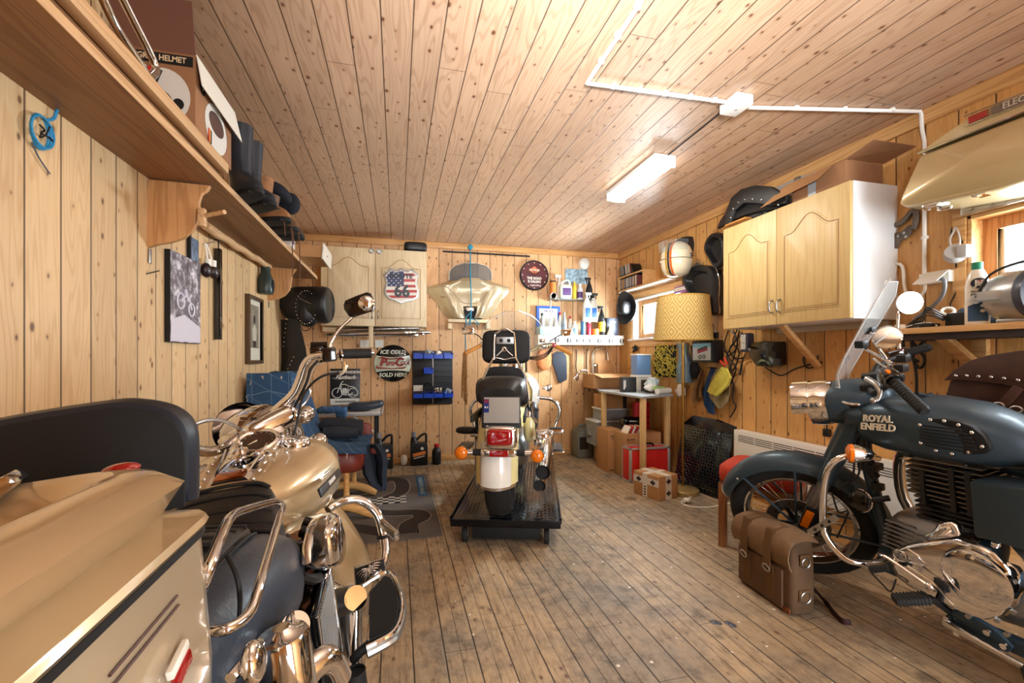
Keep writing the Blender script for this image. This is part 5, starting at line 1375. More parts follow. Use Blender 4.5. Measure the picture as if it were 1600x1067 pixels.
b = NM(whitegl); b.loft([[V((-.545, 3.60, 1.872)), V((-.545, 4.02, 1.872)), V((-.535, 4.02, 1.872)), V((-.535, 3.60, 1.872))], [V((-.535, 3.60, 1.99)), V((-.535, 4.02, 1.99)), V((-.527, 4.02, 1.99)), V((-.527, 3.60, 1.99))]], smooth=False); b.cyl((-.534, 3.78, 1.93), (-.528, 3.78, 1.93), .006, m=black); b.bd('lid', t, 'white end lid')
# pictures and things on the wall
bwm = patch('mono_photo', lambda t, tc: t.ramp(t.math('ADD', t.math('MULTIPLY', t.noise(tc, 14, 6, .75), 1.0), t.math('MULTIPLY', t.noise(tc, 3, 2), .0)), [(.34, lin((24, 22, 28))), (.5, lin((112, 106, 116))), (.64, lin((226, 222, 230)))]), .4)
t = thing('poster', 'large black and white motorcycle photo panel on the left wall under the bracket', 'picture', PL(280, 538, .0))
pc = [PL(258, 390), PL(306, 400), PL(306, 537), PL(253, 538)]
y0, y1 = 2.265, 2.575; z0, z1 = 1.20, 1.605
b = NM(blackmt); b.span((XL, y0, z0), (XL + .022, y1, z1)); b.bd('panel', t)
b = NM(bwm); b.span((XL + .0222, y0 + .001, z0 + .001), (XL + .023, y1 - .001, z1 - .001)); pf = b.bd('photo', t)
b = NM(mat('photo_light', (206, 202, 214), .4))
pi_ = XL + .0235; b.torus((pi_, 2.36, 1.39), (1, 0, 0), .035, .005, 20, 5); b.torus((pi_, 2.47, 1.36), (1, 0, 0), .03, .005, 20, 5); b.tube([(pi_, 2.36, 1.39), (pi_, 2.41, 1.42), (pi_, 2.45, 1.40), (pi_, 2.47, 1.36)], .006, 6); b.tube([(pi_, 2.40, 1.45), (pi_, 2.43, 1.40), (pi_, 2.46, 1.43)], .008, 6)
b.prism([(2.27, 1.205), (2.57, 1.205), (2.57, 1.28), (2.40, 1.33), (2.27, 1.30)], fr((XL + .0231, 0, 0), (0, 1, 0), (0, 0, 1)), .0006); b.bd('photo_motif', pf)
t = thing('small_picture', 'small blue tinted picture half hidden behind the bracket and photo panel', 'picture', PL(302, 408)); b = NM(mat('picture_blue', (96, 116, 140), .4, var=.5, vs=25)); b.span((XL, 2.49, 1.605), (XL + .012, 2.585, 1.72), .002); b.bd('panel', t); b = NM(blackmt); b.span((XL, 2.478, 1.60), (XL + .016, 2.49, 1.74)); b.bd('frame', t)
t = thing('boxing_gloves', 'pair of small black and white toy boxing gloves hanging on the left wall', 'ornament', PL(325, 430)); b = NM(mat('maroon_leather', (40, 26, 28), .35))
for u, v in ((322, 422), (334, 425)): b.sph(PL(u, v, .03), (.024, .034, .038))
b.bd('glove', t); b = NM(whitegl)
for u, v in ((325, 411), (333, 413)): q = PL(u, v, .03); b.cyl(q + V((0, 0, -.015)), q + V((0, 0, .02)), .016, n=12)
b.tube([PL(324, 408, .025), PL(322, 390, .015), PL(320, 380, .006)], .005, 6); b.tube([PL(332, 410, .025), PL(326, 390, .015), PL(322, 380, .006)], .005, 6); b.bd('laces', t); b = NM(steel); b.cyl(PL(318, 381, 0), PL(334, 378, .03), .003, n=6); b.bd('nail', t)
t = thing('black_baton', 'long square black baton hanging from a nail on the left wall', 'baton', PL(336, 530)); b = NM(blackgl); q0, q1 = PL(340, 388, .02), PL(335, 530, .02); b.span((XL + .006, 2.80, q1.z), (XL + .034, 2.835, q0.z), .003); b.bd('stick', t); b = NM(black); b.tube([(XL + .02, 2.818, q0.z), (XL + .02, 2.82, q0.z + .05), (XL + .0, 2.82, q0.z + .05)], .004, 6); b.tube([(XL + .02, 2.78, q0.z + .052), (XL + .02, 2.86, q0.z + .05)], .003, 6); b.bd('hanger', t)
t = thing('portrait', 'framed old sepia portrait of a standing person on the left wall', 'picture', PL(395, 570)); y0, y1, z0, z1 = 3.33, 3.66, 1.09, 1.56
b = NM(mat('gilt_dark', (86, 66, 46), .4, .3, bump=.6, bs=120))
for a, c in (((y0, z0), (y0 + .025, z1)), ((y1 - .025, z0), (y1, z1)), ((y0 + .025, z0), (y1 - .025, z0 + .025)), ((y0 + .025, z1 - .025), (y1 - .025, z1))): b.span((XL, a[0], a[1]), (XL + .03, c[0], c[1]), .004)
b.bd('frame', t); b = NM(mat('sepia_mount', (206, 200, 184), .6)); b.span((XL + .006, y0 + .025, z0 + .025), (XL + .01, y1 - .025, z1 - .025)); mt = b.bd('mount', t)
b = NM(mat('sepia_photo', (132, 122, 106), .5, var=.2, vs=14)); b.span((XL + .0102, y0 + .075, z0 + .11), (XL + .0112, y1 - .06, z1 - .06))
ym = (y0 + y1) / 2 + .005; b.mset(mat('sepia_dark', (44, 40, 36), .5)); b.prism(ell(ym, 1.40, .022, .032), TL((XL + .0114, 0, 0)), .0006); b.prism([(ym - .05, 1.33), (ym, 1.37), (ym + .05, 1.33), (ym + .04, 1.25), (ym - .04, 1.25)], TL((XL + .0114, 0, 0)), .0006, mat('sepia_light', (190, 182, 164), .5)); b.prism([(ym - .035, 1.25), (ym + .035, 1.25), (ym + .03, 1.205), (ym - .03, 1.205)], TL((XL + .0114, 0, 0)), .0006); b.bd('photo', mt)
t = thing('bottle_holder', 'dark green plastic bottle shaped holder on the left wall above the portrait', 'holder', PL(405, 458)); b = NM(mat('dark_green', (40, 52, 50), .35)); q0, q1 = PL(404, 458, .04), PL(408, 424, .04)
b.lathe([(0, 0), (.05, .0), (.058, .02), (.058, .10), (.034, .15), (.032, .2), (0, .2)], (XL + .045, 3.64, 1.60), (0, 0, 1), 20); b.bd('body', t); b = NM(blackmt); b.sph((XL + .098, 3.625, 1.66), (.012, .018, .045)); b.bd('opening', t)
t = thing('rope_coil', 'small coil of blue cord hanging on the left wall below the shelf', 'rope', PL(62, 225)); bl = mat('blue_cord', (46, 140, 190), .7); b = NM(bl); c = PL(62, 206, .012)
for k in range(3): b.tube([c + V((.004 * k, cos(a) * (.032 + .005 * k), sin(a) * (.048 - .003 * k))) for a in [2 * pi * i / 16 for i in range(16)]], .0032, 6, closed=True)
b.tube([PL(72, 188, .01), PL(84, 185, .012), PL(88, 175, .015), PL(91, 168, .01)], .0045, 6, k=4); b.tube([PL(50, 222, .01), PL(60, 245, .008), PL(78, 272, .008)], .002, 5, k=3, m=mat('grey_cord', (80, 92, 104), .7)); b.bd('cord', t)
b = NM(blackmt); b.tube([PL(62, 195, .02), PL(70, 204, .02), PL(64, 208, .022), PL(76, 214, .02), PL(83, 221, .02)], .0025, 5, k=3); b.tube([PL(68, 204, .02), PL(62, 215, .02), PL(72, 210, .02), PL(78, 198, .02)], .002, 5, k=3); b.bd('wire', t)
b = NM(black); b.tube([PL(228, 428, 0), PL(249, 423, .03)], .0025, 6); tag(b.build('wall_nail'), 'thin dark nail sticking out of the left wall beside the photo panel', 'nail')
# saddlebag roll and long leather piece in the corner
t = thing('tool_bag', 'round black studded leather tool bag hanging in the back left corner', 'bag', P(462, 508, Y=4.3)); Y0 = 4.28
b = NM(leather_b); q0, q1 = P(440, 478, Y=Y0 + .05), P(480, 478, Y=Y0 - .05)
b.tube([V((-.90, 4.36, 1.60)), V((-.86, 4.34, 1.60)), V((-.62, 4.26, 1.60)), V((-.58, 4.25, 1.60))], [.13, .165, .165, .14], 26, k=3); b.bd('roll', t)
b = NM(leather_b); c = P(480, 480, Y=4.2)
b.sq(c + V((-.0, .04, .0)), (.085, .10, .17), .7, .6, R=rot('Z', 18)); fl = b.bd('end_pocket', t)
b = NM(mat('silver_stud', (210, 210, 214), .2, 1))
for i in range(26):
    a = 2 * pi * i / 26; u, v = 478 + 16 * cos(a), 480 + 26 * sin(a); b.sph(P(u, v, Y=4.13), .005, n=8, k=5)
for i in range(8): b.sph(P(468 + 3.4 * i, 466 + 1.6 * i, Y=4.12), .0045, n=8, k=5)
b.bd('studs', fl); b = NM(black); b.tube([P(468, 505, Y=4.2), P(474, 516, Y=4.2), P(484, 514, Y=4.2), P(492, 500, Y=4.2)], .004, 6, k=4); b.bd('lace', t)
t = thing('leather_fender', 'long black studded leather flap hanging below the round tool bag', 'leather flap', P(455, 590, Y=4.3)); rows = []
for v, ul, ur in ((500, 436, 466), (520, 436, 472), (545, 435, 478), (562, 435, 480), (575, 435, 470), (590, 434, 460), (606, 434, 456)):
    p, q = P(ul, v, Y=4.36), P(ur, v, Y=4.22); rows.append([p.lerp(q, s) + V((-.02, -.04, 0)) * sin(pi * s) for s in (0, .15, .35, .55, .75, .9, 1)])
b = NM(leather_b); b.sheet(rows, .012); b.bd('leather', t); b = NM(MATS['silver_stud'])
for i in range(6): b.sph(P(447 - .8 * i, 506 + 7 * i, Y=4.24), .005, n=8, k=5)
for i in range(4): b.sph(P(459 - 3 * i, 558 + 6 * i, Y=4.22), .005, n=8, k=5)
b.bd('studs', t)
# ================================================================== back wall
oak = wood('pale_oak', (228, 208, 172), (208, 182, 142), 2, 1.0, rough=.45)
oak_y = wood('yellow_oak', (212, 184, 128), (196, 164, 106), 2, 1.0, rough=.42)
def cabinet(name, label, M, w, h, d, m, bodym, lockrings=True):
    """x right along the front, y back to the wall, z up; two arched doors."""
    t = thing(name, label, 'cabinet', M)
    b = MB(M).mset(bodym); b.span((0, .021, 0), (w, d, h), .003); b.bd('body', t)
    for k in range(2):
        x0 = .002 + k * (w / 2); x1 = w / 2 - .002 + k * (w / 2)
        b = MB(M).mset(m); b.span((x0, 0, .002), (x1, .02, h - .002), .003); dr = b.bd('door', t)
        a0, a1, z0, z1 = x0 + .065, x1 - .065, .085, h - .19; cx = (a0 + a1) / 2; hw = (a1 - a0) / 2
        arch = [(a0, z0), (a1, z0), (a1, z1)] + [(cx + hw * s, z1 + .085 * (.5 + .5 * cos(pi * min(1, abs(s) / .78)))) for s in [1 - i / 10 for i in range(1, 20)]] + [(a0, z1)]
        def off(q, e): return [(cx + (x - cx) * (1 + e / hw), (z0 + z1) / 2 + (z - (z0 + z1) / 2) * (1 + e / ((z1 - z0) / 2))) for x, z in q]
        T = M @ fr((0, 0, 0), (1, 0, 0), (0, 0, 1))
        b = NM(m); b.prism(off(arch, .014), T, .0035, bev=.0015); ring = b
        b.prism(off(arch, -.006), T @ MT((0, 0, .003)), .004, bev=.002)
        b.mset(mat('panel_groove', (150, 116, 76), .6)); b.tube([T @ V((x, z, .0036)) for x, z in off(arch, .004)], .0028, 5, closed=True)
        b.bd('raised_panel', dr)
        hx = w / 2 + (-.028 if k == 0 else .028)
        b = MB(M).mset(steel); b.tube([(hx, 0, .075), (hx, -.022, .085), (hx, -.03, .115), (hx, -.022, .145), (hx, 0, .155)], .0055, 8, k=4); b.bd('handle', dr)
        if lockrings:
            b = MB(M).mset(steel); c = V((w / 2 + (-.037 if k == 0 else .037), -.002, h - .028)); b.torus(c, (0, -1, 0), .021, .006, 20, 8); b.cyl(c, c + V((0, -.006, 0)), .016, n=16, m=whitegl); b.cyl(c + V((0, -.006, 0)), c + V((0, -.009, 0)), .008, n=12, m=steel); b.bd('round_knob', dr)
    return t
cz = 1.447
cabinet('wall_cabinet', 'pale two door wall cabinet with arched panels on the back wall', fr((-.71, 4.64, cz), (1, 0, 0), (0, 1, 0)), 1.005, .77, .33, oak, oak)
t = thing('seat_cushion', 'small black padded seat lying on top of the back wall cabinet', 'cushion', (.2, 4.7, cz + .77)); b = NM(leather_b); b.sq((.185, 4.72, cz + .77 + .048), (.115, .09, .05), .45, .4); b.bd('pad', t)
# highway shield sign
t = thing('shield_sign', 'metal highway shield sign in flag colours, hung on the back cabinet door', 'sign', P(627, 475, Y=4.62))
sh = [(609.5, 419), (616, 423), (622, 421.5), (627, 419.5), (632, 422.5), (638, 423), (644.5, 420), (654.5, 431), (651.5, 437), (652, 446), (655, 456), (653, 466), (645, 470), (634, 471.5), (627, 475), (620, 471), (609, 468), (601, 461), (600, 453), (603, 443), (602, 436), (599, 430)]
b = NM(steel); polyY(b, sh, 4.636, .028, bev=.003); pl = b.bd('plate', t)
blu, redp, wht = mat('sign_navy', (34, 40, 84), .35), mat('sign_red', (176, 52, 50), .35), mat('sign_white', (228, 222, 210), .35)
cs = P(627, 447, Y=4.607); sc_ = lambda q, k: [(627 + (u - 627) * k, 447 + (v - 447) * k) for u, v in q]
b = NM(wht); polyY(b, sc_(sh, .90), 4.6085, .0015)
def clip(px, lo, hi, axis):
    out = []
    for i in range(len(px)):
        a, c = px[i], px[(i + 1) % len(px)]
        for lim, sg in ((lo, 1), (hi, -1)): pass
        out.append(a)
    for lim, sg in ((lo, 1), (hi, -1)):
        src, out = out, []
        for i in range(len(src)):
            a, c = src[i], src[(i + 1) % len(src)]; da, dc = sg * (a[axis] - lim), sg * (c[axis] - lim)
            if da >= 0: out.append(a)
            if da * dc < 0: s = da / (da - dc); out.append((a[0] + (c[0] - a[0]) * s, a[1] + (c[1] - a[1]) * s))
    return out
ins = sc_(sh, .88)
can = clip(clip(ins, 590, 631, 0), 415, 447.5, 1)
polyY(b, can, 4.607, .001, blu)
for v in (427, 436, 445): polyY(b, clip(clip(ins, 631, 660, 0), v, v + 4.2, 1), 4.607, .001, redp)
for v in (453, 461.5): polyY(b, clip(ins, v, v + 4.2, 1), 4.607, .001, redp)
for j in range(7):
    for i in range(4):
        u = 604.5 + 7.2 * i + (3.6 if j % 2 else 0); v = 423.5 + 3.7 * j
        if u < 629 and v < 446: b.cyl(P(u, v, Y=4.606), P(u, v, Y=4.6045), .0055, n=6, m=wht)
b.bd('flag_print', pl)
b = NM(mat('sign_black', (22, 24, 36), .35)); b.text('66', TB(P(628, 455.5, Y=4.6035)), .165, None, .0012, bold=.006, sx=.92); b.text('ROUTE', TB(P(627, 431.5, Y=4.6035)), .06, None, .001, bold=.002, sx=1.15); b.bd('lettering', pl)
# rail, exhaust pipe and papers under the cabinet
t = thing('hanging_bracket', 'pale wooden bracket holding the chrome exhaust under the back cabinet', 'bracket', P(580, 540, Y=4.78)); b = NM(oak); b.span((-.72, 4.80, 1.395), (.27, 4.97, 1.44), .003); b.span(P(576, 509, Y=4.66), P(583, 543, Y=4.66) + V((0, .012, 0)), .003); b.bd('strip', t)
t = thing('exhaust_pipe', 'long chrome exhaust pipe hung under the back wall cabinet', 'exhaust pipe', P(590, 530, Y=4.8)); b = NM(chrome)
a0, a1 = P(508, 523, Y=4.74), P(672, 519, Y=4.74); d = a1 - a0
b.tube([a0, a0 + d * .06, a0 + d * .45, a0 + d * .72, a0 + d * .74, a0 + d * .80, a0 + d * .82, a0 + d * .95, a1], [.012, .024, .033, .034, .04, .04, .026, .02, .016], 20); b.bd('muffler', t); b = NM(chrome_w); b.tube([a0 + d * .1 + V((0, .05, .045)), a0 + d * .9 + V((0, .05, .05))], .022, 16); b.box(a0 + d * .86 + V((0, 0, -.02)), (.05, .03, .05), None, .008); b.box(a0 + d * .93 + V((0, 0, -.012)), (.03, .03, .04), None, .006); b.bd('clamp', t)
for i, (u0, u1, lb_) in enumerate(((563, 576, 'white paper slip left of the bracket post under the cabinet'), (586, 599, 'white paper slip right of the bracket post under the cabinet'))):
    b = NM(whitegl); p, q = P(u0, 531, Y=4.95), P(u1, 543, Y=4.95); b.span(p, q + V((0, .003, 0))); tag(b.build('paper_slip'), lb_, 'paper')
# round cola sign
c = PY(614, 567.5, .012); R0 = .197
t = thing('round_sign', 'round black and cream cola sign on the back wall', 'sign', c + V((0, 0, -R0)))
b = NM(mat('enamel_black', (16, 18, 20), .2, coat=.5)); b.lathe([(0, .022), (R0 * .6, .018), (R0 * .94, .006), (R0, -.008), (R0 * .97, -.011)], c, (0, -1, 0), 56); pl = b.bd('plate', t)
crm = mat('enamel_cream', (206, 214, 192), .25, coat=.4); red_e = mat('enamel_red', (150, 44, 40), .3)
b = NM(crm); Z = lambda x, z: V((c.x + x, c.y - .0225 + .018 * (x * x + z * z) / (R0 * R0) * .8, c.z + z))
rows = []
for k in range(9):
    s = -1 + 2 * k / 8; rr = []
    for i in range(25):
        x = (-1 + 2 * i / 24); 
        zt = .085 - .018 * cos(pi * x) * 0 - .02 * (1 - x * x); zb_ = -.075 - .02 * (x * x) + .03 * (1 - x * x) * 0
        z = zt * (s + 1) / 2 + zb_ * (1 - s) / 2; lim = sqrt(max(0, (R0 * .975) ** 2 - z * z)); rr.append(Z(x * lim, z))
    rows.append(rr)
b.sheet(rows, .002); b.bd('cream_band', pl)
b = NM(mat('letter_cream', (222, 226, 206), .4))
b.text('ICE COLD', TB((c.x, c.y - .0195, c.z + .118)), .058, None, .001, bold=.0016, shear=.15); b.text('SOLD HERE', TB((c.x, c.y - .0185, c.z - .125)), .056, None, .001, bold=.0016, shear=.15); b.bd('lettering', pl)
b = NM(red_e); yy = c.y - .026
b.text('P', TB((c.x - .105, yy, c.z + .010)), .12, None, .001, bold=.006, shear=.25); b.text('EPSI', TB((c.x - .030, yy, c.z - .006)), .06, None, .001, bold=.002, shear=.2, sx=.85); b.text('-', TB((c.x + .024, yy, c.z + .004)), .07, None, .001, bold=.003); b.text('C', TB((c.x + .060, yy, c.z + .008)), .12, None, .001, bold=.005, shear=.2); b.text('OLA', TB((c.x + .124, yy, c.z + .002)), .056, None, .001, bold=.002, shear=.2, sx=.85)
G = lambda l: [V((c.x + x, yy, c.z + z)) for x, z in l]
b.tube(G([(-.145, .05), (-.12, .064), (-.09, .058), (-.05, .048), (0, .047), (.05, .052), (.09, .062)]), [.003, .006, .007, .006, .005, .006, .004], 6, k=4); b.tube(G([(-.165, -.025), (-.16, -.045), (-.13, -.048), (-.06, -.052), (0, -.056), (.06, -.05), (.11, -.05), (.135, -.035)]), [.007, .009, .008, .005, .004, .006, .008, .004], 6, k=4); b.bd('script_lettering', pl)
# bin rack
t = thing('bin_rack', 'black louvred wall panel carrying blue storage bins', 'rack', PY(676, 634)); X0, X1, Z0, Z1 = .168, .597, .628, 1.212; pb = mat('panel_black', (34, 37, 42), .45)
b = NM(pb); b.span((X0, YB - .014, Z0), (X1, YB, Z1), .003)
for k in range(9):
    z = Z0 + .05 + .062 * k
    for xa, xb in ((X0 + .008, (X0 + X1) / 2 - .008), ((X0 + X1) / 2 + .008, X1 - .008)): b.span((xa, YB - .02, z), (xb, YB - .012, z + .008), .001)
b.span(((X0 + X1) / 2 - .004, YB - .018, Z0 + .01), ((X0 + X1) / 2 + .004, YB - .012, Z1 - .01), m=steel); b.bd('panel', t)
binm = mat('bin_blue', (24, 72, 190), .3)
def bin_(x, z, label):
    M = MT((x, YB - .02, z)); t = thing('hanging_bin', label, 'bin', M, 'blue storage bins on the black wall panel'); b = MB(M).mset(binm); w, d, h = .098, .085, .062
    b.span((-w / 2, -d, 0), (w / 2, 0, .004)); b.span((-w / 2, -.004, 0), (w / 2, 0, h)); b.span((-w / 2, -d, 0), (-w / 2 + .004, 0, h)); b.span((w / 2 - .004, -d, 0), (w / 2, 0, h)); b.span((-w / 2, -d - .004, 0), (w / 2, -d, h * .72)); b.span((-w / 2 - .004, -d - .006, h - .008), (-w / 2 + .004, 0, h), .001); b.span((w / 2 - .004, -d - .006, h - .008), (w / 2 + .004, 0, h), .001); b.bd('tray', t); return t
dx = (X1 - X0) / 4; xs4 = [X0 + dx * (k + .5) for k in range(4)]
for k, q in enumerate(('leftmost blue bin in the top row of the wall panel', 'blue bin holding a clear bag, second in the top row', 'blue bin full of small parts, third in the top row', 'rightmost blue bin in the top row of the wall panel')): bin_(xs4[k], 1.125, q)
bin_(xs4[1] + .0, .965, 'single blue bin in the middle of the wall panel')
for k, q in enumerate(('blue bin under a white leaflet, leftmost in the bottom row', 'blue bin holding a black coil, second in the bottom row', 'blue bin with metal brackets standing in it, third in the bottom row', 'rightmost blue bin in the bottom row with clear bags')): bin_(xs4[k], .705, q)
clr = glassmat('clear_bag', (226, 232, 236), .25, .1)
b = NM(clr)
def crumple(c, r, n=9, m=None, seed=1, mb=None, sc=(1, 1, 1)):
    mb = mb or MB(); random.seed(seed); bm = bmesh.new(); bmesh.ops.create_icosphere(bm, subdivisions=2, radius=1)
    for v in bm.verts: k = r * random.uniform(.72, 1.15); v.co = V((v.co.x * k * sc[0], v.co.y * k * sc[1], v.co.z * k * sc[2]))
    return mb.bmadd(bm, m, False, MT(V(c)))
for x, z, nm, lb_ in ((xs4[1], 1.185, 'plastic_bag', 'crumpled clear bag sticking out of the second top bin'), (xs4[3], .762, 'plastic_bag', 'crumpled clear bag in the rightmost bottom bin')): tag(crumple((x, YB - .06, z), .042, m=clr, seed=int(x * 100)).build(nm), lb_, 'bag')
b = crumple((xs4[2], YB - .06, 1.175), .036, m=mat('bag_parts', (214, 206, 192), .3, var=.4, vs=60), seed=5); tag(b.build('parts_bag'), 'bag of small parts heaped in the third top bin', 'bag')
b = NM(wht); b.box((xs4[0], YB - .06, .80), (.10, .004, .08), rot('X', 12)); b.box((xs4[0], YB - .064, .757), (.09, .02, .04), None, .002, m=mat('dark_box', (44, 34, 34), .5)); tag(b.build('leaflet'), 'white leaflet standing in the leftmost bottom bin', 'leaflet')
b = NM(blackmt); 
for k in range(3): b.torus((xs4[1] + .0, YB - .05 - .012 * k, .80), (.2, 1, 0), .05, .007, 24, 6, sy=1.25)
tag(b.build('cable_coil'), 'black coiled cable standing in the second bottom bin', 'cable')
b = NM(chrome_w); random.seed(3)
for k in range(7): p = V((xs4[2] + random.uniform(-.035, .035), YB - .06, .735)); b.box(p + V((0, 0, .03)), (.012, .008, .09), rot('Y', random.uniform(-50, 50)), .002)
tag(b.build('metal_brackets'), 'bunch of shiny metal brackets standing in the third bottom bin', 'brackets')
# fairing with screen, rope and rod
t = thing('bar_fairing', 'champagne batwing fairing with small clear screen hanging on the back wall', 'fairing', PY(735, 505, .1)); Yf = YB - .05
def mir(q, cx=735): return q + [(2 * cx - u, v) for u, v in q[::-1]]
half = [(735, 438), (705, 437), (690, 442), (672, 448), (668, 455), (680, 466), (690, 478), (698, 492), (706, 499), (718, 500), (721, 490), (726, 482), (735, 481)]
sec = [(437, 22, 22, .12), (442, 40, 40, .13), (448, 62, 60, .10), (454, 67, 63, .08), (462, 60, 57, .09), (470, 52, 49, .10), (480, 46, 43, .10), (490, 40, 37, .09), (498, 30, 27, .07)]
rows = []
for v, l, r, dp in sec:
    row = []
    for j in range(25):
        s = -1 + 2 * j / 24; u = 733 + (l if s < 0 else r) * s; q = PY(u, v, .03); q.y -= dp * (1 - abs(s) ** 1.7) + .045 * (max(0, 1 - ((abs(s) - .62) / .3) ** 2)) * (1 if 446 < v else .3); row.append(q)
    rows.append(row)
b = NM(mat('fairing_paint', (178, 160, 128), .3, .22, coat=.7)); b.sheet(rows[:7], .008)
for sl in (slice(0, 10), slice(15, 25)): b.sheet([r[sl] for r in rows[6:]], .008)
sh_ = b.bd('shell', t)
b = NM(mat('fairing_line', (120, 98, 70), .4)); 
for s in (-1, 1): b.tube([PY(735 + s * q0, q1, .175 - .0004 * q0) for q0, q1 in ((62, 450), (40, 447), (28, 456), (16, 470), (6, 474), (0, 474))], .0025, 5, k=4)
b.bd('trim_line', sh_); b = NM(blackmt); polyY(b, [(720, 499), (723, 487), (728, 482), (742, 482), (748, 487), (752, 499)], YB - .035, .05); b.bd('lamp_opening', sh_); b = NM(chrome); q = PY(692, 464, .18); b.tube([q + V((-.035, 0, .004)), q, q + V((.035, 0, .002))], [.003, .008, .003], 8); b.bd('emblem', sh_)
rows = []
for k in range(7):
    s = k / 6; v = 438 - 27 * s; w = 33 * sqrt(max(0, 1 - (max(0, s - .2) / .82) ** 3)) + .5; rows.append([PY(735 + w * (-1 + 2 * j / 10), v, .13 - .05 * s - .03 * (-1 + 2 * j / 10) ** 2) for j in range(11)])
b = NM(glassmat('smoke_screen', (206, 210, 214), .12)); b.sheet(rows, .004); sc2 = b.bd('screen', t); b = NM(wht); b.tube([r[0] for r in rows] + rows[-1][1:-1] + [r[-1] for r in rows[::-1]], .0035, 6); b.bd('screen_rim', sc2)
t = thing('wooden_rest', 'small pale wooden rest under the fairing on the back wall', 'bracket', PY(731, 516)); b = NM(oak); b.span(PY(698, 500), PY(762, 506) + V((0, -.16, 0)), .003); b.span(PY(698, 506), PY(704, 515) + V((0, -.15, 0)), .003); b.span(PY(756, 506), PY(762, 515) + V((0, -.15, 0)), .003); b.bd('rest', t)
t = thing('black_rod', 'thin black rod fixed high across the back wall above the fairing', 'rod', PY(760, 398)); b = NM(black); p, q = PY(692, 392.5, .05), PY(828, 400.5, .05); b.cyl(p, q, .009, n=10); b.bd('bar', t); b = NM(black)
for k in (.08, .4, .75): o = p + (q - p) * k; b.cyl(o, V((o.x, YB, o.z)), .006, n=8)
b.bd('holder', t)
t = thing('blue_rope', 'blue rope tied to the black rod and holding up the fairing', 'rope', PY(735, 545, .2)); b = NM(mat('rope_teal', (40, 132, 160), .8)); z = .215
b.tube([PY(735, 392, .06), PY(735, 400, .075), PY(735, 430, .15), PY(736, 460, z), PY(736, 487, z), PY(735, 500, z), PY(735, 508, z)], .0065, 8, k=3); crumple(PY(735, 386, .06), .03, mb=b, seed=9, sc=(1.1, .6, 1.2)); b.tube([PY(735, 488, z), PY(728, 497, z), PY(730, 507, z), PY(736, 498, z), PY(745, 502, z), PY(747, 507, z), PY(739, 502, z)], .005, 6, k=4); b.tube([PY(729, 500, .2), PY(727, 520, .18), PY(729, 560, .15)], .004, 6, k=3); b.bd('rope', t); b = crumple(PY(734, 483, .21), .028, m=wht, seed=4, sc=(1.6, .6, .8)); b.bd('white_tie', t)
# tin poster behind the camp table
t = thing('tin_poster', 'black tin motorcycle poster with white lettering standing on the folding table', 'sign', PY(540, 632, .14)); pq = [P(516, 576, Y=4.85), P(563, 576, Y=4.85), P(562, 633, Y=4.79), P(514, 633, Y=4.79)]
cx_, wq, zb_, zt_ = (pq[0].x + pq[1].x) / 2, pq[1].x - pq[0].x, pq[2].z, pq[0].z; zc_ = (zb_ + zt_) / 2; hh = zt_ - zb_
Mt = MT((cx_, 4.83, zc_)) @ rot('X', -4); b = MB(Mt).mset(mat('tin_black', (26, 28, 32), .3)); b.box((0, 0, 0), (wq, .006, hh), None, .002); b.box((0, -.0032, -hh * .40), (wq * .97, .001, hh * .17), m=mat('tin_grey', (196, 196, 192), .4)); pl = b.bd('plate', t)
Tt = Mt @ fr((0, -.004, 0), (1, 0, 0), (0, 0, 1)); b = NM(wht); b.text('HARLEY-DAVIDSON', Tt @ MT((0, hh * .40, 0)), .038, None, .0006, bold=.001, sx=.86); b.text('Fastback', Tt @ MT((0, hh * .26, 0)), .055, None, .0006, bold=.001, shear=.4)
b.text('1936', Tt @ MT((-wq * .38, hh * .24, 0)), .014, None, .0004); b.text('1957', Tt @ MT((wq * .38, hh * .24, 0)), .014, None, .0004)
gry = mat('tin_print', (186, 186, 184), .4); W = lambda x, z: Tt @ V((x, z, .002))
for x, r in ((-.075, .048), (.075, .045)): b.torus(W(x, -.06), Mt.to_3x3() @ V((0, -1, 0)), r, .0045, 26, 5, m=gry)
for l in ([(-.075, -.06), (-.045, .02), (-.03, .05), (-.015, .055)], [(-.045, .02), (0, .025), (.035, .005), (.075, .0), (.1, -.015)], [(-.04, .01), (-.03, -.07), (.03, -.08), (.075, -.06)], [(.0, -.01), (.01, -.06), (.03, -.01)], [(-.02, -.01), (-.015, -.06)], [(.03, -.08), (.11, -.085)]): b.tube([W(x, z) for x, z in l], .005, 5, k=3, m=gry)
b.sph(W(-.002, -.045), (.03, .002, .03), m=gry); b.text('GENUINE MOTORCYCLE', Tt @ MT((0, -hh * .40, .0015)), .018, black, .0004, bold=.0005); b.bd('print', pl)
# clock and small round things
c = PY(834.5, 430.5, .02); t = thing('wall_clock', 'round dark red wall clock with white lettering on the back wall', 'clock', c + V((0, 0, -.17)))
b = NM(blackmt); b.lathe([(.16, -.012), (.172, -.01), (.174, .012), (.168, .02), (.158, .016)], c, (0, -1, 0), 48); b.bd('rim', t)
b = NM(mat('clock_face', (82, 36, 40), .35, var=.25, vs=7)); b.cyl(c + V((0, -.008, 0)), c + V((0, -.012, 0)), .16, n=48); fc = b.bd('face', t)
b = NM(wht); o = c + V((0, -.0135, 0))
for i in range(12): a = pi * i / 6; b.sph(o + V((sin(a) * .145, 0, cos(a) * .145)), (.006, .001, .006), n=8, k=4)
b.text('THE ROAD', TB(o + V((0, 0, -.035))), .042, None, .0006, bold=.0014, sx=.85); b.text('IS CALLING', TB(o + V((0, 0, -.073))), .036, None, .0006, bold=.0014, sx=.85); b.text('Legendary', TB(o + V((.01, 0, -.112))), .032, None, .0006, shear=.4)
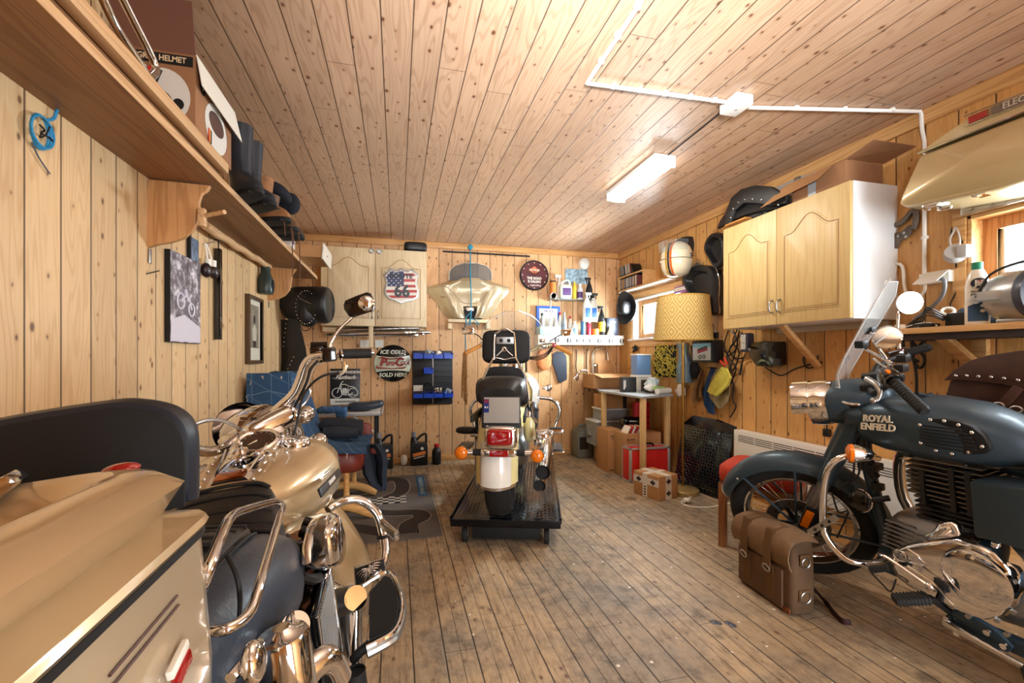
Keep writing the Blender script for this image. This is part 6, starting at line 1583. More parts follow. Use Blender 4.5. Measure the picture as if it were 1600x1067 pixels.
oc = mat('clock_orange', (206, 116, 70), .4); b.prism([(-.07, .06), (-.03, .085), (0, .105), (.03, .085), (.07, .06), (.03, .035), (0, .02), (-.03, .035)], TB(o + V((0, .0006, 0))), .0008, oc); b.text('THE BAR', TB(o + V((0, -.001, .06))), .03, wht, .0006, bold=.001); b.bd('dial_print', fc)
b = NM(black); b.tube([o + V((0, -.003, .03)), o + V((-.03, -.003, .07))], .003, 5); b.tube([o + V((0, -.003, .03)), o + V((.055, -.003, .10))], .0025, 5); b.tube([o + V((0, -.003, .03)), o + V((-.005, -.003, -.03))], .002, 5); b.bd('hands', fc)
c = PY(913.5, 411.5, .03); t = thing('smoke_detector', 'round white smoke detector high in the back right corner', 'smoke detector', c); b = NM(whitegl); b.lathe([(0, .02), (.045, .018), (.06, .008), (.068, -.01), (.068, -.03)], c, (0, -1, 0), 32); b.bd('cover', t)
b = NM(mat('plate_relief', (150, 176, 190), .35, .3, var=.5, vs=28)); polyY(b, [(883, 420), (918, 421), (918, 444), (883, 443)], YB - .004, .005); t2 = tag(b.build('metal_plate'), 'rectangular metal plate with blue and silver print behind the spray bottles', 'plate')
b = NM(black); b.cyl(PY(900.5, 422.5, .01), PY(900.5, 422.5, .013), .008, n=8); b.torus(PY(900.5, 432, .008), (0, -1, 0), .0, .001, 4, 3) if 0 else None; o_ = b.bd('mount_hole', t2)
# ---- bottle shelves
shg = glassmat('shelf_glass', (216, 226, 226), .3); t = thing('glass_shelf', 'small upper glass shelf with cleaning bottles on the back wall', 'shelf', PY(890, 470)); Zs = PY(890, 468.5, .08).z; A0, A1 = PY(866, 468, .08).x - .06, PY(927, 468, .08).x; b = NM(shg); b.span((A0, YB - .16, Zs - .008), (A1, YB, Zs), .001); b.bd('shelf_board', t); b = NM(steel)
for x in (A0 + .1, A1 - .08): b.span((x, YB - .1, Zs - .02), (x + .015, YB, Zs - .008), .002)
b.bd('bracket', t)
t = thing('drawer_shelf', 'white shelf with a row of round finger hole drawers below the bottles', 'shelf', PY(910, 538)); Zd = 1.395; D0, D1 = PY(841, 530, .18).x, XR - .04; b = NM(cream_p); b.span((D0, YB - .19, Zd - .012), (D1, YB, Zd), .002); b.span((D0, YB - .18, Zd - .115), (D1, YB, Zd - .10), .002); b.span((D0, YB - .18, Zd - .10), (D0 + .012, YB, Zd - .01)); b.span((D1 - .012, YB - .18, Zd - .10), (D1, YB, Zd - .01)); b.bd('body', t)
ctr = [870, 889, 903, 913, 923, 936.5, 954, 971.5]; edges = [841, 880, 897, 908, 918, 929, 945, 963, 981]
for k, u in enumerate(ctr):
    e0, e1 = PY(edges[k], 530, .19).x + .002, min(PY(edges[k + 1], 530, .19).x - .002, D1); b = NM(cream_p); b.span((e0, YB - .19, Zd - .112), (e1, YB - .178, Zd - .014), .002); dw = b.bd('drawer', t)
    cc = PY(u, 530.5, .1905); rr = .032 if k not in (2, 3, 4) else .024; b = NM(mat('hole_dark', (70, 66, 58), .6)); b.prism(ell(cc.x, Zd - .063, rr * .95, rr), fr((0, YB - .1895, 0), (1, 0, 0), (0, 0, 1)), .001); b.span((cc.x - .006, YB - .196, Zd - .063 - rr), (cc.x + .006, YB - .189, Zd - .063 + rr), .001, m=whitegl); b.bd('finger_hole', dw)
def lathe_item(name, label, cat, base, prof, m, parts=(), group=None, n=20):
    t = thing(name, label, cat, base, group); b = NM(m); b.lathe(prof, base, (0, 0, 1), n); b.bd('body', t)
    for nm, mm, fn in parts: b = NM(mm); fn(b); b.build(nm, None, t)
    return t
def trigger(o, h, m_, s=-1): return lambda b: (b.cyl(o + V((0, 0, h)), o + V((0, 0, h + .03)), .012, n=10), b.box(o + V((s * .018, 0, h + .045)), (.075, .025, .03), None, .008), b.tube([o + V((s * .03, 0, h + .035)), o + V((s * .035, 0, h + .01)), o + V((s * .03, 0, h - .01))], .006, 6))
def bottle(u, v0, v1, r, off, label, m, capm=None, lab=None, style='round', z=None, name='bottle'):
    q = PY(u, v0, off); z = q.z if z is None else z; q.z = z; h = PY(u, v1, off).z - z
    cap = h * .12 if style != 'can' else h * .08; bh = h - cap
    prof = [(0, 0), (r * .95, 0), (r, .006), (r, bh * .62), (r * .85, bh * .78), (r * .42, bh * .93), (r * .40, bh)] if style in ('round', 'spray') else [(0, 0), (r, 0), (r, bh), (r * .9, bh + .003), (0, bh + .003)]
    parts = []
    if style == 'spray': prof = [(0, 0), (r * .95, 0), (r, .006), (r, h * .45), (r * .7, h * .62), (r * .35, h * .76), (r * .34, h * .8)]; parts.append(('trigger', capm or whitegl, trigger(q, h * .76, None)))
    elif capm: parts.append(('cap', capm, lambda b: b.cyl(q + V((0, 0, bh - .002)), q + V((0, 0, h)), r * (.46 if style == 'round' else .98), n=16)))
    if lab: parts.append(('paper_label', lab, lambda b: b.lathe([(r * 1.012, h * .12), (r * 1.012, h * (.42 if style == 'spray' else .5))], q, (0, 0, 1), 20)))
    return lathe_item(name, label, 'bottle', q, prof, m, parts)
grey_b, red_c = mat('bottle_grey', (150, 152, 150), .4), mat('cap_red', (190, 30, 36), .35)
purple = mat('label_purple', (96, 66, 120), .45); yel = mat('label_yellow', (220, 186, 60), .45); ora = mat('label_orange', (222, 132, 60), .45); mint = mat('mint_plastic', (204, 226, 212), .35)
bottle(864, 468, 439, .036, .09, 'orange tub with black lid on the upper glass shelf', ora, black, None, 'can', Zs, 'tub')
bottle(874, 468, 428, .035, .05, 'white trigger spray bottle behind the mint jug on the glass shelf', whitegl, whitegl, None, 'spray', Zs, 'spray_bottle')
t = thing('detergent_jug', 'mint and white jug with a purple label and big handle on the glass shelf', 'jug', PY(883, 468, .1)); q = PY(883, 468, .1); q.z = Zs; b = NM(mint); b.sq(q + V((0, 0, .085)), (.075, .045, .085), .35, .45); b.tube([q + V((.05, 0, .15)), q + V((.055, 0, .20)), q + V((.02, 0, .225)), q + V((-.03, 0, .20))], .012, 8, k=4); b.bd('body', t); b = NM(purple); b.box(q + V((.005, -.0455, .085)), (.10, .003, .085), None, .001); b.bd('paper_label', t); b = NM(whitegl); b.cyl(q + V((-.04, 0, .165)), q + V((-.04, 0, .20)), .018, n=14); b.bd('cap', t)
bottle(897.5, 468, 440, .025, .09, 'yellow bottle between the mint jug and purple bottle on the glass shelf', yel, yel, None, 'round', Zs)
bottle(906, 468, 444, .036, .10, 'clear bottle with purple label on the glass shelf', mat('bottle_clear', (206, 206, 214), .2), whitegl, purple, 'round', Zs)
bottle(920.5, 468, 433, .04, .09, 'black trigger spray bottle at the right end of the glass shelf', black, black, None, 'spray', Zs, 'spray_bottle')
t = thing('inspection_mirror', 'small round hand mirror on a bent arm at the left of the glass shelf', 'mirror', PY(862, 500, .12)); b = NM(steel); c = PY(865, 462, .2); b.torus(c, (0, -1, 0), .034, .005, 24, 8); b.tube([PY(855, 446, .15), PY(856, 458, .18), PY(860, 466, .2), PY(860, 480, .2), PY(862, 497, .2)], .006, 8, k=4); b.bd('arm', t); b = NM(mirr); b.cyl(c + V((0, .002, 0)), c + V((0, -.002, 0)), .032, n=24); b.bd('glass', t)
t = thing('blue_carton', 'blue and white printed box at the back of the drawer shelf', 'box', PY(855, 500, .05)); p, q = PY(838, 522, .03), PY(874, 479, .03); b = NM(mat('box_blue', (50, 96, 186), .4)); b.span((p.x, YB - .05, Zd), (q.x, YB - .005, q.z), .002); bx = b.bd('box', t); b = NM(wht); b.span((p.x + .03, YB - .0515, Zd + .06), (q.x - .03, YB - .05, q.z - .03)); b.bd('print', bx); 
b = NM(mat('letter_navy', (40, 50, 110), .4)); b.text('DELUXE', TB(((p.x + q.x) / 2, YB - .053, q.z - .06)), .032, None, .0005, bold=.001); b.bd('lettering', bx)
t = thing('bottle_tray', 'pale blue plastic tray of bottles at the left end of the drawer shelf', 'tray', PY(857, 524, .15)); p, q = PY(842, 520, .17), PY(874, 506, .17); b = NM(mat('tray_blue', (178, 214, 218), .4)); b.span((p.x, YB - .21, Zd), (q.x, YB - .205, Zd + .09), .002); b.span((p.x, YB - .21, Zd), (q.x, YB - .07, Zd + .004)); b.span((p.x, YB - .21, Zd), (p.x + .004, YB - .07, Zd + .09)); b.span((q.x - .004, YB - .21, Zd), (q.x, YB - .07, Zd + .09)); b.span((p.x, YB - .074, Zd), (q.x, YB - .07, Zd + .09)); b.bd('tray', t); b = NM(grey_b); b.tube([((p.x + q.x) / 2, YB - .14, Zd + .05), ((p.x + q.x) / 2 + .02, YB - .14, Zd + .2)], .006, 8); b.bd('carry_handle', t)
bottle(847, 516, 489, .03, .16, 'grey bottle with dark cap at the left in the pale blue tray', grey_b, black, None, 'round', Zd + .006)
bottle(868, 514, 494, .03, .12, 'grey white bottle at the right in the pale blue tray', mat('bottle_pale', (200, 202, 198), .4), whitegl, None, 'round', Zd + .006)
bottle(875, 522, 488, .025, .06, 'white bottle with red cap just right of the blue tray', whitegl, red_c, None, 'round', Zd)
bottle(881.5, 522, 488, .032, .12, 'silver grey bottle with grey label beside the red capped one', grey_b, grey_b, mat('label_grey', (120, 126, 134), .5), 'round', Zd)
bottle(891, 522, 494, .026, .06, 'white bottle with red nozzle behind the front mirror', whitegl, red_c, None, 'round', Zd)
bottle(898, 522, 502, .035, .12, 'short white bottle with orange red print on the drawer shelf', whitegl, whitegl, mat('label_sky', (120, 170, 200), .5), 'round', Zd)
bottle(911, 522, 500, .028, .15, 'slim blue can under the hanging white spray bottle', mat('can_blue', (60, 110, 150), .35), steel, None, 'can', Zd, 'can')
bottle(920, 522, 503, .026, .15, 'red can beside the slim blue can on the drawer shelf', mat('can_red', (186, 50, 70), .35), steel, None, 'can', Zd, 'can')
bottle(930, 522, 514, .045, .14, 'low orange tin between the red can and the black spray bottle', ora, ora, None, 'can', Zd, 'tin')
bottle(940, 522, 474, .045, .13, 'tall black spray bottle with a yellow label on the drawer shelf', black, black, yel, 'spray', Zd, 'spray_bottle')
for u, lb_ in ((917, 'big white spray bottle with blue label hanging from the glass shelf edge'), (927, 'white spray bottle behind the big one, hanging from the glass shelf edge')):
    q = PY(u, 503, .19 if u < 920 else .14); h = PY(u, 465, .19).z - q.z; t = thing('spray_bottle', lb_, 'bottle', q); b = NM(whitegl); b.loft([[q + V((w * cos(2 * pi * i / 20), d * sin(2 * pi * i / 20), z)) for i in range(20)] for z, w, d in ((0, .05, .03), (.01, .055, .033), (h * .7, .05, .033), (h * .88, .03, .022), (h, .014, .014))]); b.bd('body', t); b = NM(black if u > 920 else whitegl); trigger(q, h, None, 1)(b); b.bd('trigger', t); b = NM(mat('label_blue', (44, 100, 180), .4)); b.box(q + V((0, -.034, h * .38)), (.06, .003, h * .4), None, .001); b.bd('paper_label', t)
t = thing('black_carton', 'black printed box at the right end of the drawer shelf', 'box', PY(957, 522, .1)); p, q = PY(947.5, 522, .14), PY(966, 497, .14); b = NM(mat('box_navy', (38, 46, 66), .35)); b.span((p.x, YB - .15, Zd), (q.x, YB - .03, q.z), .002); bx = b.bd('box', t); b = NM(wht); b.text('WASH', TB(((p.x + q.x) / 2, YB - .151, q.z - .05)), .03, None, .0005); b.bd('print', bx)
lathe_item('funnel', 'small white funnel standing upside down in front of the black box', 'funnel', V((PY(953, 522, .17).x, YB - .17, Zd)), [(.045, 0), (.046, .006), (.014, .07), (.008, .11), (.006, .11)], whitegl)
# things hanging below the drawer shelf
t = thing('hanging_mitt', 'orange shaggy wash mitt hanging on the back wall', 'mitt', PY(850, 579, .04)); b = NM(mat('mitt_orange', (232, 148, 96), .9, var=.3, vs=60)); b.sq(PY(850.5, 562, .04), (.085, .035, .12), .8, .8); random.seed(8)
for k in range(160):
    a, z = random.uniform(-1, 1), random.uniform(-1, 1)
    if a * a + z * z < .95: o = PY(850.5, 562, .04) + V((a * .083, -.03 * (1 - .6 * (a * a + z * z)), z * .118)); b.sph(o, .009, n=6, k=4)
b.bd('pile', t)
t = thing('hanging_rag', 'dark grey leather rag hanging on the back wall beside the mitt', 'rag', PY(874, 598, .02)); b = NM(mat('grey_leather', (52, 58, 72), .6, bump=.3, bs=50)); polyY(b, [(863, 553), (870, 549), (879, 550), (884, 556), (885, 566), (885, 593), (874, 598), (872, 597), (867, 580), (862, 566)], YB - .01, .02, bev=.006, smooth=True); b.bd('leather', t)
for pts, nm, lb_ in (([(900, 546), (901, 552), (900, 575), (904, 590), (901, 595)], 'iron_hook', 'thin dark iron hook hanging left of the chrome lever on the back wall'), ([(919, 546), (917, 549), (917, 580), (921, 612)], 'iron_rod', 'long thin iron rod hanging right of the chrome lever on the back wall')):
    b = NM(mat('dark_iron', (60, 54, 52), .4, .8)); b.tube([PY(u, v, .015) for u, v in pts], .006, 8, k=4); tag(b.build(nm), lb_, 'hook')
b = NM(chrome); b.tube([PY(896, 592, .04), PY(902, 586, .05), PY(907, 579, .05), (PY(917, 579, .04))], [.012, .014, .011, .01], 10, k=4); tag(b.build('chrome_lever'), 'bent chrome lever hanging on the back wall between hook and rod', 'lever')
b = NM(chrome_w); b.tube([PY(927, 600, .03), PY(927, 575, .03), PY(926, 555, .03), PY(930, 547, .03), PY(940, 544.5, .03), PY(948, 548, .03), PY(950, 560, .03), PY(950, 576, .03)], .011, 10, k=4); b.tube([PY(926, 571, .03), PY(950, 570, .03)], .007, 8); tag(b.build('sissy_bar_loop'), 'chrome sissy bar loop hanging on the back wall above the cardboard box', 'bar')
# ================================================================== right wall
cab_w = mat('cabinet_white', (226, 228, 230), .4)
cz = 1.338
cabinet('wall_cabinet', 'yellowish two door wall cabinet with a white side on the right wall', fr((2.30, 2.775, cz), (0, -1, 0), (1, 0, 0)), .945, .725, .33, oak_y, cab_w, False)
t = thing('shelf_strut', 'pale timber rail and slanting strut propping up the right wall cabinet', 'strut', P(1277, 573, X=XR)); b = NM(mat('rail_grey', (196, 186, 170), .6)); b.span((XR - .03, 1.86, 1.30), (XR, 2.60, 1.337), .003); b.bd('rail', t)
b = NM(pine_t); p, q = P(1222, 508, X=2.36), P(1278, 572, X=XR - .012); d = (q - p); R_ = fr((0, 0, 0), d.normalized(), (0, 1, 0)); b.box((p + q) / 2, (d.length, .045, .025), R_, .003); b.bd('strut', t)
# things on the cabinet
zt = cz + .725
t = thing('saddlebag', 'black leather saddlebag with silver studs on top of the right wall cabinet', 'saddlebag', (2.42, 2.6, zt)); b = NM(leather_b)
prof_ = [(1140, 352), (1138, 335), (1146, 312), (1162, 296), (1186, 287), (1212, 287), (1228, 294), (1246, 308), (1230, 316), (1212, 322), (1190, 318), (1170, 316), (1158, 322), (1150, 335), (1147, 348)]
rows = []
for k in range(13):
    a = pi * k / 12; s = k / 12
    y = 2.86 - .54 * s; h = .17 * sin(pi * min(1, .18 + .8 * s)) ** .8 + .02
    rows.append([V((2.33 + .15 * j / 8, y, zt + .004 + h * (1 - (abs(-1 + 2 * j / 8)) ** 2.6 * .75))) for j in range(9)])
b.sheet(rows, .02); b.sq((2.42, 2.62, zt + .06), (.07, .17, .06), .5, .5); bg = b.bd('bag', t)
b = NM(leather_b); rows2 = []
for v, pts in enumerate(((1140, 352), (1144, 332), (1156, 318), (1172, 310), (1190, 309), (1206, 313), (1220, 318))): pass
fl = [(1139, 352), (1139, 334), (1148, 310), (1164, 296), (1186, 290), (1210, 292), (1236, 306), (1234, 318), (1212, 322), (1186, 318), (1168, 318), (1154, 330), (1148, 350)]
polyX(b, fl, 2.34, .035, bev=.008, smooth=True); b.bd('flap', bg); b = NM(MATS['silver_stud'])
for u, v in ((1142, 340), (1146, 326), (1154, 316), (1164, 312), (1176, 311), (1190, 312), (1204, 316), (1216, 320)): b.sph(P(u, v, X=2.302), .0065, n=8, k=5)
b.bd('studs', bg); b = NM(tan_l); q = P(1178, 326, X=2.35); b.span(P(1153, 332, X=2.32), P(1205, 324, X=2.40), .004) if 0 else b.box((2.36, 2.66, zt + .025), (.12, .20, .012), None, .004); b.bd('lining', bg)
t = thing('carton', 'open taped brown cardboard box on top of the right wall cabinet', 'box', (2.45, 2.05, zt)); b = NM(cardb_d); b.span((2.335, 1.885, zt + .002), (2.60, 2.22, zt + .135), .003); bx = b.bd('box', t)
b = NM(cardb); y1 = 2.27; b.loft([[V((2.335, 1.95, zt + .137)), V((2.335, 2.27, zt + .137)), V((2.338, 2.27, zt + .139)), V((2.338, 1.95, zt + .139))], [V((2.265, 1.99, zt + .06)), V((2.265, 2.40, zt + .03)), V((2.268, 2.40, zt + .032)), V((2.268, 1.99, zt + .062))]], smooth=False); b.bd('flap', t)
b = NM(cardb_d); b.loft([[V((2.34, 1.885, zt + .137)), V((2.60, 1.885, zt + .137)), V((2.60, 1.887, zt + .14)), V((2.34, 1.887, zt + .14))], [V((2.34, 1.74, zt + .17)), V((2.60, 1.72, zt + .16)), V((2.60, 1.72, zt + .163)), V((2.34, 1.74, zt + .173))]], smooth=False); b.bd('flap', t)
b = NM(clr); b.span((2.332, 2.06, zt + .005), (2.334, 2.11, zt + .136)); b.bd('tape', bx)
t = thing('metal_case', 'grey metal case lying behind the cardboard box on the right cabinet', 'case', (2.53, 2.42, zt)); b = NM(alu); b.span((2.51, 2.30, zt + .001), (2.625, 2.66, zt + .235), .008); b.bd('shell', t); b = NM(steel); b.span((2.495, 2.32, zt + .18), (2.51, 2.36, zt + .235), .003); b.bd('latch', t)
# CD shelf with helmet
t = thing('disc_shelf', 'small wooden corner shelf with two rows of disc cases on the right wall', 'shelf', PX(1010, 458)); CZ0 = 1.885
C0, C1, Xs = 3.72, 4.72, XR - .15; b = NM(pine_t); b.span((Xs, C0, CZ0), (XR, C1, CZ0 + .018), .002); b.span((Xs, C0 + .45, CZ0 + .155), (XR, C1, CZ0 + .172), .002); b.span((Xs, C1 - .018, CZ0), (XR, C1, CZ0 + .155), .002); b.span((Xs, C0 + .45, CZ0), (XR, C0 + .468, CZ0 + .155), .002); b.bd('boards', t)
b = NM(whitegl); b.span((Xs, C0, CZ0 - .004), (XR, C1, CZ0)); b.bd('white_underside', t)
cols = [((206, 204, 198), 'white'), ((60, 62, 66), 'charcoal'), ((160, 150, 136), 'beige'), ((96, 110, 120), 'blue grey'), ((186, 150, 96), 'ochre'), ((110, 60, 56), 'maroon'), ((176, 178, 180), 'silver')]
random.seed(12)
cm = [(mat('case_' + n.replace(' ', '_'), c, .3), n) for c, n in cols]
proto = {}
def disc(i, x, y, z, tilt, row):
    m, n = cm[i]; key = (i,)
    lab = n + ' disc case in the ' + row + ' row of the corner disc shelf'; M = MT((x, y, z)) @ rot('X', tilt)
    if key not in proto:
        t = thing('disc_case', lab, 'disc case', M, n + ' disc cases in the ' + row + ' row'); b = MB(M).mset(m); b.span((-.062, -.0055, 0), (.062, .0055, .125), .001); b.bd('case', t); b = MB(M).mset(blackmt); b.span((-.0628, -.004, .006), (-.0618, .004, .02)); b.bd('spine_label', t); proto[key] = t
    else: dup(proto[key], M, lab, n + ' disc cases in the ' + row + ' row')
y = C1 - .035
for k in range(22): disc(random.randrange(7), Xs + .075, y, CZ0 + .0185, 0, 'lower'); y -= .0165 if k != 3 else .03
y = C1 - .03
for k in range(14): disc(random.randrange(7), Xs + .075, y, CZ0 + .1725, -10, 'upper'); y -= .0165 + (.02 if k == 6 else 0)
b = NM(black); b.box((Xs + .08, C0 + .72, CZ0 + .23), (.12, .016, .115), rot('X', -24), .002); b.bd('case', thing('wooden_case', 'dark leaning disc box at the right end of the upper row', 'case', (Xs + .08, C0 + .7, CZ0 + .172)))
t = thing('helmet', 'cream open face helmet with orange, black and gold stripes on the disc shelf', 'helmet', (2.47, 3.9, CZ0 + .02)); hc_ = P(1057, 406, X=2.42); MH = MT(hc_) @ rot('Z', 25)
b = MB(MH).mset(mat('helmet_cream', (236, 222, 190), .15, coat=1)); 
pr = [(0, -.155), (.05, -.152), (.10, -.13), (.128, -.08), (.138, -.02), (.136, .05), (.118, .105), (.08, .142), (.04, .157), (0, .16)]
b.lathe([(r, z) for r, z in pr], (0, 0, 0), (0, 0, 1), 36); sh2 = b.bd('shell', t)
for k, (cc, nm) in enumerate((((206, 96, 40), 'orange'), ((36, 32, 32), 'black'), ((190, 146, 50), 'gold'))):
    b = MB(MH).mset(mat('helmet_' + nm, cc, .2, coat=1)); rows = []
    for r, z in pr[1:-1]:
        rows.append([V(((r + .0012) * cos(a), (r + .0012) * sin(a), z)) for a in [pi + (k - 1) * .0 + (.16 - .32 * j / 3) * .5 * min(1.6, .12 / max(r, .03)) - (k - 1) * .17 * min(1.8, .13 / max(r, .03)) + 0 for j in range(4)]])
    b.sheet(rows, .0012); b.bd('stripe', sh2, nm + ' stripe down the middle')
b = MB(MH).mset(steel); b.torus((0, 0, -.005), (0, 0, 1), .1385, .003, 36, 6); b.cyl((0, -.136, .02), (0, -.15, .02), .02, n=16); b.bd('trim', t); b = MB(MH).mset(clear); b.sheet([[V(((.145 + .02 * i / 4) * cos(a), (.145 + .01 * i / 4) * sin(a), .06 + .09 * i / 4)) for a in [pi * .62 + pi * .76 * j / 12 for j in range(13)]] for i in range(5)], .003); b.bd('visor', t)
t = thing('round_hat', 'black round brimmed hat on the wall behind the cream helmet', 'hat', PX(1062, 400)); b = NM(mat('black_felt', (40, 34, 32), .8)); b.lathe([(0, .035), (.09, .03), (.10, .0), (.20, -.005), (.2, -.012), (.0, -.012)], PX(1062, 392, .014), (-1, 0, .1), 32); b.bd('felt', t)
t = thing('wire_brush', 'grey spiky tinsel bundle beside the cream helmet', 'brush', PX(1090, 416)); b = NM(mat('tinsel', (120, 122, 116), .5, .4)); random.seed(6); o = PX(1086, 418, .05)
for k in range(60): a = random.uniform(0, 2 * pi); l = random.uniform(.04, .12); e = o + V((random.uniform(-.03, .0), -abs(cos(a)) * l - .02 * random.random(), sin(a) * l * .6)); b.cyl(o + V((0, random.uniform(-.06, .03), random.uniform(-.02, .02))), e, .0016, n=4, caps=False)
b.bd('bristles', t)
def pan(name, label, px, off, hollow):
    t = thing(name, label, 'seat pan', PX(px[0][0], max(v for u, v in px), off)); q = [PX(u, v, .0) for u, v in px]; c = sum(q, V()) / len(q); N_ = 5; sm = spline(q, 3, True)
    b = NM(leather_b); rings = []
    for k, (f, dx) in enumerate(((1.0, .0), (1.0, off * .5), (.94, off * .92), (.82, off), (.74, off * .96), (.62, off * .45), (.3, off * .3))): rings.append([V((XR - dx - .002, c.y + (p.y - c.y) * f, c.z + (p.z - c.z) * f)) for p in sm])
    b.loft(rings); b.bd('leather', t); b = NM(chrome); b.tube([V((XR - .05, c.y + (p.y - c.y) * 1.0, c.z + (p.z - c.z) * 1.0)) for p in sm], .004, 6, closed=True); b.bd('rim', t)
pan('saddle_pan', 'glossy black motorcycle saddle pan hung left of the yellow cabinet', [(1085, 424), (1096, 416), (1112, 415), (1126, 419), (1132, 440), (1131, 470), (1132, 490), (1118, 492), (1104, 482), (1092, 466), (1082, 448), (1079, 434)], .10, True)
pan('saddle_pan', 'second black saddle pan, higher up and half behind the yellow cabinet', [(1113, 384), (1118, 372), (1128, 364), (1142, 370), (1146, 395), (1140, 415), (1130, 420), (1120, 405), (1114, 395)], .09, True)
t = thing('small_box', 'small purple and white box on the window casing behind the lamp', 'box', PX(1075, 461)); b = NM(mat('box_purple', (150, 96, 160), .4)); p = PX(1066, 460); q = PX(1086, 448); b.span((XR - .09, q.y, p.z), (XR - .02, p.y, q.z + .02), .002); bx = b.bd('box', t); b = NM(whitegl); b.span((XR - .0915, q.y + .01, p.z + .02), (XR - .09, p.y - .01, p.z + .05)); b.bd('print', bx)
t = thing('cowboy_hat', 'black leather cowboy hat hanging in the corner beside the window', 'hat', P(980, 505, X=2.52)); c = P(981, 482, X=2.54); b = MB(MT(c) @ rot('Z', 32)).mset(leather_b)
rows = []
for k in range(7):
    r = .055 + .13 * k / 6; rows.append([V((-.03 - .06 * (abs(sin(a)) ** 2) * (k / 6) ** 2 + .02 * (1 - k / 6), r * .66 * cos(a), r * sin(a))) for a in [2 * pi * i / 28 for i in range(29)]])
b.sheet(rows, .006); b.sq((-.09, .0, .0), (.09, .058, .075), .6, .6); b.bd('felt', t)
b = NM(black); c = PX(993, 545, .02); b.sph(c, (.02, .03, .03)); b.box(c + V((-.015, 0, 0)), (.02, .09, .02), rot('X', 30), .005); b.box(c + V((-.015, 0, 0)), (.02, .02, .09), rot('X', 30), .005); b.cyl(c, c + V((.02, 0, 0)), .012); tag(b.build('mounted_knob'), 'black star shaped knob on the right wall beneath the cowboy hat', 'knob')
# battery charger case
t = thing('charger_case', 'black battery charger case with a printed front hanging on the right wall', 'case', PX(1100, 566, .06)); p, q = PX(1081, 566, .12), PX(1113, 529, .12); b = NM(black); b.span((XR - .12, q.y, p.z), (XR - .01, p.y, q.z - .01), .008); cs2 = b.bd('case', t)
b = NM(mat('case_print', (196, 204, 206), .4)); b.span((XR - .1215, q.y + .02, p.z + .02), (XR - .12, p.y - .015, q.z - .035)); b.span((XR - .122, q.y + .02, q.z - .07), (XR - .1212, p.y - .015, q.z - .035), m=mat('print_cyan', (112, 168, 190), .4)); b.mset(mat('print_crimson', (150, 40, 60), .4)); ym = (p.y + q.y) / 2; b.box((XR - .1222, ym - .01, (p.z + q.z) / 2 + .005), (.001, .13, .03), rot('X', -12)); b.mset(black); b.box((XR - .1224, ym - .01, (p.z + q.z) / 2 + .022), (.001, .12, .016), rot('X', -12)); b.torus((XR - .1224, ym - .03, p.z + .05), (1, 0, 0), .016, .003, 14, 5); b.torus((XR - .1224, ym + .02, p.z + .045), (1, 0, 0), .016, .003, 14, 5); b.bd('printed_front', cs2)
b = NM(steel); b.tube([PX(1093, 492, .01), PX(1100, 498, .03), PX(1110, 502, .05), PX(1116, 512, .06), PX(1118, 522, .06)], .006, 8, k=3); b.box(PX(1118, 524, .06), (.03, .05, .05), None, .006, m=black); b.bd('hanger', t)
lathe_ = None
bagb = glassmat('bag_blue', (176, 206, 226), .45, .2)
t = thing('plastic_bag', 'clear plastic bag of blue cloth hanging beside the lamp pole', 'bag', PX(1070, 598, .06)); b = crumple(PX(1070, 578, .06), .10, m=mat('cloth_blue', (130, 162, 186), .7), seed=11, sc=(.5, .85, 1.0)); b.bd('cloth', t); b = NM(bagb); rows = [[PX(u, v, o) for u, o in zip((u0, (u0 * 2 + u1) / 3, (u0 + 2 * u1) / 3, u1), (.02, .12, .12, .02))] for v, u0, u1 in ((536, 1057, 1077), (550, 1060, 1076), (562, 1060, 1080), (580, 1056, 1083), (598, 1058, 1082))]; b.sheet(rows, .003); b.bd('film', t); b = NM(mat('tag_red', (226, 90, 70), .5)); b.span(PX(1066, 536, .10), PX(1070, 546, .102)); b.bd('red_tag', t)
t = thing('dust_brush', 'black bristly dust brush hanging under the charger case', 'brush', PX(1084, 595, .05)); b = NM(mat('bristle_black', (26, 24, 28), .8)); random.seed(2); o = PX(1085, 577, .05)
for k in range(120): d = V((random.gauss(0, .4), random.gauss(0, 1), random.gauss(0, 1))).normalized(); b.cyl(o, o + V((d.x * .05, d.y * .085, d.z * .095)), .0022, .0012, n=4, caps=False)
b.sph(o, (.035, .06, .07)); b.bd('bristles', t); b = NM(black); b.cyl(o, PX(1080, 540, .02), .008, n=8); b.bd('handle', t)
b = crumple(PX(1064, 611, .05), .07, m=mat('bag_white', (232, 226, 220), .6), seed=14, sc=(.6, .9, .95)); tag(b.build('hanging_rag'), 'crumpled white rag hanging below the clear plastic bag', 'rag')
def cloth(name, label, cat, left, right, off, m, fold=.02, th=.006):
    t = thing(name, label, cat, PX((left[-1][0] + right[-1][0]) / 2, left[-1][1], off)); rows = []
    for (u0, v0), (u1, v1) in zip(left, right): rows.append([PX(u0 + (u1 - u0) * s, v0 + (v1 - v0) * s, off + fold * sin(s * 9 + v0 * .06)) for s in [j / 8 for j in range(9)]])
    b = NM(m); b.sheet(rows, th); b.bd('cloth', t)
    b = NM(black); p = PX((left[0][0] + right[0][0]) / 2, left[0][1] + 2, 0); b.cyl(p, p + V((-off - .03, 0, .005)), .004, n=6); b.bd('peg', t)
cloth('work_glove', 'tan leather work glove hanging left of the blue towel', 'glove', [(1093, 575), (1088, 590), (1083, 608), (1081, 622), (1083, 632)], [(1099, 580), (1097, 595), (1095, 610), (1097, 622), (1100, 618)], .035, mat('glove_tan', (146, 112, 76), .8, var=.15, vs=20))
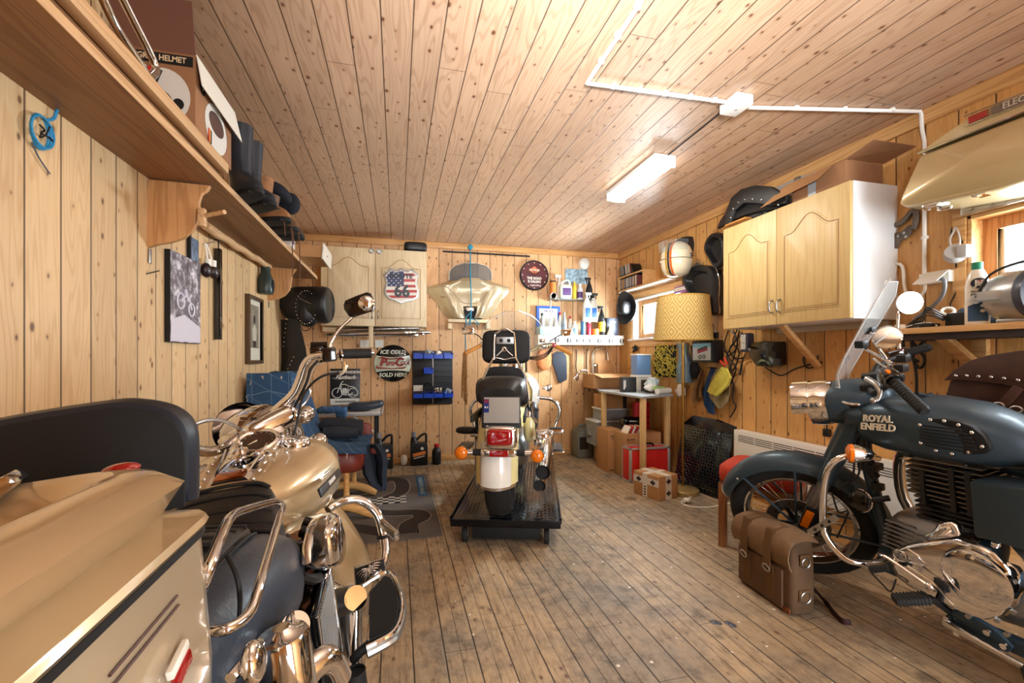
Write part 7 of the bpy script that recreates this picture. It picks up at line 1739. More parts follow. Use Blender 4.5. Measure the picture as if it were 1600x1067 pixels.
cloth('towel', 'dark blue towel hanging between the tan glove and the yellow one', 'towel', [(1111, 573), (1104, 592), (1098, 612), (1100, 632), (1107, 645)], [(1117, 576), (1116, 594), (1113, 615), (1116, 632), (1116, 648)], .035, mat('towel_blue', (34, 72, 122), .9, bump=.5, bs=150), .008)
cloth('work_glove', 'khaki fabric glove hanging behind the yellow glove', 'glove', [(1121, 573), (1112, 590), (1106, 610), (1110, 622), (1122, 638)], [(1132, 578), (1140, 592), (1141, 612), (1137, 628), (1130, 636)], .075, mat('glove_khaki', (150, 136, 104), .8, var=.15, vs=20), .008)
cloth('work_glove', 'bright yellow work glove hanging in front of the khaki glove', 'glove', [(1128, 574), (1120, 584), (1112, 598), (1106, 612)], [(1136, 576), (1142, 590), (1138, 602), (1120, 619)], .11, mat('glove_yellow', (206, 196, 84), .8, var=.1, vs=30), .008, .014)
# charger, tangled leads, wall dock
t = thing('battery_tester', 'dark handheld battery charger hanging on the right wall among tangled leads', 'charger', PX(1163, 552, .03)); p, q = PX(1157, 550, .05), PX(1170, 520, .05); b = NM(mat('navy_plastic', (44, 46, 64), .35)); b.span((XR - .055, q.y, p.z), (XR, p.y, q.z), .012); tt = b.bd('body', t); b = NM(mat('display_print', (190, 186, 176), .4, var=.3, vs=60)); b.span((XR - .0565, q.y + .025, p.z + .02), (XR - .055, p.y - .006, q.z - .01)); b.bd('display', tt)
t = thing('tangled_leads', 'tangle of black leads with red clamps hanging below the yellow cabinet', 'cables', PX(1146, 600, .04)); b = NM(black); random.seed(21)
for pts in (((1138, 516), (1132, 540), (1140, 560), (1150, 575), (1142, 600)), ((1146, 516), (1152, 540), (1140, 555), (1132, 548)), ((1152, 514), (1145, 535), (1155, 550), (1148, 575), (1135, 585)), ((1160, 520), (1140, 545), (1150, 560), (1164, 558)), ((1142, 516), (1150, 530), (1136, 555), (1144, 580)), ((1155, 516), (1150, 545), (1143, 570), (1138, 582)), ((1165, 552), (1160, 565), (1157, 584)), ((1136, 580), (1146, 600), (1145, 625), (1150, 635), (1141, 652))): b.tube([PX(u, v, random.uniform(.012, .05)) for u, v in pts], .0055, 6, k=5)
b.cyl(PX(1159, 570, .03), PX(1156, 586, .03), .008, n=8); b.bd('leads', t); b = NM(mat('clamp_red', (222, 76, 50), .4))
for u0, v0, u1, v1 in ((1124, 563, 1134, 572), (1132, 560, 1136, 568)): b.box((PX(u0, v0, .06) + PX(u1, v1, .06)) / 2, (.015, .07, .016), rot('X', 38 if u0 < 1130 else 60), .004)
b.bd('clamps', t)
t = thing('wall_dock', 'glossy black charging dock mounted under the yellow cabinet', 'dock', PX(1210, 576, .04)); b = NM(blackgl); polyX(b, [(1187, 545), (1194, 535), (1212, 532), (1230, 534), (1231, 570), (1222, 574), (1200, 572), (1190, 560)], XR, .11, bev=.02, smooth=True); dk2 = b.bd('body', t); b = NM(black); b.span(PX(1208, 560, .118), PX(1221, 572, .105), .004); b.bd('socket', dk2); b = NM(black); b.tube([PX(1189, 556, .08), PX(1192, 570, .06), PX(1212, 584, .03), PX(1224, 586, .012), PX(1240, 577, .012), PX(1262, 570, .012), PX(1284, 566, .012)], .005, 6, k=4); b.tube([PX(1262, 548, .01), PX(1255, 562, .012), PX(1262, 575, .012), PX(1275, 570, .014), PX(1278, 555, .012)], .005, 6, k=4); b.bd('cable', dk2)
# saw, socket, cables
t = thing('hand_saw', 'old hand saw handle hanging right of the yellow cabinet', 'saw', PX(1410, 392)); sm_ = mat('worn_handle', (96, 84, 74), .6, var=.2, vs=30); b = NM(sm_)
outer = [(1391, 342), (1396, 340), (1400, 350), (1410, 344), (1418, 338), (1424, 328), (1430, 327), (1433, 340), (1430, 352), (1427, 362), (1420, 372), (1410, 376), (1408, 382), (1404, 388), (1396, 391), (1391, 380)]
def ringpoly(b, ov, iv, X, th):
    o = spline([P(u, v, X=X) for u, v in ov], 3, True); i_ = spline([P(u, v, X=X) for u, v in iv], 3, True)
    n = len(o); i2 = [i_[int(k * len(i_) / n)] for k in range(n)]; dx = V((-th, 0, 0)); b.loft([o, [p + dx for p in o], [p + dx for p in i2], i2], closed=True)
def upto(q): return q
iv = [(1401, 362), (1404, 356), (1412, 350), (1420, 344), (1424, 346), (1420, 354), (1412, 360), (1404, 364)]
polyX(b, [(1391, 360), (1400, 352), (1402, 364), (1410, 364), (1424, 352), (1429, 353), (1426, 364), (1420, 372), (1410, 376), (1404, 388), (1396, 391), (1391, 380)], XR - .004, .022, bev=.005, smooth=True)
b.tube([PX(1394, 342, .016), PX(1396, 352, .016), PX(1404, 350, .016), PX(1414, 343, .016), PX(1425, 330, .016), PX(1431, 330, .016), PX(1431, 345, .016), PX(1427, 358, .016)], .014, 8, k=3); b.bd('handle', t); b = NM(steel)
for u, v in ((1404, 369), (1413, 364), (1416, 370)): q = PX(u, v, .028); b.cyl(q, q + V((-.004, 0, 0)), .007, n=10)
b.bd('rivets', t)
t = thing('wall_socket', 'white wall socket with raised cover and plugged leads on the right wall', 'socket', PX(1457, 450)); b = NM(whitegl); p, q = PX(1435, 446, .05), PX(1483, 424, .05); b.span((XR - .05, q.y, p.z), (XR, p.y, q.z + .01), .006); so = b.bd('box', t); b = NM(whitegl); y0, y1 = PX(1470, 430, .1).y, PX(1432, 430, .1).y; b.loft([[V((XR - .05, y, q.z + .005)), V((XR - .046, y, q.z + .012)), V((XR - .125, y, q.z - .045)), V((XR - .13, y, q.z - .052))] for y in (y0, y1)], smooth=False); b.bd('cover', so); b = NM(mat('cable_grey', (120, 122, 128), .5))
b.tube([PX(1469, 434, .06), PX(1476, 440, .08), PX(1473, 460, .07), PX(1458, 478, .06), PX(1438, 492, .05), PX(1428, 500, .06)], .009, 8, k=5); b.bd('lead', t); b = NM(whitegl); b.tube([PX(1446, 445, .06), PX(1444, 456, .06), PX(1436, 464, .05), PX(1428, 466, .04)], .007, 8, k=4); b.tube([PX(1398, 500, .015), PX(1397, 440, .015), PX(1400, 415, .015), PX(1406, 413, .015), PX(1411, 420, .015), PX(1413, 445, .02), PX(1416, 460, .03)], .008, 8, k=4); b.bd('white_lead', t)
t = thing('spare_socket', 'round grey socket end hanging in a coil of wire left of the window', 'socket', PX(1492, 404)); b = NM(mat('socket_grey', (176, 176, 178), .35)); c = PX(1492, 396, .05); b.lathe([(0, .03), (.035, .028), (.042, .0), (.042, -.02), (0, -.022)], c, (-.8, -.4, .2), 24); b.box(c + V((-.01, -.045, 0)), (.05, .04, .06), None, .01); b.bd('body', t); b = NM(mat('cable_pale', (196, 190, 186), .5))
b.tube([PX(1488, 392, .04), PX(1484, 375, .03), PX(1490, 362, .02), PX(1494, 352, .012)], .005, 6, k=4); b.tube([PX(1496, 390, .04), PX(1500, 375, .03), PX(1494, 352, .012)], .004, 6, k=4); b.tube([PX(1492, 400, .04), PX(1494, 420, .015), PX(1490, 440, .015), PX(1494, 455, .015), PX(1485, 475, .03), PX(1490, 488, .05)], .003, 6, k=4, m=black); b.tube([PX(1485, 372, .02), PX(1488, 356, .012), PX(1494, 352, .012), PX(1504, 380, .02)], .0035, 6, k=4, m=black); b.bd('wire', t)
# hanging top case
t = thing('top_case', 'champagne motorcycle top case with a red lamp hanging high on the right wall', 'top case', PX(1500, 320, .1)); XF = XR - .30
fz = mat('case_champagne', (196, 176, 132), .34, .25, coat=.6)
F0 = [(1434, 241), (1600, 176), (1700, 140), (1700, 215), (1640, 262), (1600, 283), (1560, 296), (1500, 309), (1440, 321), (1410, 324), (1402, 320), (1405, 308)]
q = [P(u, v, X=XF) for u, v in F0]; cc = sum(q, V()) / len(q); sm = q
b = NM(fz); rings = [[V((XR - .03, cc.y + (p.y - cc.y) * .96, cc.z + (p.z - cc.z) * .94)) for p in sm], [V((XF + .10, p.y, p.z)) for p in sm], [V((XF + .03, cc.y + (p.y - cc.y) * .995, cc.z + (p.z - cc.z) * .99)) for p in sm], [V((XF + .006, cc.y + (p.y - cc.y) * .97, cc.z + (p.z - cc.z) * .93)) for p in sm], [V((XF, cc.y + (p.y - cc.y) * .93, cc.z + (p.z - cc.z) * .86)) for p in sm]]
b.loft(rings); bd = b.bd('body', t)
b = NM(fz); F1 = [(1434, 238), (1450, 228), (1480, 206), (1512, 184), (1556, 162), (1600, 146), (1700, 110), (1700, 138), (1600, 173)]
q = [P(u, v, X=XF) for u, v in F1]; c1_ = sum(q, V()) / len(q); b.loft([[V((XR - .03, p.y, p.z)) for p in q], [V((XF + .05, p.y, p.z)) for p in q], [V((XF + .005, c1_.y + (p.y - c1_.y) * .99, c1_.z + (p.z - c1_.z) * .97)) for p in q]]); ld = b.bd('lid', t)
b = NM(chrome); b.tube([P(1434, 240, X=XF - .002), P(1520, 206, X=XF - .002), P(1600, 174.5, X=XF - .002), P(1690, 140, X=XF - .002)], .004, 6)
for a, c in (((1506, 182), (1690, 108)), ((1506, 198), (1690, 126))): b.tube([P(a[0], a[1], X=XF - .004), P(c[0], c[1], X=XF - .004)], .0025, 6)
b.bd('seam_trim', bd); b = NM(red_l); b.loft([[P(u, v, X=XF + .002) for u, v in ((1512, 183), (1543, 170), (1544, 181), (1513, 195))], [P(u, v, X=XF - .006) for u, v in ((1513, 184), (1542, 172), (1543, 180), (1514, 194))]], smooth=False); b.bd('lamp', ld, 'red rectangular lamp strip'); b = NM(mat('lamp_strip', (110, 96, 84), .4)); b.loft([[P(u, v, X=XF + .002) for u, v in ((1548, 168), (1690, 112), (1690, 124), (1549, 179))], [P(u, v, X=XF - .004) for u, v in ((1548, 168), (1690, 112), (1690, 124), (1549, 179))]], smooth=False); ls = b.bd('lettered_strip', ld); p0, p1 = P(1552, 172, X=XF - .005), P(1600, 153, X=XF - .005); ax = (p1 - p0).normalized(); up = (V((0, 0, 1)) - ax * ax.z).normalized(); b = NM(mat('strip_letters', (190, 180, 166), .4)); b.text('ELECTRA GLIDE', fr((p0 + p1 * 1) / 2 + ax * .09, ax, up), .034, None, .0008, bold=.0005, sx=.9); b.bd('lettering', ls)
b = NM(chrome); 
for off, v0 in ((.10, 322), (.16, 318)): b.tube([P(1448, v0, X=XR - off - .1), P(1540, v0 - 24, X=XR - off - .1), P(1600, v0 - 41, X=XR - off - .1), P(1690, v0 - 66, X=XR - off - .1)], .008, 8)
b.box(P(1462, 322, X=XR - .25), (.08, .06, .025), None, .006); b.box(P(1536, 302, X=XR - .25), (.06, .05, .022), None, .005); b.sph(P(1476, 325, X=XR - .25), (.015, .03, .012)); b.bd('rack_rails', t)
b = NM(chrome_w); p, q = PX(1502, 339, .04), PX(1640, 300, .04); p.z = q.z = 1.825; b.box((p + q) / 2, (.012, (p - q).length, .05), None, .003); 
for k in (.12, .38, .55, .8): o = p + (q - p) * k; b.cyl(o + V((-.006, 0, 0)), o + V((-.012, 0, 0)), .012, n=12); 
tag(b.build('metal_strip'), 'perforated shiny metal strip resting on the right window casing', 'metal strip')
# shelf below the window with its things
t = thing('window_shelf', 'pale board shelf on a wooden brace below the right window', 'shelf', PX(1500, 560)); ZS = 1.272; b = NM(wood('shelf_pine', (222, 176, 116), (190, 140, 84), 1)); S0 = P(1408, 503, X=XR - .12).y; b.span((XR - .26, .45, ZS - .028), (XR - .001, S0, ZS), .003); b.bd('shelf_board', t); b = NM(mat('dark_batten', (58, 48, 48), .6)); b.span((XR - .24, .9, ZS - .058), (XR - .05, S0 - .05, ZS - .029), .003); b.bd('batten', t); b = NM(pine_t); p, q = P(1470, 524, X=XR - .20), P(1528, 575, X=XR - .03); d = q - p; b.box((p + q) / 2, (d.length, .05, .03), fr((0, 0, 0), d.normalized(), (0, 1, 0)), .003); b.span((XR - .03, q.y - .03, 1.0), (XR - .001, q.y + .03, ZS - .03), .003); b.bd('brace', t)
t = thing('scouring_cream', 'white scouring cream bottle with green cap and round logo on the window shelf', 'bottle', V((2.47, P(1527, 497, X=2.47).y, ZS))); y_ = P(1527, 497, X=2.47).y; h = P(1524, 411, X=2.47).z - ZS; MJ = MT((2.47, y_, ZS + .001)) @ rot('Z', -52); b = MB(MJ).mset(whitegl)
b.loft([[V((w * cos(2 * pi * i / 28) ** 1, d * sin(2 * pi * i / 28), z * h)) for i in range(28)] for z, w, d in ((0, .036, .026), (.02, .04, .029), (.62, .04, .029), (.70, .036, .027), (.80, .030, .024), (.88, .021, .018), (.885, .019, .017))]); bo = b.bd('body', t)
b = MB(MJ).mset(mat('cap_green', (20, 130, 96), .4)); b.cyl((0, 0, h * .885), (0, 0, h), .019, n=24); b.bd('cap', t)
TJ = MJ @ fr((0, -.030, 0), (1, 0, 0), (0, 0, 1)); b = NM(mat('logo_black', (24, 34, 44), .4)); b.prism(ell(.0, h * .66, .026, .022), TJ, .0025); b.text('Jif', TJ @ MT((-.001, h * .655, .004)), .034, whitegl, .0005, bold=.0016); b.sph(TJ @ V((.003, h * .69, .0035)), .0042, n=8, k=5, m=red_c); b.text('SKURE-', TJ @ MT((-.006, h * .525, .001)), .0115, None, .0004, bold=.0004); b.text('KREM', TJ @ MT((-.009, h * .475, .001)), .0125, None, .0004, bold=.0006)
b.prism([(-.034, h * .06), (.028, h * .06), (.028, h * .36), (.0, h * .36), (-.034, h * .30)], TJ, .002, mat('label_teal', (40, 76, 108), .4)); b.prism(ell(.012, h * .30, .008, .007), TJ @ MT((0, 0, .001)), .0018, whitegl); b.prism(ell(.012, h * .22, .008, .007), TJ @ MT((0, 0, .001)), .0018, whitegl); b.bd('front_label', bo)
t = thing('drum_device', 'silver drum shaped device with a clear knob at the end of the window shelf', 'device', V((2.48, P(1590, 490, X=2.48).y, ZS))); c = V((2.49, P(1592, 448, X=2.49).y - .02, ZS + .115)); ax = V((-.25, -.85, 0)).normalized(); b = NM(silver_p); b.lathe([(0, .09), (.075, .09), (.10, .075), (.108, .04), (.108, -.06), (.10, -.085), (.085, -.095), (0, -.095)], c, -ax, 40); dv = b.bd('drum', t); b = NM(mat('drum_dark', (60, 66, 84), .3)); b.lathe([(.109, -.05), (.1105, -.055), (.1105, -.085), (.1, -.09)], c, -ax, 40); b.bd('band', dv); b = NM(silver_p); b.box(c + V((-.104, .05, .0)), (.02, .09, .04), rot('Z', 16), .006); b.sph(c + V((-.07, .125, -.005)), .02, m=glassmat('clear_knob', (236, 238, 240), .3)); b.span(c + V((-.05, -.09, -.115)), c + V((.05, .07, -.095)), .008, m=steel); b.bd('handle', t); b = NM(black); b.tube([c + V((-.09, .11, .0)), c + V((-.08, .07, .09)), c + V((-.04, .0, .13)), c + V((.02, -.06, .14)), c + V((.05, -.12, .16))], [.006, .005, .005, .012, .016], 8, k=4); b.bd('cord', t)
t = thing('black_canister', 'dark blue cylinder lying behind the scouring cream bottle', 'canister', V((2.55, 1.35, ZS))); b = NM(mat('navy_drum', (40, 56, 76), .4)); y_ = P(1557, 480, X=2.56).y; b.cyl((2.56, y_ + .12, ZS + .046), (2.56, y_ + .0, ZS + .046), .045, n=24); b.bd('body', t)
t = thing('power_adapter', 'black box with white ring and loose leads beside the scouring cream bottle', 'adapter', V((2.52, 1.56, ZS))); b = NM(black); y_ = P(1498, 488, X=2.52).y; b.span((2.48, y_ - .045, ZS), (2.58, y_ + .03, ZS + .065), .004); b.span((2.44, y_ + .06, ZS), (2.50, y_ + .14, ZS + .022), .003); b.bd('box', t); b = NM(whitegl); b.torus((2.50, y_ + .03, ZS + .075), (-.6, -.4, .6), .022, .007, 20, 8); b.bd('ring', t); b = NM(black)
for k in range(4): b.tube([(2.46 + .02 * k, y_ + .02, ZS + .03), (2.43, y_ + .07, ZS + .06 + .012 * k), (2.45 + .02 * k, y_ + .14, ZS + .04), (2.48, y_ + .19, ZS + .012), (2.42 + .03 * k, y_ + .10, ZS + .006)], .0035, 6, k=5)
b.bd('leads', t); b = NM(whitegl); b.box((2.45, y_ + .20, ZS + .014), (.035, .04, .022), rot('Z', 30), .004); b.tube([(2.45, y_ + .19, ZS + .01), (2.5, y_ + .12, ZS + .03), (2.46, y_ + .05, ZS + .01)], .004, 6, k=4); b.bd('plug', t)
t = thing('hanging_cable', 'black cables hanging down from the window shelf behind the roadster', 'cables', PX(1425, 610)); b = NM(black)
for pts in (((1428, 500), (1424, 530), (1427, 560), (1432, 590), (1431, 650)), ((1440, 505), (1425, 530), (1445, 560), (1436, 575), (1420, 550)), ((1450, 508), (1446, 530), (1430, 545), (1446, 530), (1455, 510)), ((1425, 505), (1412, 530), (1415, 550), (1435, 565))): b.tube([PX(u, v, .03) for u, v in pts], .0065, 6, k=5)
b.bd('cable', t)
t = thing('saddlebag', 'brown studded leather saddlebag hanging on the wall below the window shelf', 'saddlebag', P(1540, 690, X=2.45)); XB = 2.36
bo_ = [(1472, 640), (1474, 615), (1480, 596), (1496, 580), (1520, 566), (1548, 557), (1600, 550), (1700, 545), (1700, 720), (1600, 715), (1540, 700), (1490, 672)]
b = NM(brown_l); q = [P(u, v, X=XB) for u, v in bo_]; cc = sum(q, V()) / len(q); b.loft([[V((XB + .11, p.y, p.z)) for p in q], [V((XB + .05, p.y, p.z)) for p in q], [V((XB + .015, cc.y + (p.y - cc.y) * .985, cc.z + (p.z - cc.z) * .98)) for p in q], [V((XB, cc.y + (p.y - cc.y) * .92, cc.z + (p.z - cc.z) * .9)) for p in q]]); bg = b.bd('bag', t)
b = NM(brown_l); fl_ = [(1481, 594), (1498, 577), (1522, 563), (1550, 555), (1600, 548), (1700, 543), (1700, 612), (1620, 607), (1600, 606), (1570, 600), (1530, 595), (1500, 594)]; polyX(b, fl_, XB + .01, .03, bev=.008, smooth=True); b.bd('flap', bg)
b = NM(MATS['silver_stud'])
for u, v in ((1494, 587), (1511, 587), (1529, 588), (1549, 589), (1569, 591), (1591, 594), (1614, 597)): b.sph(P(u, v, X=XB - .021), .0075, n=10, k=6)
b.bd('studs', bg); b = NM(brown_l); p, q2 = P(1592, 604, X=XB - .018), P(1552, 650, X=XB - .012); d = q2 - p; b.box((p + q2) / 2, (.01, d.length, .032), rot('X', math.degrees(math.atan2(d.z, d.y))), .003); b.bd('strap', bg); b = NM(steel)
for u, v in ((1560, 634), (1588, 640)): b.torus(P(u, v, X=XB - .02), (1, 0, 0), .018, .004, 16, 6, sy=.7)
b.bd('buckle', bg)
# heater
t = thing('wall_heater', 'white panel heater with a slotted top on the right wall', 'heater', (XR - .05, 2.4, .18)); b = NM(mat('heater_white', (236, 234, 226), .4)); hy0_, hy1_ = 1.62, 2.955; b.span((XR - .085, hy0_, .22), (XR - .01, hy1_, .575), .008); hb_ = b.bd('panel', t); b = NM(mat('slot_dark', (70, 68, 64), .6))
for k in range(4):
    y = hy1_ - .05
    while y > hy0_ + .1: b.span((XR - .0862, y - .155, .535 - .014 * k), (XR - .0845, y, .540 - .014 * k)); y -= .165
b.bd('slots', hb_); b = NM(whitegl); b.span((XR - .05, 2.85, .15), (XR - .0, 2.88, .23)); b.span((XR - .05, 1.8, .15), (XR, 1.83, .23)); b.bd('bracket', t)
b = NM(black); q = PX(1292, 676, .02); b.tube([PX(1292, 620, .012), PX(1292, 650, .012), q], .005, 6, k=2); b.box(q, (.03, .04, .05), None, .008); tag(b.build('plug_cord'), 'black plug hanging on its lead behind the roadster fork', 'plug')
# ================================================================== things on the floor, far right corner first
t = thing('floor_lamp', 'brass floor lamp with a patterned yellow drum shade by the corner table', 'lamp', (2.323, 3.281, 0)); lx, ly = 2.323, 3.281
def shade_mat(t, tc):
    sp = t.add('ShaderNodeSeparateXYZ'); t.l.new(tc, sp.inputs[0]); an = t.math('ARCTAN2', sp.outputs[1], sp.outputs[0])
    u = t.math('MULTIPLY', an, 11 / (2 * pi)); v = t.math('MULTIPLY', sp.outputs[2], 5.6)
    a = t.math('ABSOLUTE', t.math('SUBTRACT', t.math('FRACT', u), .5)); c = t.math('ABSOLUTE', t.math('SUBTRACT', t.math('FRACT', v), .5)); d = t.math('ADD', a, c)
    r = t.math('SINE', t.math('MULTIPLY', d, 30)); return t.mix(t.smooth(r, -.1, .3), lin((172, 138, 70)), lin((200, 172, 110)))
zs0, zs1 = 1.275, 1.645
b = NM(patch('lamp_fabric', shade_mat, .8)); b.lathe([(.237, 0), (.207, zs1 - zs0), (.204, zs1 - zs0), (.234, 0), (.237, 0)], (lx, ly, zs0), (0, 0, 1), 48); sd = b.bd('lamp_shade', t)
for vtx in sd.data.vertices: vtx.co.z -= 0
b = NM(mat('shade_trim', (196, 150, 66), .6)); b.torus((lx, ly, zs0 + .004), (0, 0, 1), .2365, .0045, 48, 6); b.torus((lx, ly, zs1 - .004), (0, 0, 1), .207, .0045, 48, 6); b.bd('shade_trim', sd)
brass = mat('brass', (150, 112, 52), .3, 1); b = NM(brass); b.cyl((lx, ly, .05), (lx, ly, zs1 - .05), .0105, n=14)
for k in range(26): b.torus((lx, ly, .08 + .05 * k), (0, 0, 1), .011, .0035, 14, 5)
for k in range(3): a = 2 * pi * k / 3; b.cyl((lx, ly, zs1 - .05), (lx + cos(a) * .205, ly + sin(a) * .205, zs1 - .02), .003, n=6)
b.bd('pole', t); b = NM(mat('brass_base', (176, 152, 102), .35, .6)); b.lathe([(0, 0), (.125, 0), (.13, .01), (.128, .034), (.118, .042), (.05, .048), (.03, .06), (0, .062)], (lx, ly, 0), (0, 0, 1), 40); b.bd('base', t); b = NM(cream_p); b.lathe([(0, 0), (.03, .0), (.034, .03), (.02, .08), (0, .085)], (lx, ly, zs0 + .1), (0, 0, 1), 16); b.bd('bulb', t)
b = NM(cream_p); zf = .006; b.tube([(lx + .05, ly - .1, zf)] + [P(u, v, Z=zf) for u, v in ((1066, 782), (1068, 788), (1085, 792), (1110, 792), (1140, 786), (1160, 778))], .0045, 6, k=5); cd_ = b.bd('cord', t); b = NM(whitegl); q = P(1074, 781, Z=.02); b.box(q, (.05, .05, .03), rot('Z', 30), .01); b.cyl(q, q + V((-.045, -.02, .0)), .014, n=12); b.bd('plug', cd_)
# corner table
t = thing('corner_table', 'small corner table with grey top and raw timber legs', 'table', (2.3, 4.4, 0)); ZT = .768; b = NM(mat('grey_laminate', (176, 182, 190), .3)); b.prism([(2.08, 4.36), (2.106, 3.56), (2.54, 3.74), (2.60, 4.93), (2.28, 4.93)], MT((0, 0, ZT)), .022, bev=.004); b.bd('table_top', t)
lgm = wood('raw_pine', (232, 200, 144), (206, 168, 108), 2)
for u, v, nm in ((942, 730, 0), (1006, 727, 1), (946, 712, 2), (1048, 700, 3)):
    q = P(u, v, Z=0)
    if nm == 1: q = V((2.138, 3.60, 0))
    if nm == 2: q = V((2.34, 4.88, 0))
    if nm == 3: q = V((2.51, 3.79, 0))
    if nm == 0: q = V((2.112, 4.33, 0))
    b = NM(lgm); b.span((q.x - .022, q.y - .022, 0), (q.x + .022, q.y + .022, ZT), .003); b.bd('leg', t)
def ZP(u, v, Z): return P(u, v, Z=Z)
zt_ = ZT + .0225
t = thing('carton', 'open cardboard box with raised flaps on the corner table', 'box', V((2.22, 4.72, zt_))); x0, x1, y0, y1 = 2.12, 2.54, 4.60, 4.9; b = NM(cardb); b.span((x0, y0, zt_), (x1, y1, zt_ + .16), .003); b.bd('box', t)
b = NM(cardb)
def flapq(a, c, d): b.loft([[V(a[0]), V(a[1]), V(a[1]) + V((0, 0, .003)), V(a[0]) + V((0, 0, .003))], [V(c[0]), V(c[1]), V(c[1]) + V((0, 0, .003)), V(c[0]) + V((0, 0, .003))]], smooth=False)
flapq([(x0, y0, zt_ + .16), (x1, y0, zt_ + .16)], [(x0 + .02, y0 - .17, zt_ + .125), (x1 + .02, y0 - .17, zt_ + .13)], 0); b.bd('flap', t); b = NM(cardb); flapq([(x0 + .2, y1, zt_ + .16), (x1, y1, zt_ + .16)], [(x0 + .2, y1 + .02, zt_ + .31), (x1 - .05, y1 + .02, zt_ + .31)], 0); b.bd('flap', t)
t = thing('black_carton', 'small black box with white marks at the front of the corner table', 'box', ZP(987, 606, zt_)); p = V((2.235, 4.02, zt_)); b = MB(MT(p) @ rot('Z', -10)).mset(mat('carton_black', (26, 26, 28), .4)); b.span((-.07, 0, 0), (.075, .09, .15), .002); bx = b.bd('box', t); b = MB(MT(p) @ rot('Z', -10)).mset(whitegl); b.text('BOX', MT((-.04, -.001, .075)) @ rot('X', 90) @ rot('Z', 90), .04, None, .0004) if 0 else b.span((-.055, -.0012, .03), (-.045, 0, .12)); b.span((-.04, -.0012, .05), (-.033, 0, .12)); b.bd('print', bx)
b = crumple(V((2.43, 3.92, zt_ + .085)), .085, m=mat('newsprint', (190, 204, 212), .7, var=.35, vs=40), seed=31, sc=(.9, .8, .9)); crumple(V((2.38, 3.86, zt_ + .055)), .055, m=None, seed=33, mb=b, sc=(1.2, .8, .8)); tag(b.build('crumpled_bag'), 'crumpled blue white plastic bag on the corner table', 'bag')
t = thing('paper_roll', 'rolled white magazine at the right end of the corner table', 'magazine', ZP(1035, 606, zt_)); b = NM(whitegl); p, q = V((2.36, 3.72, zt_ + .029)), V((2.54, 3.80, zt_ + .029)); b.cyl(p, q, .028, n=20); b.bd('roll', t); b = NM(mat('leaf_green', (150, 190, 110), .5)); b.cyl(p + V((0, .05, .03)), q + V((-.03, .05, .02)), .016, n=14); b.bd('green_cover', t)
b = NM(whitegl); b.prism([(2.12, 4.30), (2.16, 4.08), (2.34, 4.16), (2.30, 4.36)], MT((0, 0, zt_ + .001)), .004); tag(b.build('papers'), 'loose white papers at the left of the corner table', 'papers')
t = thing('oil_tin', 'dark tin with an orange ring under the blue tub on the corner table', 'tin', V((2.5, 4.5, zt_))); p = V((2.50, 4.03, zt_)); b = NM(mat('tin_dark', (40, 36, 40), .35)); b.span((p.x - .07, p.y, zt_), (p.x + .05, p.y + .1, zt_ + .12), .004); bx = b.bd('tin', t); b = NM(ora); b.torus((p.x - .01, p.y - .002, zt_ + .06), (0, 1, 0), .028, .008, 20, 6); b.bd('ring_print', bx)
t = thing('blue_tub', 'clear tub with blue contents standing behind the crumpled bag', 'tub', V((2.52, 4.6, zt_))); p = P(1032, 590, Z=zt_); p = V((2.47, 4.20, zt_)); b = NM(mat('tub_blue', (108, 144, 190), .35)); b.span((p.x - .06, p.y - .03, zt_ + .16), (p.x + .10, p.y + .1, zt_ + .37), .006); tb = b.bd('tub', t); b = NM(whitegl); b.span((p.x - .065, p.y - .035, zt_ + .14), (p.x + .105, p.y + .105, zt_ + .165), .004); b.span((p.x - .05, p.y - .02, zt_ + .001), (p.x + .09, p.y + .09, zt_ + .14), .006); b.span((p.x - .065, p.y - .035, zt_ + .37), (p.x + .105, p.y + .105, zt_ + .382), .003); b.bd('lid', tb)
t = thing('yellow_net', 'yellow and black netting hanging on the wall behind the lamp pole', 'net', PX(1048, 575)); b = NM(mat('net_yellow', (196, 178, 70), .6)); random.seed(17); o0, o1 = PX(1022, 540, .02), PX(1054, 590, .02)
for k in range(90):
    a = V((XR - random.uniform(.01, .04), random.uniform(o1.y, o0.y), random.uniform(o1.z, o0.z))); b.tube([a, a + V((-.01, random.uniform(-.06, .06), random.uniform(-.05, .05))), a + V((0, random.uniform(-.1, .1), random.uniform(-.08, .08)))], .004, 5, k=2)
b.bd('strands', t); b = NM(blackmt); b.span((XR - .012, o1.y, o1.z), (XR - .003, o0.y, o0.z)); b.bd('backing', t)
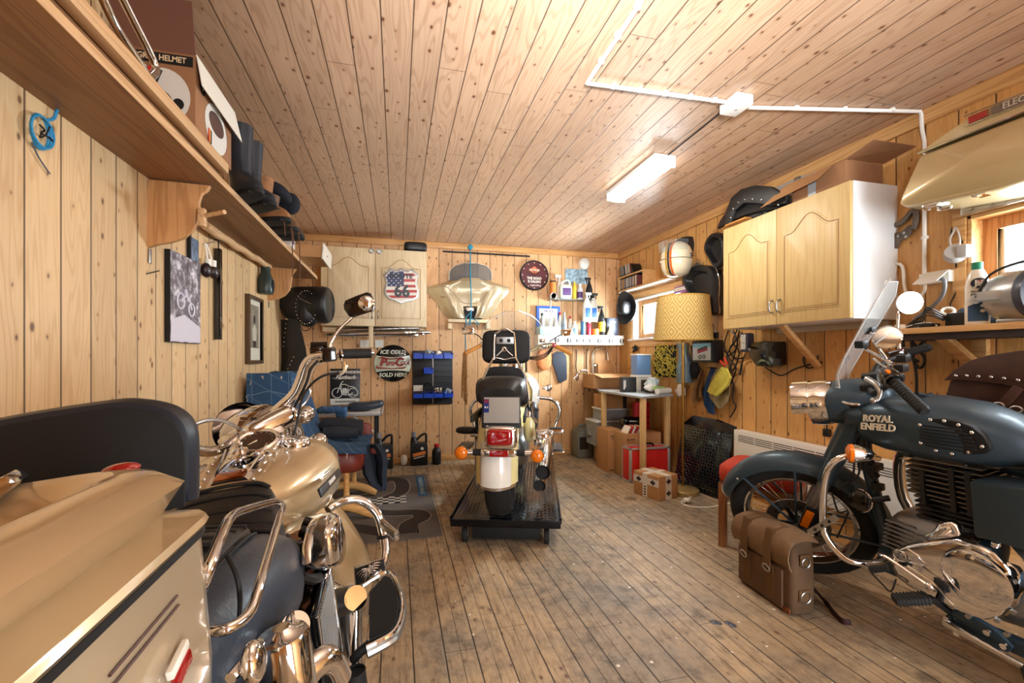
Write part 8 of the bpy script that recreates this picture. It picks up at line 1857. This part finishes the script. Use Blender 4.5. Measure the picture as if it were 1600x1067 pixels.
# things stacked under the table
def cbox(name, label, lo, hi, m, cat='box', print_=None):
    t = thing(name, label, cat, ((lo[0] + hi[0]) / 2, (lo[1] + hi[1]) / 2, lo[2])); b = NM(m); b.span(lo, hi, .004); bx = b.bd('box', t)
    if print_: print_(bx, lo, hi)
    return t
def lines(bx, lo, hi):
    b = NM(black); b.text('ARCHIVE', TB((lo[0] + .07, lo[1] - .0012, hi[2] - .06)), .022, None, .0004, bold=.0006); b.span((lo[0] + .03, lo[1] - .001, hi[2] - .085), (lo[0] + .11, lo[1], hi[2] - .08)); b.span((lo[0] + .01, lo[1] - .001, lo[2] + .02), (hi[0] - .01, lo[1], lo[2] + .028)); b.bd('print', bx)
clrb = glassmat('clear_tub', (226, 232, 236), .28, .12)
def cbin(label, lo, hi, fill):
    t = thing('clear_bin', label, 'bin', ((lo[0] + hi[0]) / 2, (lo[1] + hi[1]) / 2, lo[2])); b = NM(clrb); w = .004
    for a, c in ((lo, (hi[0], hi[1], lo[2] + w)), (lo, (hi[0], lo[1] + w, hi[2])), ((lo[0], hi[1] - w, lo[2]), hi), (lo, (lo[0] + w, hi[1], hi[2])), ((hi[0] - w, lo[1], lo[2]), hi)): b.span(a, c)
    b.bd('tub', t); b = NM(mat('lid_frost', (214, 220, 224), .3)); b.span((lo[0] - .012, lo[1] - .012, hi[2]), (hi[0] + .012, hi[1] + .012, hi[2] + .018), .005); b.bd('lid', t)
    b = MB(); random.seed(int(lo[2] * 1000))
    for k in range(7): crumple((random.uniform(lo[0] + .07, hi[0] - .07), random.uniform(lo[1] + .05, hi[1] - .05), lo[2] + (hi[2] - lo[2]) * .4), (hi[2] - lo[2]) * .36, m=fill[k % len(fill)], seed=k + 40, mb=b, sc=(1.2, .9, 1))
    b.bd('contents', t)
fills = [mat('stuff_grey', (130, 130, 128), .6), mat('stuff_white', (214, 212, 206), .6), mat('stuff_dark', (60, 56, 54), .6), mat('stuff_red', (150, 60, 56), .6)]
cbin('lower clear plastic bin with a frosted lid beneath the corner table', (2.06, 4.40, .19), (2.46, 4.66, .44), fills)
cbox('archive_carton', 'brown cardboard box holding up the clear bins beneath the corner table', (2.15, 4.40, .002), (2.44, 4.66, .185), cardb)
cbin('upper shallow clear plastic bin under the table, below a flat carton', (2.14, 4.40, .462), (2.45, 4.66, .57), fills)
cbox('flat_carton', 'flat brown carton with black tape right under the corner table top', (2.15, 4.36, .592), (2.50, 4.66, .735), cardb, print_=lambda bx, lo, hi: NM(black).span((lo[0] + .2, lo[1] - .001, lo[2]), (lo[0] + .245, lo[1], hi[2])).bd('tape', bx))
t = thing('red_profile', 'bright red perforated metal profile standing under the corner table', 'profile', V((2.4, 4.05, .40))); b = NM(mat('red_metal', (206, 28, 46), .35)); p, q = P(993, 686, Y=4.16), P(1015, 628, Y=4.16); b.span((p.x, 4.16, p.z), (q.x, 4.22, q.z), .004); rp = b.bd('bar', t); b = NM(mat('hole_maroon', (70, 14, 24), .6))
for k in range(6): z = p.z + (q.z - p.z) * (.1 + .16 * k); b.cyl((q.x - .02, 4.1585, z), (q.x - .02, 4.16, z), .009, n=10)
b.bd('holes', rp); pz = p.z
cbox('archive_carton', 'tall brown archive carton at the left under the corner table', (P(951, 690, Y=4.02).x, 4.03, .002), (P(974, 690, Y=4.02).x, 4.29, .42), cardb, print_=lines)
ax0, ax1 = P(976, 690, Y=3.82).x, P(1053, 690, Y=3.82).x
cbox('archive_carton', 'large brown archive carton in the middle under the corner table', (ax0, 3.83, .002), (2.47, 4.02, .415), cardb, print_=lines)
t = thing('camera_gear', 'black camera like gear lying on the cartons under the table', 'gear', V((2.22, 3.98, .42))); b = NM(blackgl); o = P(990, 668, Y=4.08); o.z = .425 + .06; b.cyl(o + V((-.05, .0, 0)), o + V((.06, -.06, .0)), .058, n=24); b.sq(o + V((-.04, .06, -.005)), (.07, .06, .052), .6, .6); b.torus(o + V((.06, -.06, 0)), (1, -.5, 0), .05, .008, 24, 6); b.bd('body', t); b = NM(black); b.tube([o + V((-.1, -.02, .02)), o + V((-.15, -.08, -.04)), o + V((-.17, -.12, -.09))], .008, 6, k=3); b.bd('strap', t)
t = thing('leaflet_stack', 'white and red leaflets stuck in the tall carton under the table', 'leaflets', V((2.17, 4.0, .42))); b = MB()
for k in range(5): o = P(974 + 4 * k, 684, Y=3.95); b.box(V((o.x, 3.9, .43 + .012)), (.012, .12, .085), rot('Y', 30), .0008, m=whitegl if k % 2 == 0 else red_c)
b.bd('paper', t)
t = thing('aluminium_case', 'red case with aluminium edges standing in front of the cartons', 'case', V((2.25, 3.65, 0))); p0 = P(983, 753, Z=0); fx0, fx1 = P(986, 750, Y=3.64).x, P(1049, 750, Y=3.64).x; b = NM(mat('case_red', (212, 42, 36), .4)); b.span((fx0, 3.665, .006), (fx1, 3.80, .305), .006); cs3 = b.bd('panel', t); b = NM(alu)
for x in (fx0, fx1 - .02):
    for y in (3.658, 3.79): b.span((x - .002, y, .0), (x + .022, y + .018, .312), .003)
for z in (0, .294):
    for y in (3.658, 3.79): b.span((fx0, y, z), (fx1, y + .018, z + .018), .003)
    for x in (fx0 - .002, fx1 - .018): b.span((x, 3.66, z), (x + .02, 3.80, z + .018), .003)
b.bd('edge_trim', cs3); b = NM(black); b.tube([((fx0 + fx1) / 2 - .07, 3.72, .312), ((fx0 + fx1) / 2 - .05, 3.72, .335), ((fx0 + fx1) / 2 + .05, 3.72, .335), ((fx0 + fx1) / 2 + .07, 3.72, .312)], .01, 8, k=3); b.bd('handle', t)
# taped parcel
pL, pF, pR = P(990, 770, Z=0), P(1029, 784, Z=0), P(1058, 777, Z=0)
ax = (pF - pL); w1 = ax.length; ax.normalize(); ay = V((-ax.y, ax.x, 0)); 
if (pR - pF).dot(ay) < 0: ay = -ay
MP = fr(pL + V((0, 0, .002)), ax, ay); w2 = max(.13, (pR - pF).dot(ay)); hp = .19
t = thing('parcel', 'small brown cardboard parcel with white printed tape, nearest on the floor by the lamp', 'parcel', MP); b = MB(MP).mset(cardb); b.span((0, 0, 0), (w1, w2, hp), .004); bx = b.bd('box', t)
tpm = mat('tape_white', (226, 222, 214), .4); b = MB(MP).mset(tpm); b.span((-.001, -.0012, hp * .56), (w1 + .001, 0, hp * .84)); b.span((w1 * .38, -.0014, 0), (w1 * .56, 0, hp)); b.span((w1 * .38, 0, hp), (w1 * .56, w2, hp + .0012)); b.span((w1, -.001, 0 + .0), (w1 + .0012, w2 * .0 + .001, hp)); b.span((w1, w2 * .36, 0), (w1 + .0014, w2 * .66, hp)); b.span((0, w2 * .36, hp), (w1, w2 * .66, hp + .0014)); tp_ = b.bd('tape', bx)
b = MB(MP).mset(mat('tape_print', (60, 44, 44), .5))
def shield(T, s): b.prism([(-.5 * s, .15 * s), (-.25 * s, .2 * s), (0, .5 * s), (.25 * s, .2 * s), (.5 * s, .15 * s), (.5 * s, -.15 * s), (.25 * s, -.2 * s), (0, -.5 * s), (-.25 * s, -.2 * s), (-.5 * s, -.15 * s)], T, .0008)
for x in (.22, .78): shield(fr((w1 * x, -.0016, hp * .70), (1, 0, 0), (0, 0, 1)), .05)
for z in (.25, .75): shield(fr((w1 + .0016, w2 * .51, hp * z), (0, 1, 0), (0, 0, 1)), .05)
for k in range(4): b.span((w1 * .43, -.002, hp * (.08 + .11 * k)), (w1 * .51, -.0013, hp * (.14 + .11 * k)))
b.bd('tape_print', tp_)
# jerry can
t = thing('jerry_can', 'grey plastic jerry can with a dark label standing in the back corner', 'can', P(920, 714, Z=0)); q0, q1 = P(903, 712, Z=0), P(937, 714, Z=0); xa, xb = P(903, 700, Y=4.70).x, P(937, 700, Y=4.70).x; gm = mat('can_grey', (112, 114, 110), .5); b = NM(gm); b.span((xa, 4.70, 0), (xb, 4.92, .30), .025); b.span((xa + .03, 4.72, .28), (xb - .03, 4.90, .33), .015); jc = b.bd('body', t); b = NM(gm); b.tube([(xa + .05, 4.8, .325), (xa + .06, 4.8, .36), (xb - .07, 4.8, .36), (xb - .06, 4.8, .325)], .014, 8, k=3); b.bd('handle', t); b = NM(black); b.cyl((xb - .04, 4.8, .32), (xb - .04, 4.8, .355), .022, n=16); b.bd('cap', t); b = NM(mat('label_black', (50, 40, 38), .4)); b.span((xa + .02, 4.6985, .10), (xa + .12, 4.70, .24)); b.bd('paper_label', jc)
# leaning tread plate
t = thing('tread_plate', 'black diamond tread ramp plate leaning against the right wall', 'plate', (2.48, 3.25, 0)); bl_, br_ = P(1061, 757, Z=0), P(1139, 781, Z=0); tl2, tr2 = P(1077, 646, X=2.585), P(1160, 657, X=2.585)
bl_ = V((2.425, 3.56, .006)); br_ = V((2.49, 3.0, .006)); tl2 = V((2.545, 3.575, tl2.z - .005)); tr2 = V((2.555, 2.96, tr2.z))
ex = (br_ - bl_); W_ = ex.length; ex.normalize(); ey = (tl2 - bl_); ey = ey - ex * ey.dot(ex); H_ = ey.length; ey.normalize(); MPl = fr(bl_, ex, ey)
b = MB(MPl).mset(dk); b.span((0, 0, -.004), (W_, H_ * .86, 0), .001); b.loft([[V((0, H_ * .86, 0)), V((W_, H_ * .86, 0)), V((W_, H_ * .86, -.004)), V((0, H_ * .86, -.004))], [V((.06, H_, -.045)), V((W_, H_, -.045)), V((W_, H_, -.049)), V((.06, H_, -.049))]], smooth=False); pt = b.bd('sheet', t); b = MB(MPl).mset(mat('plate_lugs', (46, 47, 50)))
for i in range(20):
    for j in range(20): b.box((W_ * (i + .5) / 20, H_ * .84 * (j + .5) / 20, .0012), (.020, .0055, .003), rot('Z', 45 if (i + j) % 2 else -45))
b.bd('tread_pattern', pt)
# red chair behind the roadster's wheel
CHM = MT((2.15, 2.25, 0)) @ rot('Z', 35)
t = thing('red_chair', 'low chair with an orange red cushion behind the roadster front wheel', 'chair', (2.17, 2.45, 0)); fab = mat('red_fabric', (190, 66, 46), .9, bump=.3, bs=200); b = MB(CHM).mset(fab); b.sq((0, 0, .435), (.215, .215, .065), .4, .35); b.bd('seat', t); cw = wood('chair_beech', (150, 98, 56), (116, 70, 38), 2)
for x, y in ((-.18, -.18), (.18, -.18), (-.18, .18), (.18, .18)): b = MB(CHM).mset(cw); b.box((x, y, .19), (.042, .042, .38), None, .004); b.bd('leg', t)
b = MB(CHM).mset(cw); b.span((-.2, -.2, .33), (.2, -.175, .385), .003); b.span((-.2, -.2, .33), (-.175, .2, .385), .003); b.span((.175, -.2, .33), (.2, .2, .385), .003); b.span((-.2, .175, .33), (.2, .2, .385), .003); b.bd('seat_frame', t)
# canvas pannier
canv = mat('waxed_canvas', (96, 72, 50), .8, var=.12, vs=14, bump=.25, bs=200); canv2 = mat('canvas_strap', (104, 76, 46), .8, bump=.3, bs=260); canv3 = mat('canvas_flap', (124, 98, 72), .8, var=.12, vs=10, bump=.25, bs=160)
A0_, A1_, A2_ = P(1158, 898, Z=0), P(1240, 964, Z=0), P(1278, 958, Z=0)
A0_ = V((1.69, 1.93, 0)); A1_ = V((1.665, 1.585, 0))
ex = (A1_ - A0_); W_ = ex.length; ex.normalize(); ey = V((-ex.y, ex.x, 0)); ey = ey if ey.x > 0 else -ey; D_ = .12
MC = fr(A0_, ex, ey) @ MT((0, 0, 0))
MC = Matrix((tuple(ex) + (A0_.x,), tuple(ey) + (A0_.y,), (0, 0, 1, A0_.z), (0, 0, 0, 1))).copy()
MC = Matrix(((ex.x, ey.x, 0, A0_.x), (ex.y, ey.y, 0, A0_.y), (0, 0, 1, 0), (0, 0, 0, 1))); HB = .335
t = thing('canvas_pannier', 'brown waxed canvas pannier bag standing on the floor against the roadster wheel', 'bag', MC); b = MB(MC).mset(canv)
def bagring(z, k, l=0): return [V((W_ / 2 + sx * (W_ / 2 - r) * k + r * cos(a) * 1, D_ / 2 + sy * (D_ / 2 - r) * k + r * sin(a) + l, z)) for sx, sy, a0 in ((1, 1, 0), (-1, 1, 90), (-1, -1, 180), (1, -1, 270)) for r in (.02,) for a in [radians(a0 + 30 * i) for i in range(4)]]
b.loft([bagring(.002, .93), bagring(.015, 1.0), bagring(.12, 1.02), bagring(.25, 1.0), bagring(HB, .96)]); bgm = b.bd('body', t)
b = MB(MC).mset(canv3); rows = []
for s in range(15):
    q = s / 14
    if q < .45: y, z = D_ + .004 - (D_ + .012) * q / .45, HB + .012 * sin(pi * q / .45) + .004
    else: y, z = -.012 - .016 * sin(pi * (q - .45) / .55), HB - .13 * (q - .45) / .55
    rows.append([V((-.012 + (W_ + .024) * j / 12, y, z + (.014 * sin(6.28 * j / 6) * .3 if q < .45 else .018 * (abs(j / 6 - 1)) ** 2 * ((q - .45) / .55)) - (.02 * max(0, abs(j / 6 - 1) - .8) / .2))) for j in range(13)])
b.sheet(rows, .006); b.bd('flap', t)
for x in (.24, .68):
    b = MB(MC).mset(canv2); xs_ = W_ * x; b.sheet([[V((xs_ + o, y, z)) for o in (-.022, .022)] for y, z in ((D_ + .01, HB - .01), (D_ * .5, HB + .022), (-.014, HB + .008), (-.034, HB - .07), (-.032, HB - .16))], .005); b.sheet([[V((xs_ + o, y, z)) for o in (-.022, .022)] for y, z in ((-.02, HB - .15), (-.012, HB - .2), (-.012, .06), (-.008, .03))], .005); sp_ = b.bd('strap', t); b = MB(MC).mset(steel); b.torus((xs_, -.034, HB - .165), (0, 1, .3), .021, .0035, 20, 6, sy=.8); b.bd('ring', sp_)
b = MB(MC).mset(canv); b.box((W_ * .46, -.006, .10), (W_ * .82, .012, .17), None, .004); b.bd('front_pocket', t)
b = MB(MC).mset(canv2); b.box((W_ + .006, D_ * .5, .245), (.006, .05, .05), None, .002); b.bd('side_tab', t); b = MB(MC).mset(canv2); b.box((W_ + .006, D_ * .5, .09), (.006, .06, .05), None, .002); b.bd('side_tab', t); b = MB(MC).mset(steel); b.torus((W_ + .012, D_ * .5, .235), (1, 0, 0), .02, .003, 18, 6); b.bd('side_ring', t); b = MB(MC).mset(steel); b.torus((W_ + .012, D_ * .5, .085), (1, 0, 0), .024, .003, 18, 6); b.bd('side_ring', t)
b = MB(MC).mset(mat('leather_patch', (120, 66, 34), .6)); b.box((W_ * .92, -.003, .018), (.04, .006, .024), None, .001); b.bd('patch', bgm)
b = NM(mat('strap_maroon', (52, 24, 24), .7)); pts = [P(1278, 928, X=1.80), P(1288, 938, Z=.02), P(1302, 958, Z=.008), P(1316, 972, Z=.006), P(1330, 974, Z=.008)]; pts[0] = V((1.80, 1.64, .12)); b.tube(pts, .018, 8, k=4, flat=(1, .16)); b.bd('loose_strap', t)
# floor mat with printed race track
t = thing('floor_mat', 'grey rubber floor mat printed with a race track and blue band', 'mat', (-.1, 3.6, 0)); mx0, mx1, my0, my1 = -.52, .282, 2.86, 4.42; b = NM(mat('mat_grey', (96, 90, 86), .85, var=.12, vs=5, bump=.2, bs=300)); b.span((mx0, my0, .001), (mx1, my1, .006), .002); mo = b.bd('mat', t)
b = NM(mat('track_dark', (52, 46, 44), .85)); zz = .0072
def ribbon(pts, w, m, z): c_ = spline([V((x, y, z)) for x, y in pts], 6); rows = []; \
    [rows.append([c_[i] + (lambda d: V((-d.y, d.x, 0)).normalized() * w * s)(c_[min(i + 1, len(c_) - 1)] - c_[max(i - 1, 0)]) for s in (-.5, .5)]) for i in range(len(c_))]; b.sheet(rows, .0008, m)
trk = [(.07, 2.94), (.08, 3.10), (.17, 3.22), (.14, 3.33), (-.02, 3.36), (-.15, 3.42), (-.20, 3.55), (-.08, 3.72), (.02, 3.85), (.05, 4.05), (.02, 4.26), (-.08, 4.3), (-.18, 4.12), (-.28, 3.95), (-.42, 3.92)]
ribbon(trk, .135, mat('track_line', (150, 144, 140), .8), .0068); ribbon(trk, .118, MATS['track_dark'], .0076)
ribbon([(-.02, 2.95), (-.30, 3.15), (-.48, 3.2)], .12, MATS['track_dark'], .0076)
for i in range(7):
    for j in range(5):
        if (i + j) % 2 == 0: b.box((-.22 + .045 * i, 3.60 + .035 * j, .0084), (.045, .035, .0006), m=mat('check_pale', (190, 184, 172), .8))
        else: b.box((-.22 + .045 * i, 3.60 + .035 * j, .0084), (.045, .035, .0006), m=blackmt)
b.span((.17, 3.72, .0068), (.245, 4.36, .0078), m=mat('mat_blue', (36, 86, 124), .7)); b.text('WORKSHOP & GARAGE', MT((.207, 4.04, .0084)) @ rot('Z', -90), .05, mat('mat_letters', (170, 200, 214), .7), .0003)
b.span((.13, 2.9, .0066), (.25, 3.08, .0072), m=mat('mat_panel', (104, 98, 94), .8)); b.bd('track_print', mo)
# oil jugs
def oiljug(label, x, y, h, m=None):
    M = MT((x, y, 0)); t = thing('oil_jug', label, 'jug', M); b = MB(M).mset(black); w = .088; b.loft([[V((sx * k, sy * d, z)) for sx, sy in ((-1, -1), (1, -1), (1, 1), (-1, 1))] for z, k, d in ((0, w * .96, .055), (.01, w, .06), (h * .58, w, .06), (h * .68, w * .9, .055))], smooth=False); b.tube([(-w * .55, 0, h * .62), (-w * .62, 0, h * .80), (-w * .62, 0, h * .86)], [.045, .03, .026], 14); b.tube([(-w * .35, 0, h * .74), (w * .3, 0, h * .90), (w * .8, 0, h * .93), (w * .86, 0, h * .8), (w * .84, 0, h * .6)], .013, 8, k=3); bo = b.bd('body', t); b = MB(M).mset(mat('cap_silver', (150, 152, 160), .3, .6)); b.cyl((-w * .62, 0, h * .86), (-w * .62, 0, h), .024, n=16); b.bd('cap', t)
    b = MB(M).mset(ora); b.box((0, -.0605, h * .36), (w * 1.5, .001, h * .10), rot('Y', -12)); b.cyl((w * .35, -.061, h * .52), (w * .35, -.0618, h * .52), .016, n=14, m=whitegl); b.box((0, -.0608, h * .26), (w * 1.3, .001, h * .04), rot('Y', -12), m=mat('label_silver', (180, 176, 170), .4)); b.bd('front_label', bo)
jx = P(655, 728, Y=4.80).x; oiljug('black oil jug with an orange label standing by the back wall under the blue bins', jx, 4.86, .345)
jx2 = P(600, 724, Y=4.72).x; oiljug('second black oil jug half hidden behind the folding table leg', jx2, 4.80, .36)
q = P(683, 727, Z=0); lathe_item('oil_bottle', 'small black oil bottle with a red cap on the floor beside the jug', 'bottle', V((q.x, 4.84, 0)), [(0, 0), (.045, 0), (.048, .01), (.048, .13), (.04, .16), (.022, .175), (.022, .185)], black, [('cap', red_c, lambda b: b.cyl((q.x, 4.84, .183), (q.x, 4.84, .215), .026, n=16))])
b = crumple(P(632, 722, Y=4.84), .045, m=whitegl, seed=51, sc=(.8, .5, 1.3)); o_ = tag(b.build('crumpled_paper'), 'crumpled white paper on the floor left of the oil jug', 'paper'); o_.location.z = .003
# folding table
ft = thing('folding_table', 'aluminium folding camp table with a brown edge by the back wall', 'table', (-.35, 4.55, 0)); TX0, TX1, TY0, TY1, TZ = -.86, P(597, 640, Y=4.36).x, 4.36, 4.93, .625; b = NM(mat('camp_top', (206, 196, 184), .5)); b.span((TX0, TY0 + .01, TZ - .012), (TX1 - .01, TY1, TZ), .002); b.bd('table_top', ft); b = NM(alu)
for a, c in (((TX0, TY0, TZ - .032), (TX1, TY0 + .014, TZ + .004)), ((TX1 - .014, TY0, TZ - .032), (TX1, TY1, TZ + .004)), ((TX0, TY1 - .014, TZ - .032), (TX1, TY1, TZ + .004))): b.span(a, c, .003)
b.bd('edge_rail', ft)
for x, y in ((TX1 - .06, TY0 + .04), (TX1 - .06, TY1 - .05), (TX0 + .06, TY0 + .04), (TX0 + .06, TY1 - .05)): b = NM(blackmt); b.box((x, y, TZ / 2 - .02), (.024, .024, TZ - .035), None, .003); b.bd('leg', ft)
b = NM(alu); b.cyl((TX1 - .06, TY0 + .04, TZ - .2), (TX1 - .26, TY0 + .04, TZ - .03), .009, n=10); b.bd('brace', ft)
t = thing('seat_pad', 'black curved motorcycle seat pad lying on the folding table', 'seat pad', P(572, 636, Y=4.5)); q = P(572, 632, Y=4.52); b = NM(leather_bl); b.sq((q.x, 4.52, TZ + .045), (.165, .10, .04), .5, .5, warp=lambda p: (p.x, p.y, p.z + .14 * max(0, p.x) + .0)); b.bd('pad', t)
t = thing('folded_jeans', 'folded blue checked cloth on the front of the folding table', 'cloth', P(515, 640, Y=4.4)); pl_b = None
def plaid(t, tc):
    w = []
    sp = t.add('ShaderNodeSeparateXYZ'); t.l.new(tc, sp.inputs[0])
    f = None
    for a, k in (('X', 0), ('Y', 1), ('Z', 2)):
        fr_ = t.math('FRACT', t.math('MULTIPLY', t.math('ADD', sp.outputs[k], t.math('MULTIPLY', sp.outputs[(k + 1) % 3], .6)), 9.0)); g = t.math('LESS_THAN', fr_, .05); f = g if f is None else t.math('MAXIMUM', f, g)
    n = t.noise(tc, 5, 3); base = t.mix(n, lin((28, 58, 92)), lin((46, 86, 126))); return t.mix(t.math('MULTIPLY', f, .3), base, lin((128, 156, 178)))
plaid_m = patch('blue_plaid', plaid, .9)
b = NM(plaid_m); q = P(518, 640, Y=4.40); b.sq((q.x, 4.42, TZ + .03), (.135, .09, .028), .5, .5, warp=lambda p: (p.x, p.y, p.z + .006 * sin(p.x * 60))); b.sq((q.x + .09, 4.37, TZ + .0), (.05, .03, .045), .6, .6); b.bd('cloth', t)
t = thing('glass_tray', 'clear glass tray behind the folded cloth on the folding table', 'tray', P(525, 628, Y=4.6)); b = NM(shg); q = P(528, 630, Y=4.6); b.span((q.x - .16, 4.55, TZ + .004), (q.x + .16, 4.74, TZ + .03), .008); b.bd('tray', t)
# armchair with draped clothes
t = thing('armchair', 'worn red leather armchair with pale wooden legs near the left wall', 'armchair', (-.5, 3.6, 0)); rl = mat('red_leather', (122, 48, 34), .45, var=.25, vs=8, bump=.25, bs=40); b = NM(rl); b.sq((-.50, 3.58, .40), (.27, .30, .085), .35, .3); b.bd('seat', t); b = NM(rl); b.sq((-.80, 3.60, .67), (.06, .28, .29), .4, .35, R=rot('Y', -8)); b.bd('backrest', t); b = NM(rl); b.sq((-.46, 3.90, .50), (.26, .03, .10), .3, .3); b.bd('armrest', t)
lw = wood('light_legs', (226, 174, 106), (196, 140, 74), 0)
for y in (3.32, 3.86):
    b = NM(lw); b.tube([(-.16, y - .02, .03), (-.40, y, .10), (-.80, y, .03)], [.03, .032, .026], 10, k=4); b.bd('rocker', t); b = NM(lw); b.cyl((-.34, y, .08), (-.34, y, .33), .02, n=12); b.bd('leg', t); b = NM(lw); b.cyl((-.72, y, .06), (-.72, y, .34), .02, n=12); b.bd('leg', t)
t = thing('plaid_blanket', 'blue plaid blanket with a fringed edge thrown over the armchair', 'blanket', (-.68, 3.6, .5)); rows = []
Lp = [(428, 600), (424, 640), (425, 590), (436, 581), (440, 620), (470, 690)]
for k in range(9):
    s = k / 8; row = []
    for j in range(13):
        r = j / 12; path = [V((-.95, 3.28, .55)), V((-.95, 3.28, .85)), V((-.925, 3.28, 1.02)), V((-.74, 3.28, 1.02)), V((-.665, 3.28, .80)), V((-.60, 3.26, .58)), V((-.42, 3.22, .515)), V((-.20, 3.22, .51))]
        f = r * (len(path) - 1); i = min(int(f), len(path) - 2); p = path[i].lerp(path[i + 1], f - i); p.y += .66 * s; p.z += .015 * sin(s * 14 + r * 5) - .03 * abs(s - .5); p.x += .012 * sin(s * 11 + r * 3); row.append(p)
    rows.append(row)
b = NM(plaid_m); b.sheet(rows, .012); b.sheet([[V((-.95 + .26 * j / 8 + .02 * i * j / 8, 3.265 - .01 * i + .008 * sin(j + i), 1.03 - .16 * i)) for j in range(9)] for i in range(4)], .01); bl2 = b.bd('cloth', t); b = NM(mat('fringe_cream', (190, 182, 168), .9)); random.seed(4)
for k in range(44): q = rows[0][1].lerp(rows[0][4], random.random()); q = rows[0][k * 12 // 44]; b.cyl(q, q + V((random.uniform(-.01, .01), -.04, random.uniform(-.03, .01))), .002, n=4)
b.bd('fringe', bl2)
dm = patch('dark_check', lambda t, tc: t.mix(t.noise(tc, 9, 3), lin((24, 28, 36)), lin((46, 52, 62))), .9)
t = thing('trousers', 'dark grey trousers folded over the armchair seat', 'trousers', (-.42, 3.7, .5)); b = NM(dm)
b.tube([(-.56, 3.72, .60), (-.48, 3.70, .60), (-.36, 3.68, .595), (-.26, 3.67, .59)], [.06, .07, .07, .06], 12, k=4); b.tube([(-.52, 3.54, .58), (-.42, 3.53, .58), (-.28, 3.53, .57)], [.04, .045, .04], 12, k=4); b.bd('cloth', t)
t = thing('jacket', 'dark blue jacket hanging down from the front of the armchair', 'jacket', (-.16, 3.6, .1)); b = NM(mat('jacket_navy', (36, 44, 58), .85, var=.2, vs=12)); rows = []
for v, u0, u1, Z_ in ((694, 560, 592, 3.62), (708, 560, 602, 3.60), (722, 567, 604, 3.58), (740, 570, 602, 3.56), (756, 580, 602, 3.55), (766, 596, 600, 3.55)): rows.append([P(u0 + (u1 - u0) * j / 8, v, Y=Z_ - .05 * sin(j * 1.1) - .03) for j in range(9)])
b.sheet(rows, .03); b.bd('cloth', t); b = NM(mat('rust_cloth', (120, 56, 48), .85)); q = P(588, 703, Y=3.6); b.sq(q, (.05, .05, .03), .7, .7); b.bd('lining', t)
# drips of paint on the boards
b = NM(mat('paint_blot', (72, 76, 88), .3)); random.seed(10)
for u, v, r in ((1117, 972, .018), (1124, 974, .012), (1137, 973, .016), (1145, 977, .016), (1110, 971, .006)): q = P(u, v, Z=0); b.lathe([(r, 0), (r * .8, .002), (0, .0025)], q, (0, 0, 1), 14)
o_ = tag(b.build('paint_blots'), 'dark dried paint drips on the floor left of the canvas pannier', 'paint drips'); o_['kind'] = 'stuff'
# ================================================================== camera, sky and lights
cam = bpy.data.cameras.new('camera'); co = bpy.data.objects.new('camera', cam); COL.objects.link(co)
cam.sensor_width = 36; cam.sensor_fit = 'HORIZONTAL'; cam.lens = F / 1600 * 36; cam.shift_y = (CY - 533.5) / 1600; cam.clip_start = .02
co.matrix_world = MT((0, 0, CZ)) @ Matrix.Rotation(-YAW, 4, 'Z') @ Matrix.Rotation(pi / 2, 4, 'X')
SC.camera = co
w = bpy.data.worlds.new('sky'); SC.world = w; w.use_nodes = True
nt = w.node_tree; bg = nt.nodes['Background']
sky = nt.nodes.new('ShaderNodeTexSky'); sky.sky_type = 'HOSEK_WILKIE'; sky.turbidity = 6; sky.sun_direction = (.5, -.3, .8)
mx = nt.nodes.new('ShaderNodeMix'); mx.data_type = 'RGBA'; mx.inputs[0].default_value = .65
nt.links.new(sky.outputs[0], mx.inputs[6]); mx.inputs[7].default_value = (.95, 1, 1.05, 1)
nt.links.new(mx.outputs[2], bg.inputs[0]); bg.inputs[1].default_value = 2.2
def area(name, loc, aim, sx, sy, power, col=(1, 1, 1), spread=180):
    l = bpy.data.lights.new(name, 'AREA'); l.shape = 'RECTANGLE'; l.size = sx; l.size_y = sy; l.energy = power; l.color = col
    l.spread = radians(spread)
    o = bpy.data.objects.new(name, l); COL.objects.link(o); o.location = loc
    d = V(aim).normalized(); x, y, z = frame_of(-d)
    o.matrix_world = fr(V(loc), x, y, -d)
    return o
area('doorway_fill', ((DO[0] + DO[1]) / 2, YF - .02, DO[2] / 2 + .05), (0, 1, .12), DO[1] - DO[0] - .1, DO[2] - .1, 80, (.92, .97, 1.0))  # fill light placed in the added doorway behind the camera
area('bounce_flash', (.1, -.3, 1.55), (.75, 2.0, .98), .3, .3, 28, (.93, .97, 1.0), 70)
for i, (y0, y1, z0, z1) in enumerate(WIN):
    area('daylight_window', (XR + .2, (y0 + y1) / 2, (z0 + z1) / 2), (-1, 0, -.25), y1 - y0, z1 - z0, (120, 36)[i], (.93, .97, 1.0))
area("tube_glow", (FX.x, FX.y, H - .095), (0, 0, -1), .12, FXL, 9, (1, .96, .88))
SC.view_settings.view_transform = 'Standard'; SC.view_settings.look = 'None'; SC.view_settings.gamma = 1
SC.view_settings.use_curve_mapping = False
SC.view_settings.exposure = 0.55
SC.cycles.max_bounces = 8; SC.cycles.diffuse_bounces = 5; SC.cycles.glossy_bounces = 4; SC.cycles.transparent_max_bounces = 16
SC.cycles.sample_clamp_indirect = 6; SC.cycles.caustics_reflective = False; SC.cycles.caustics_refractive = False
SC.cycles.use_denoising = True
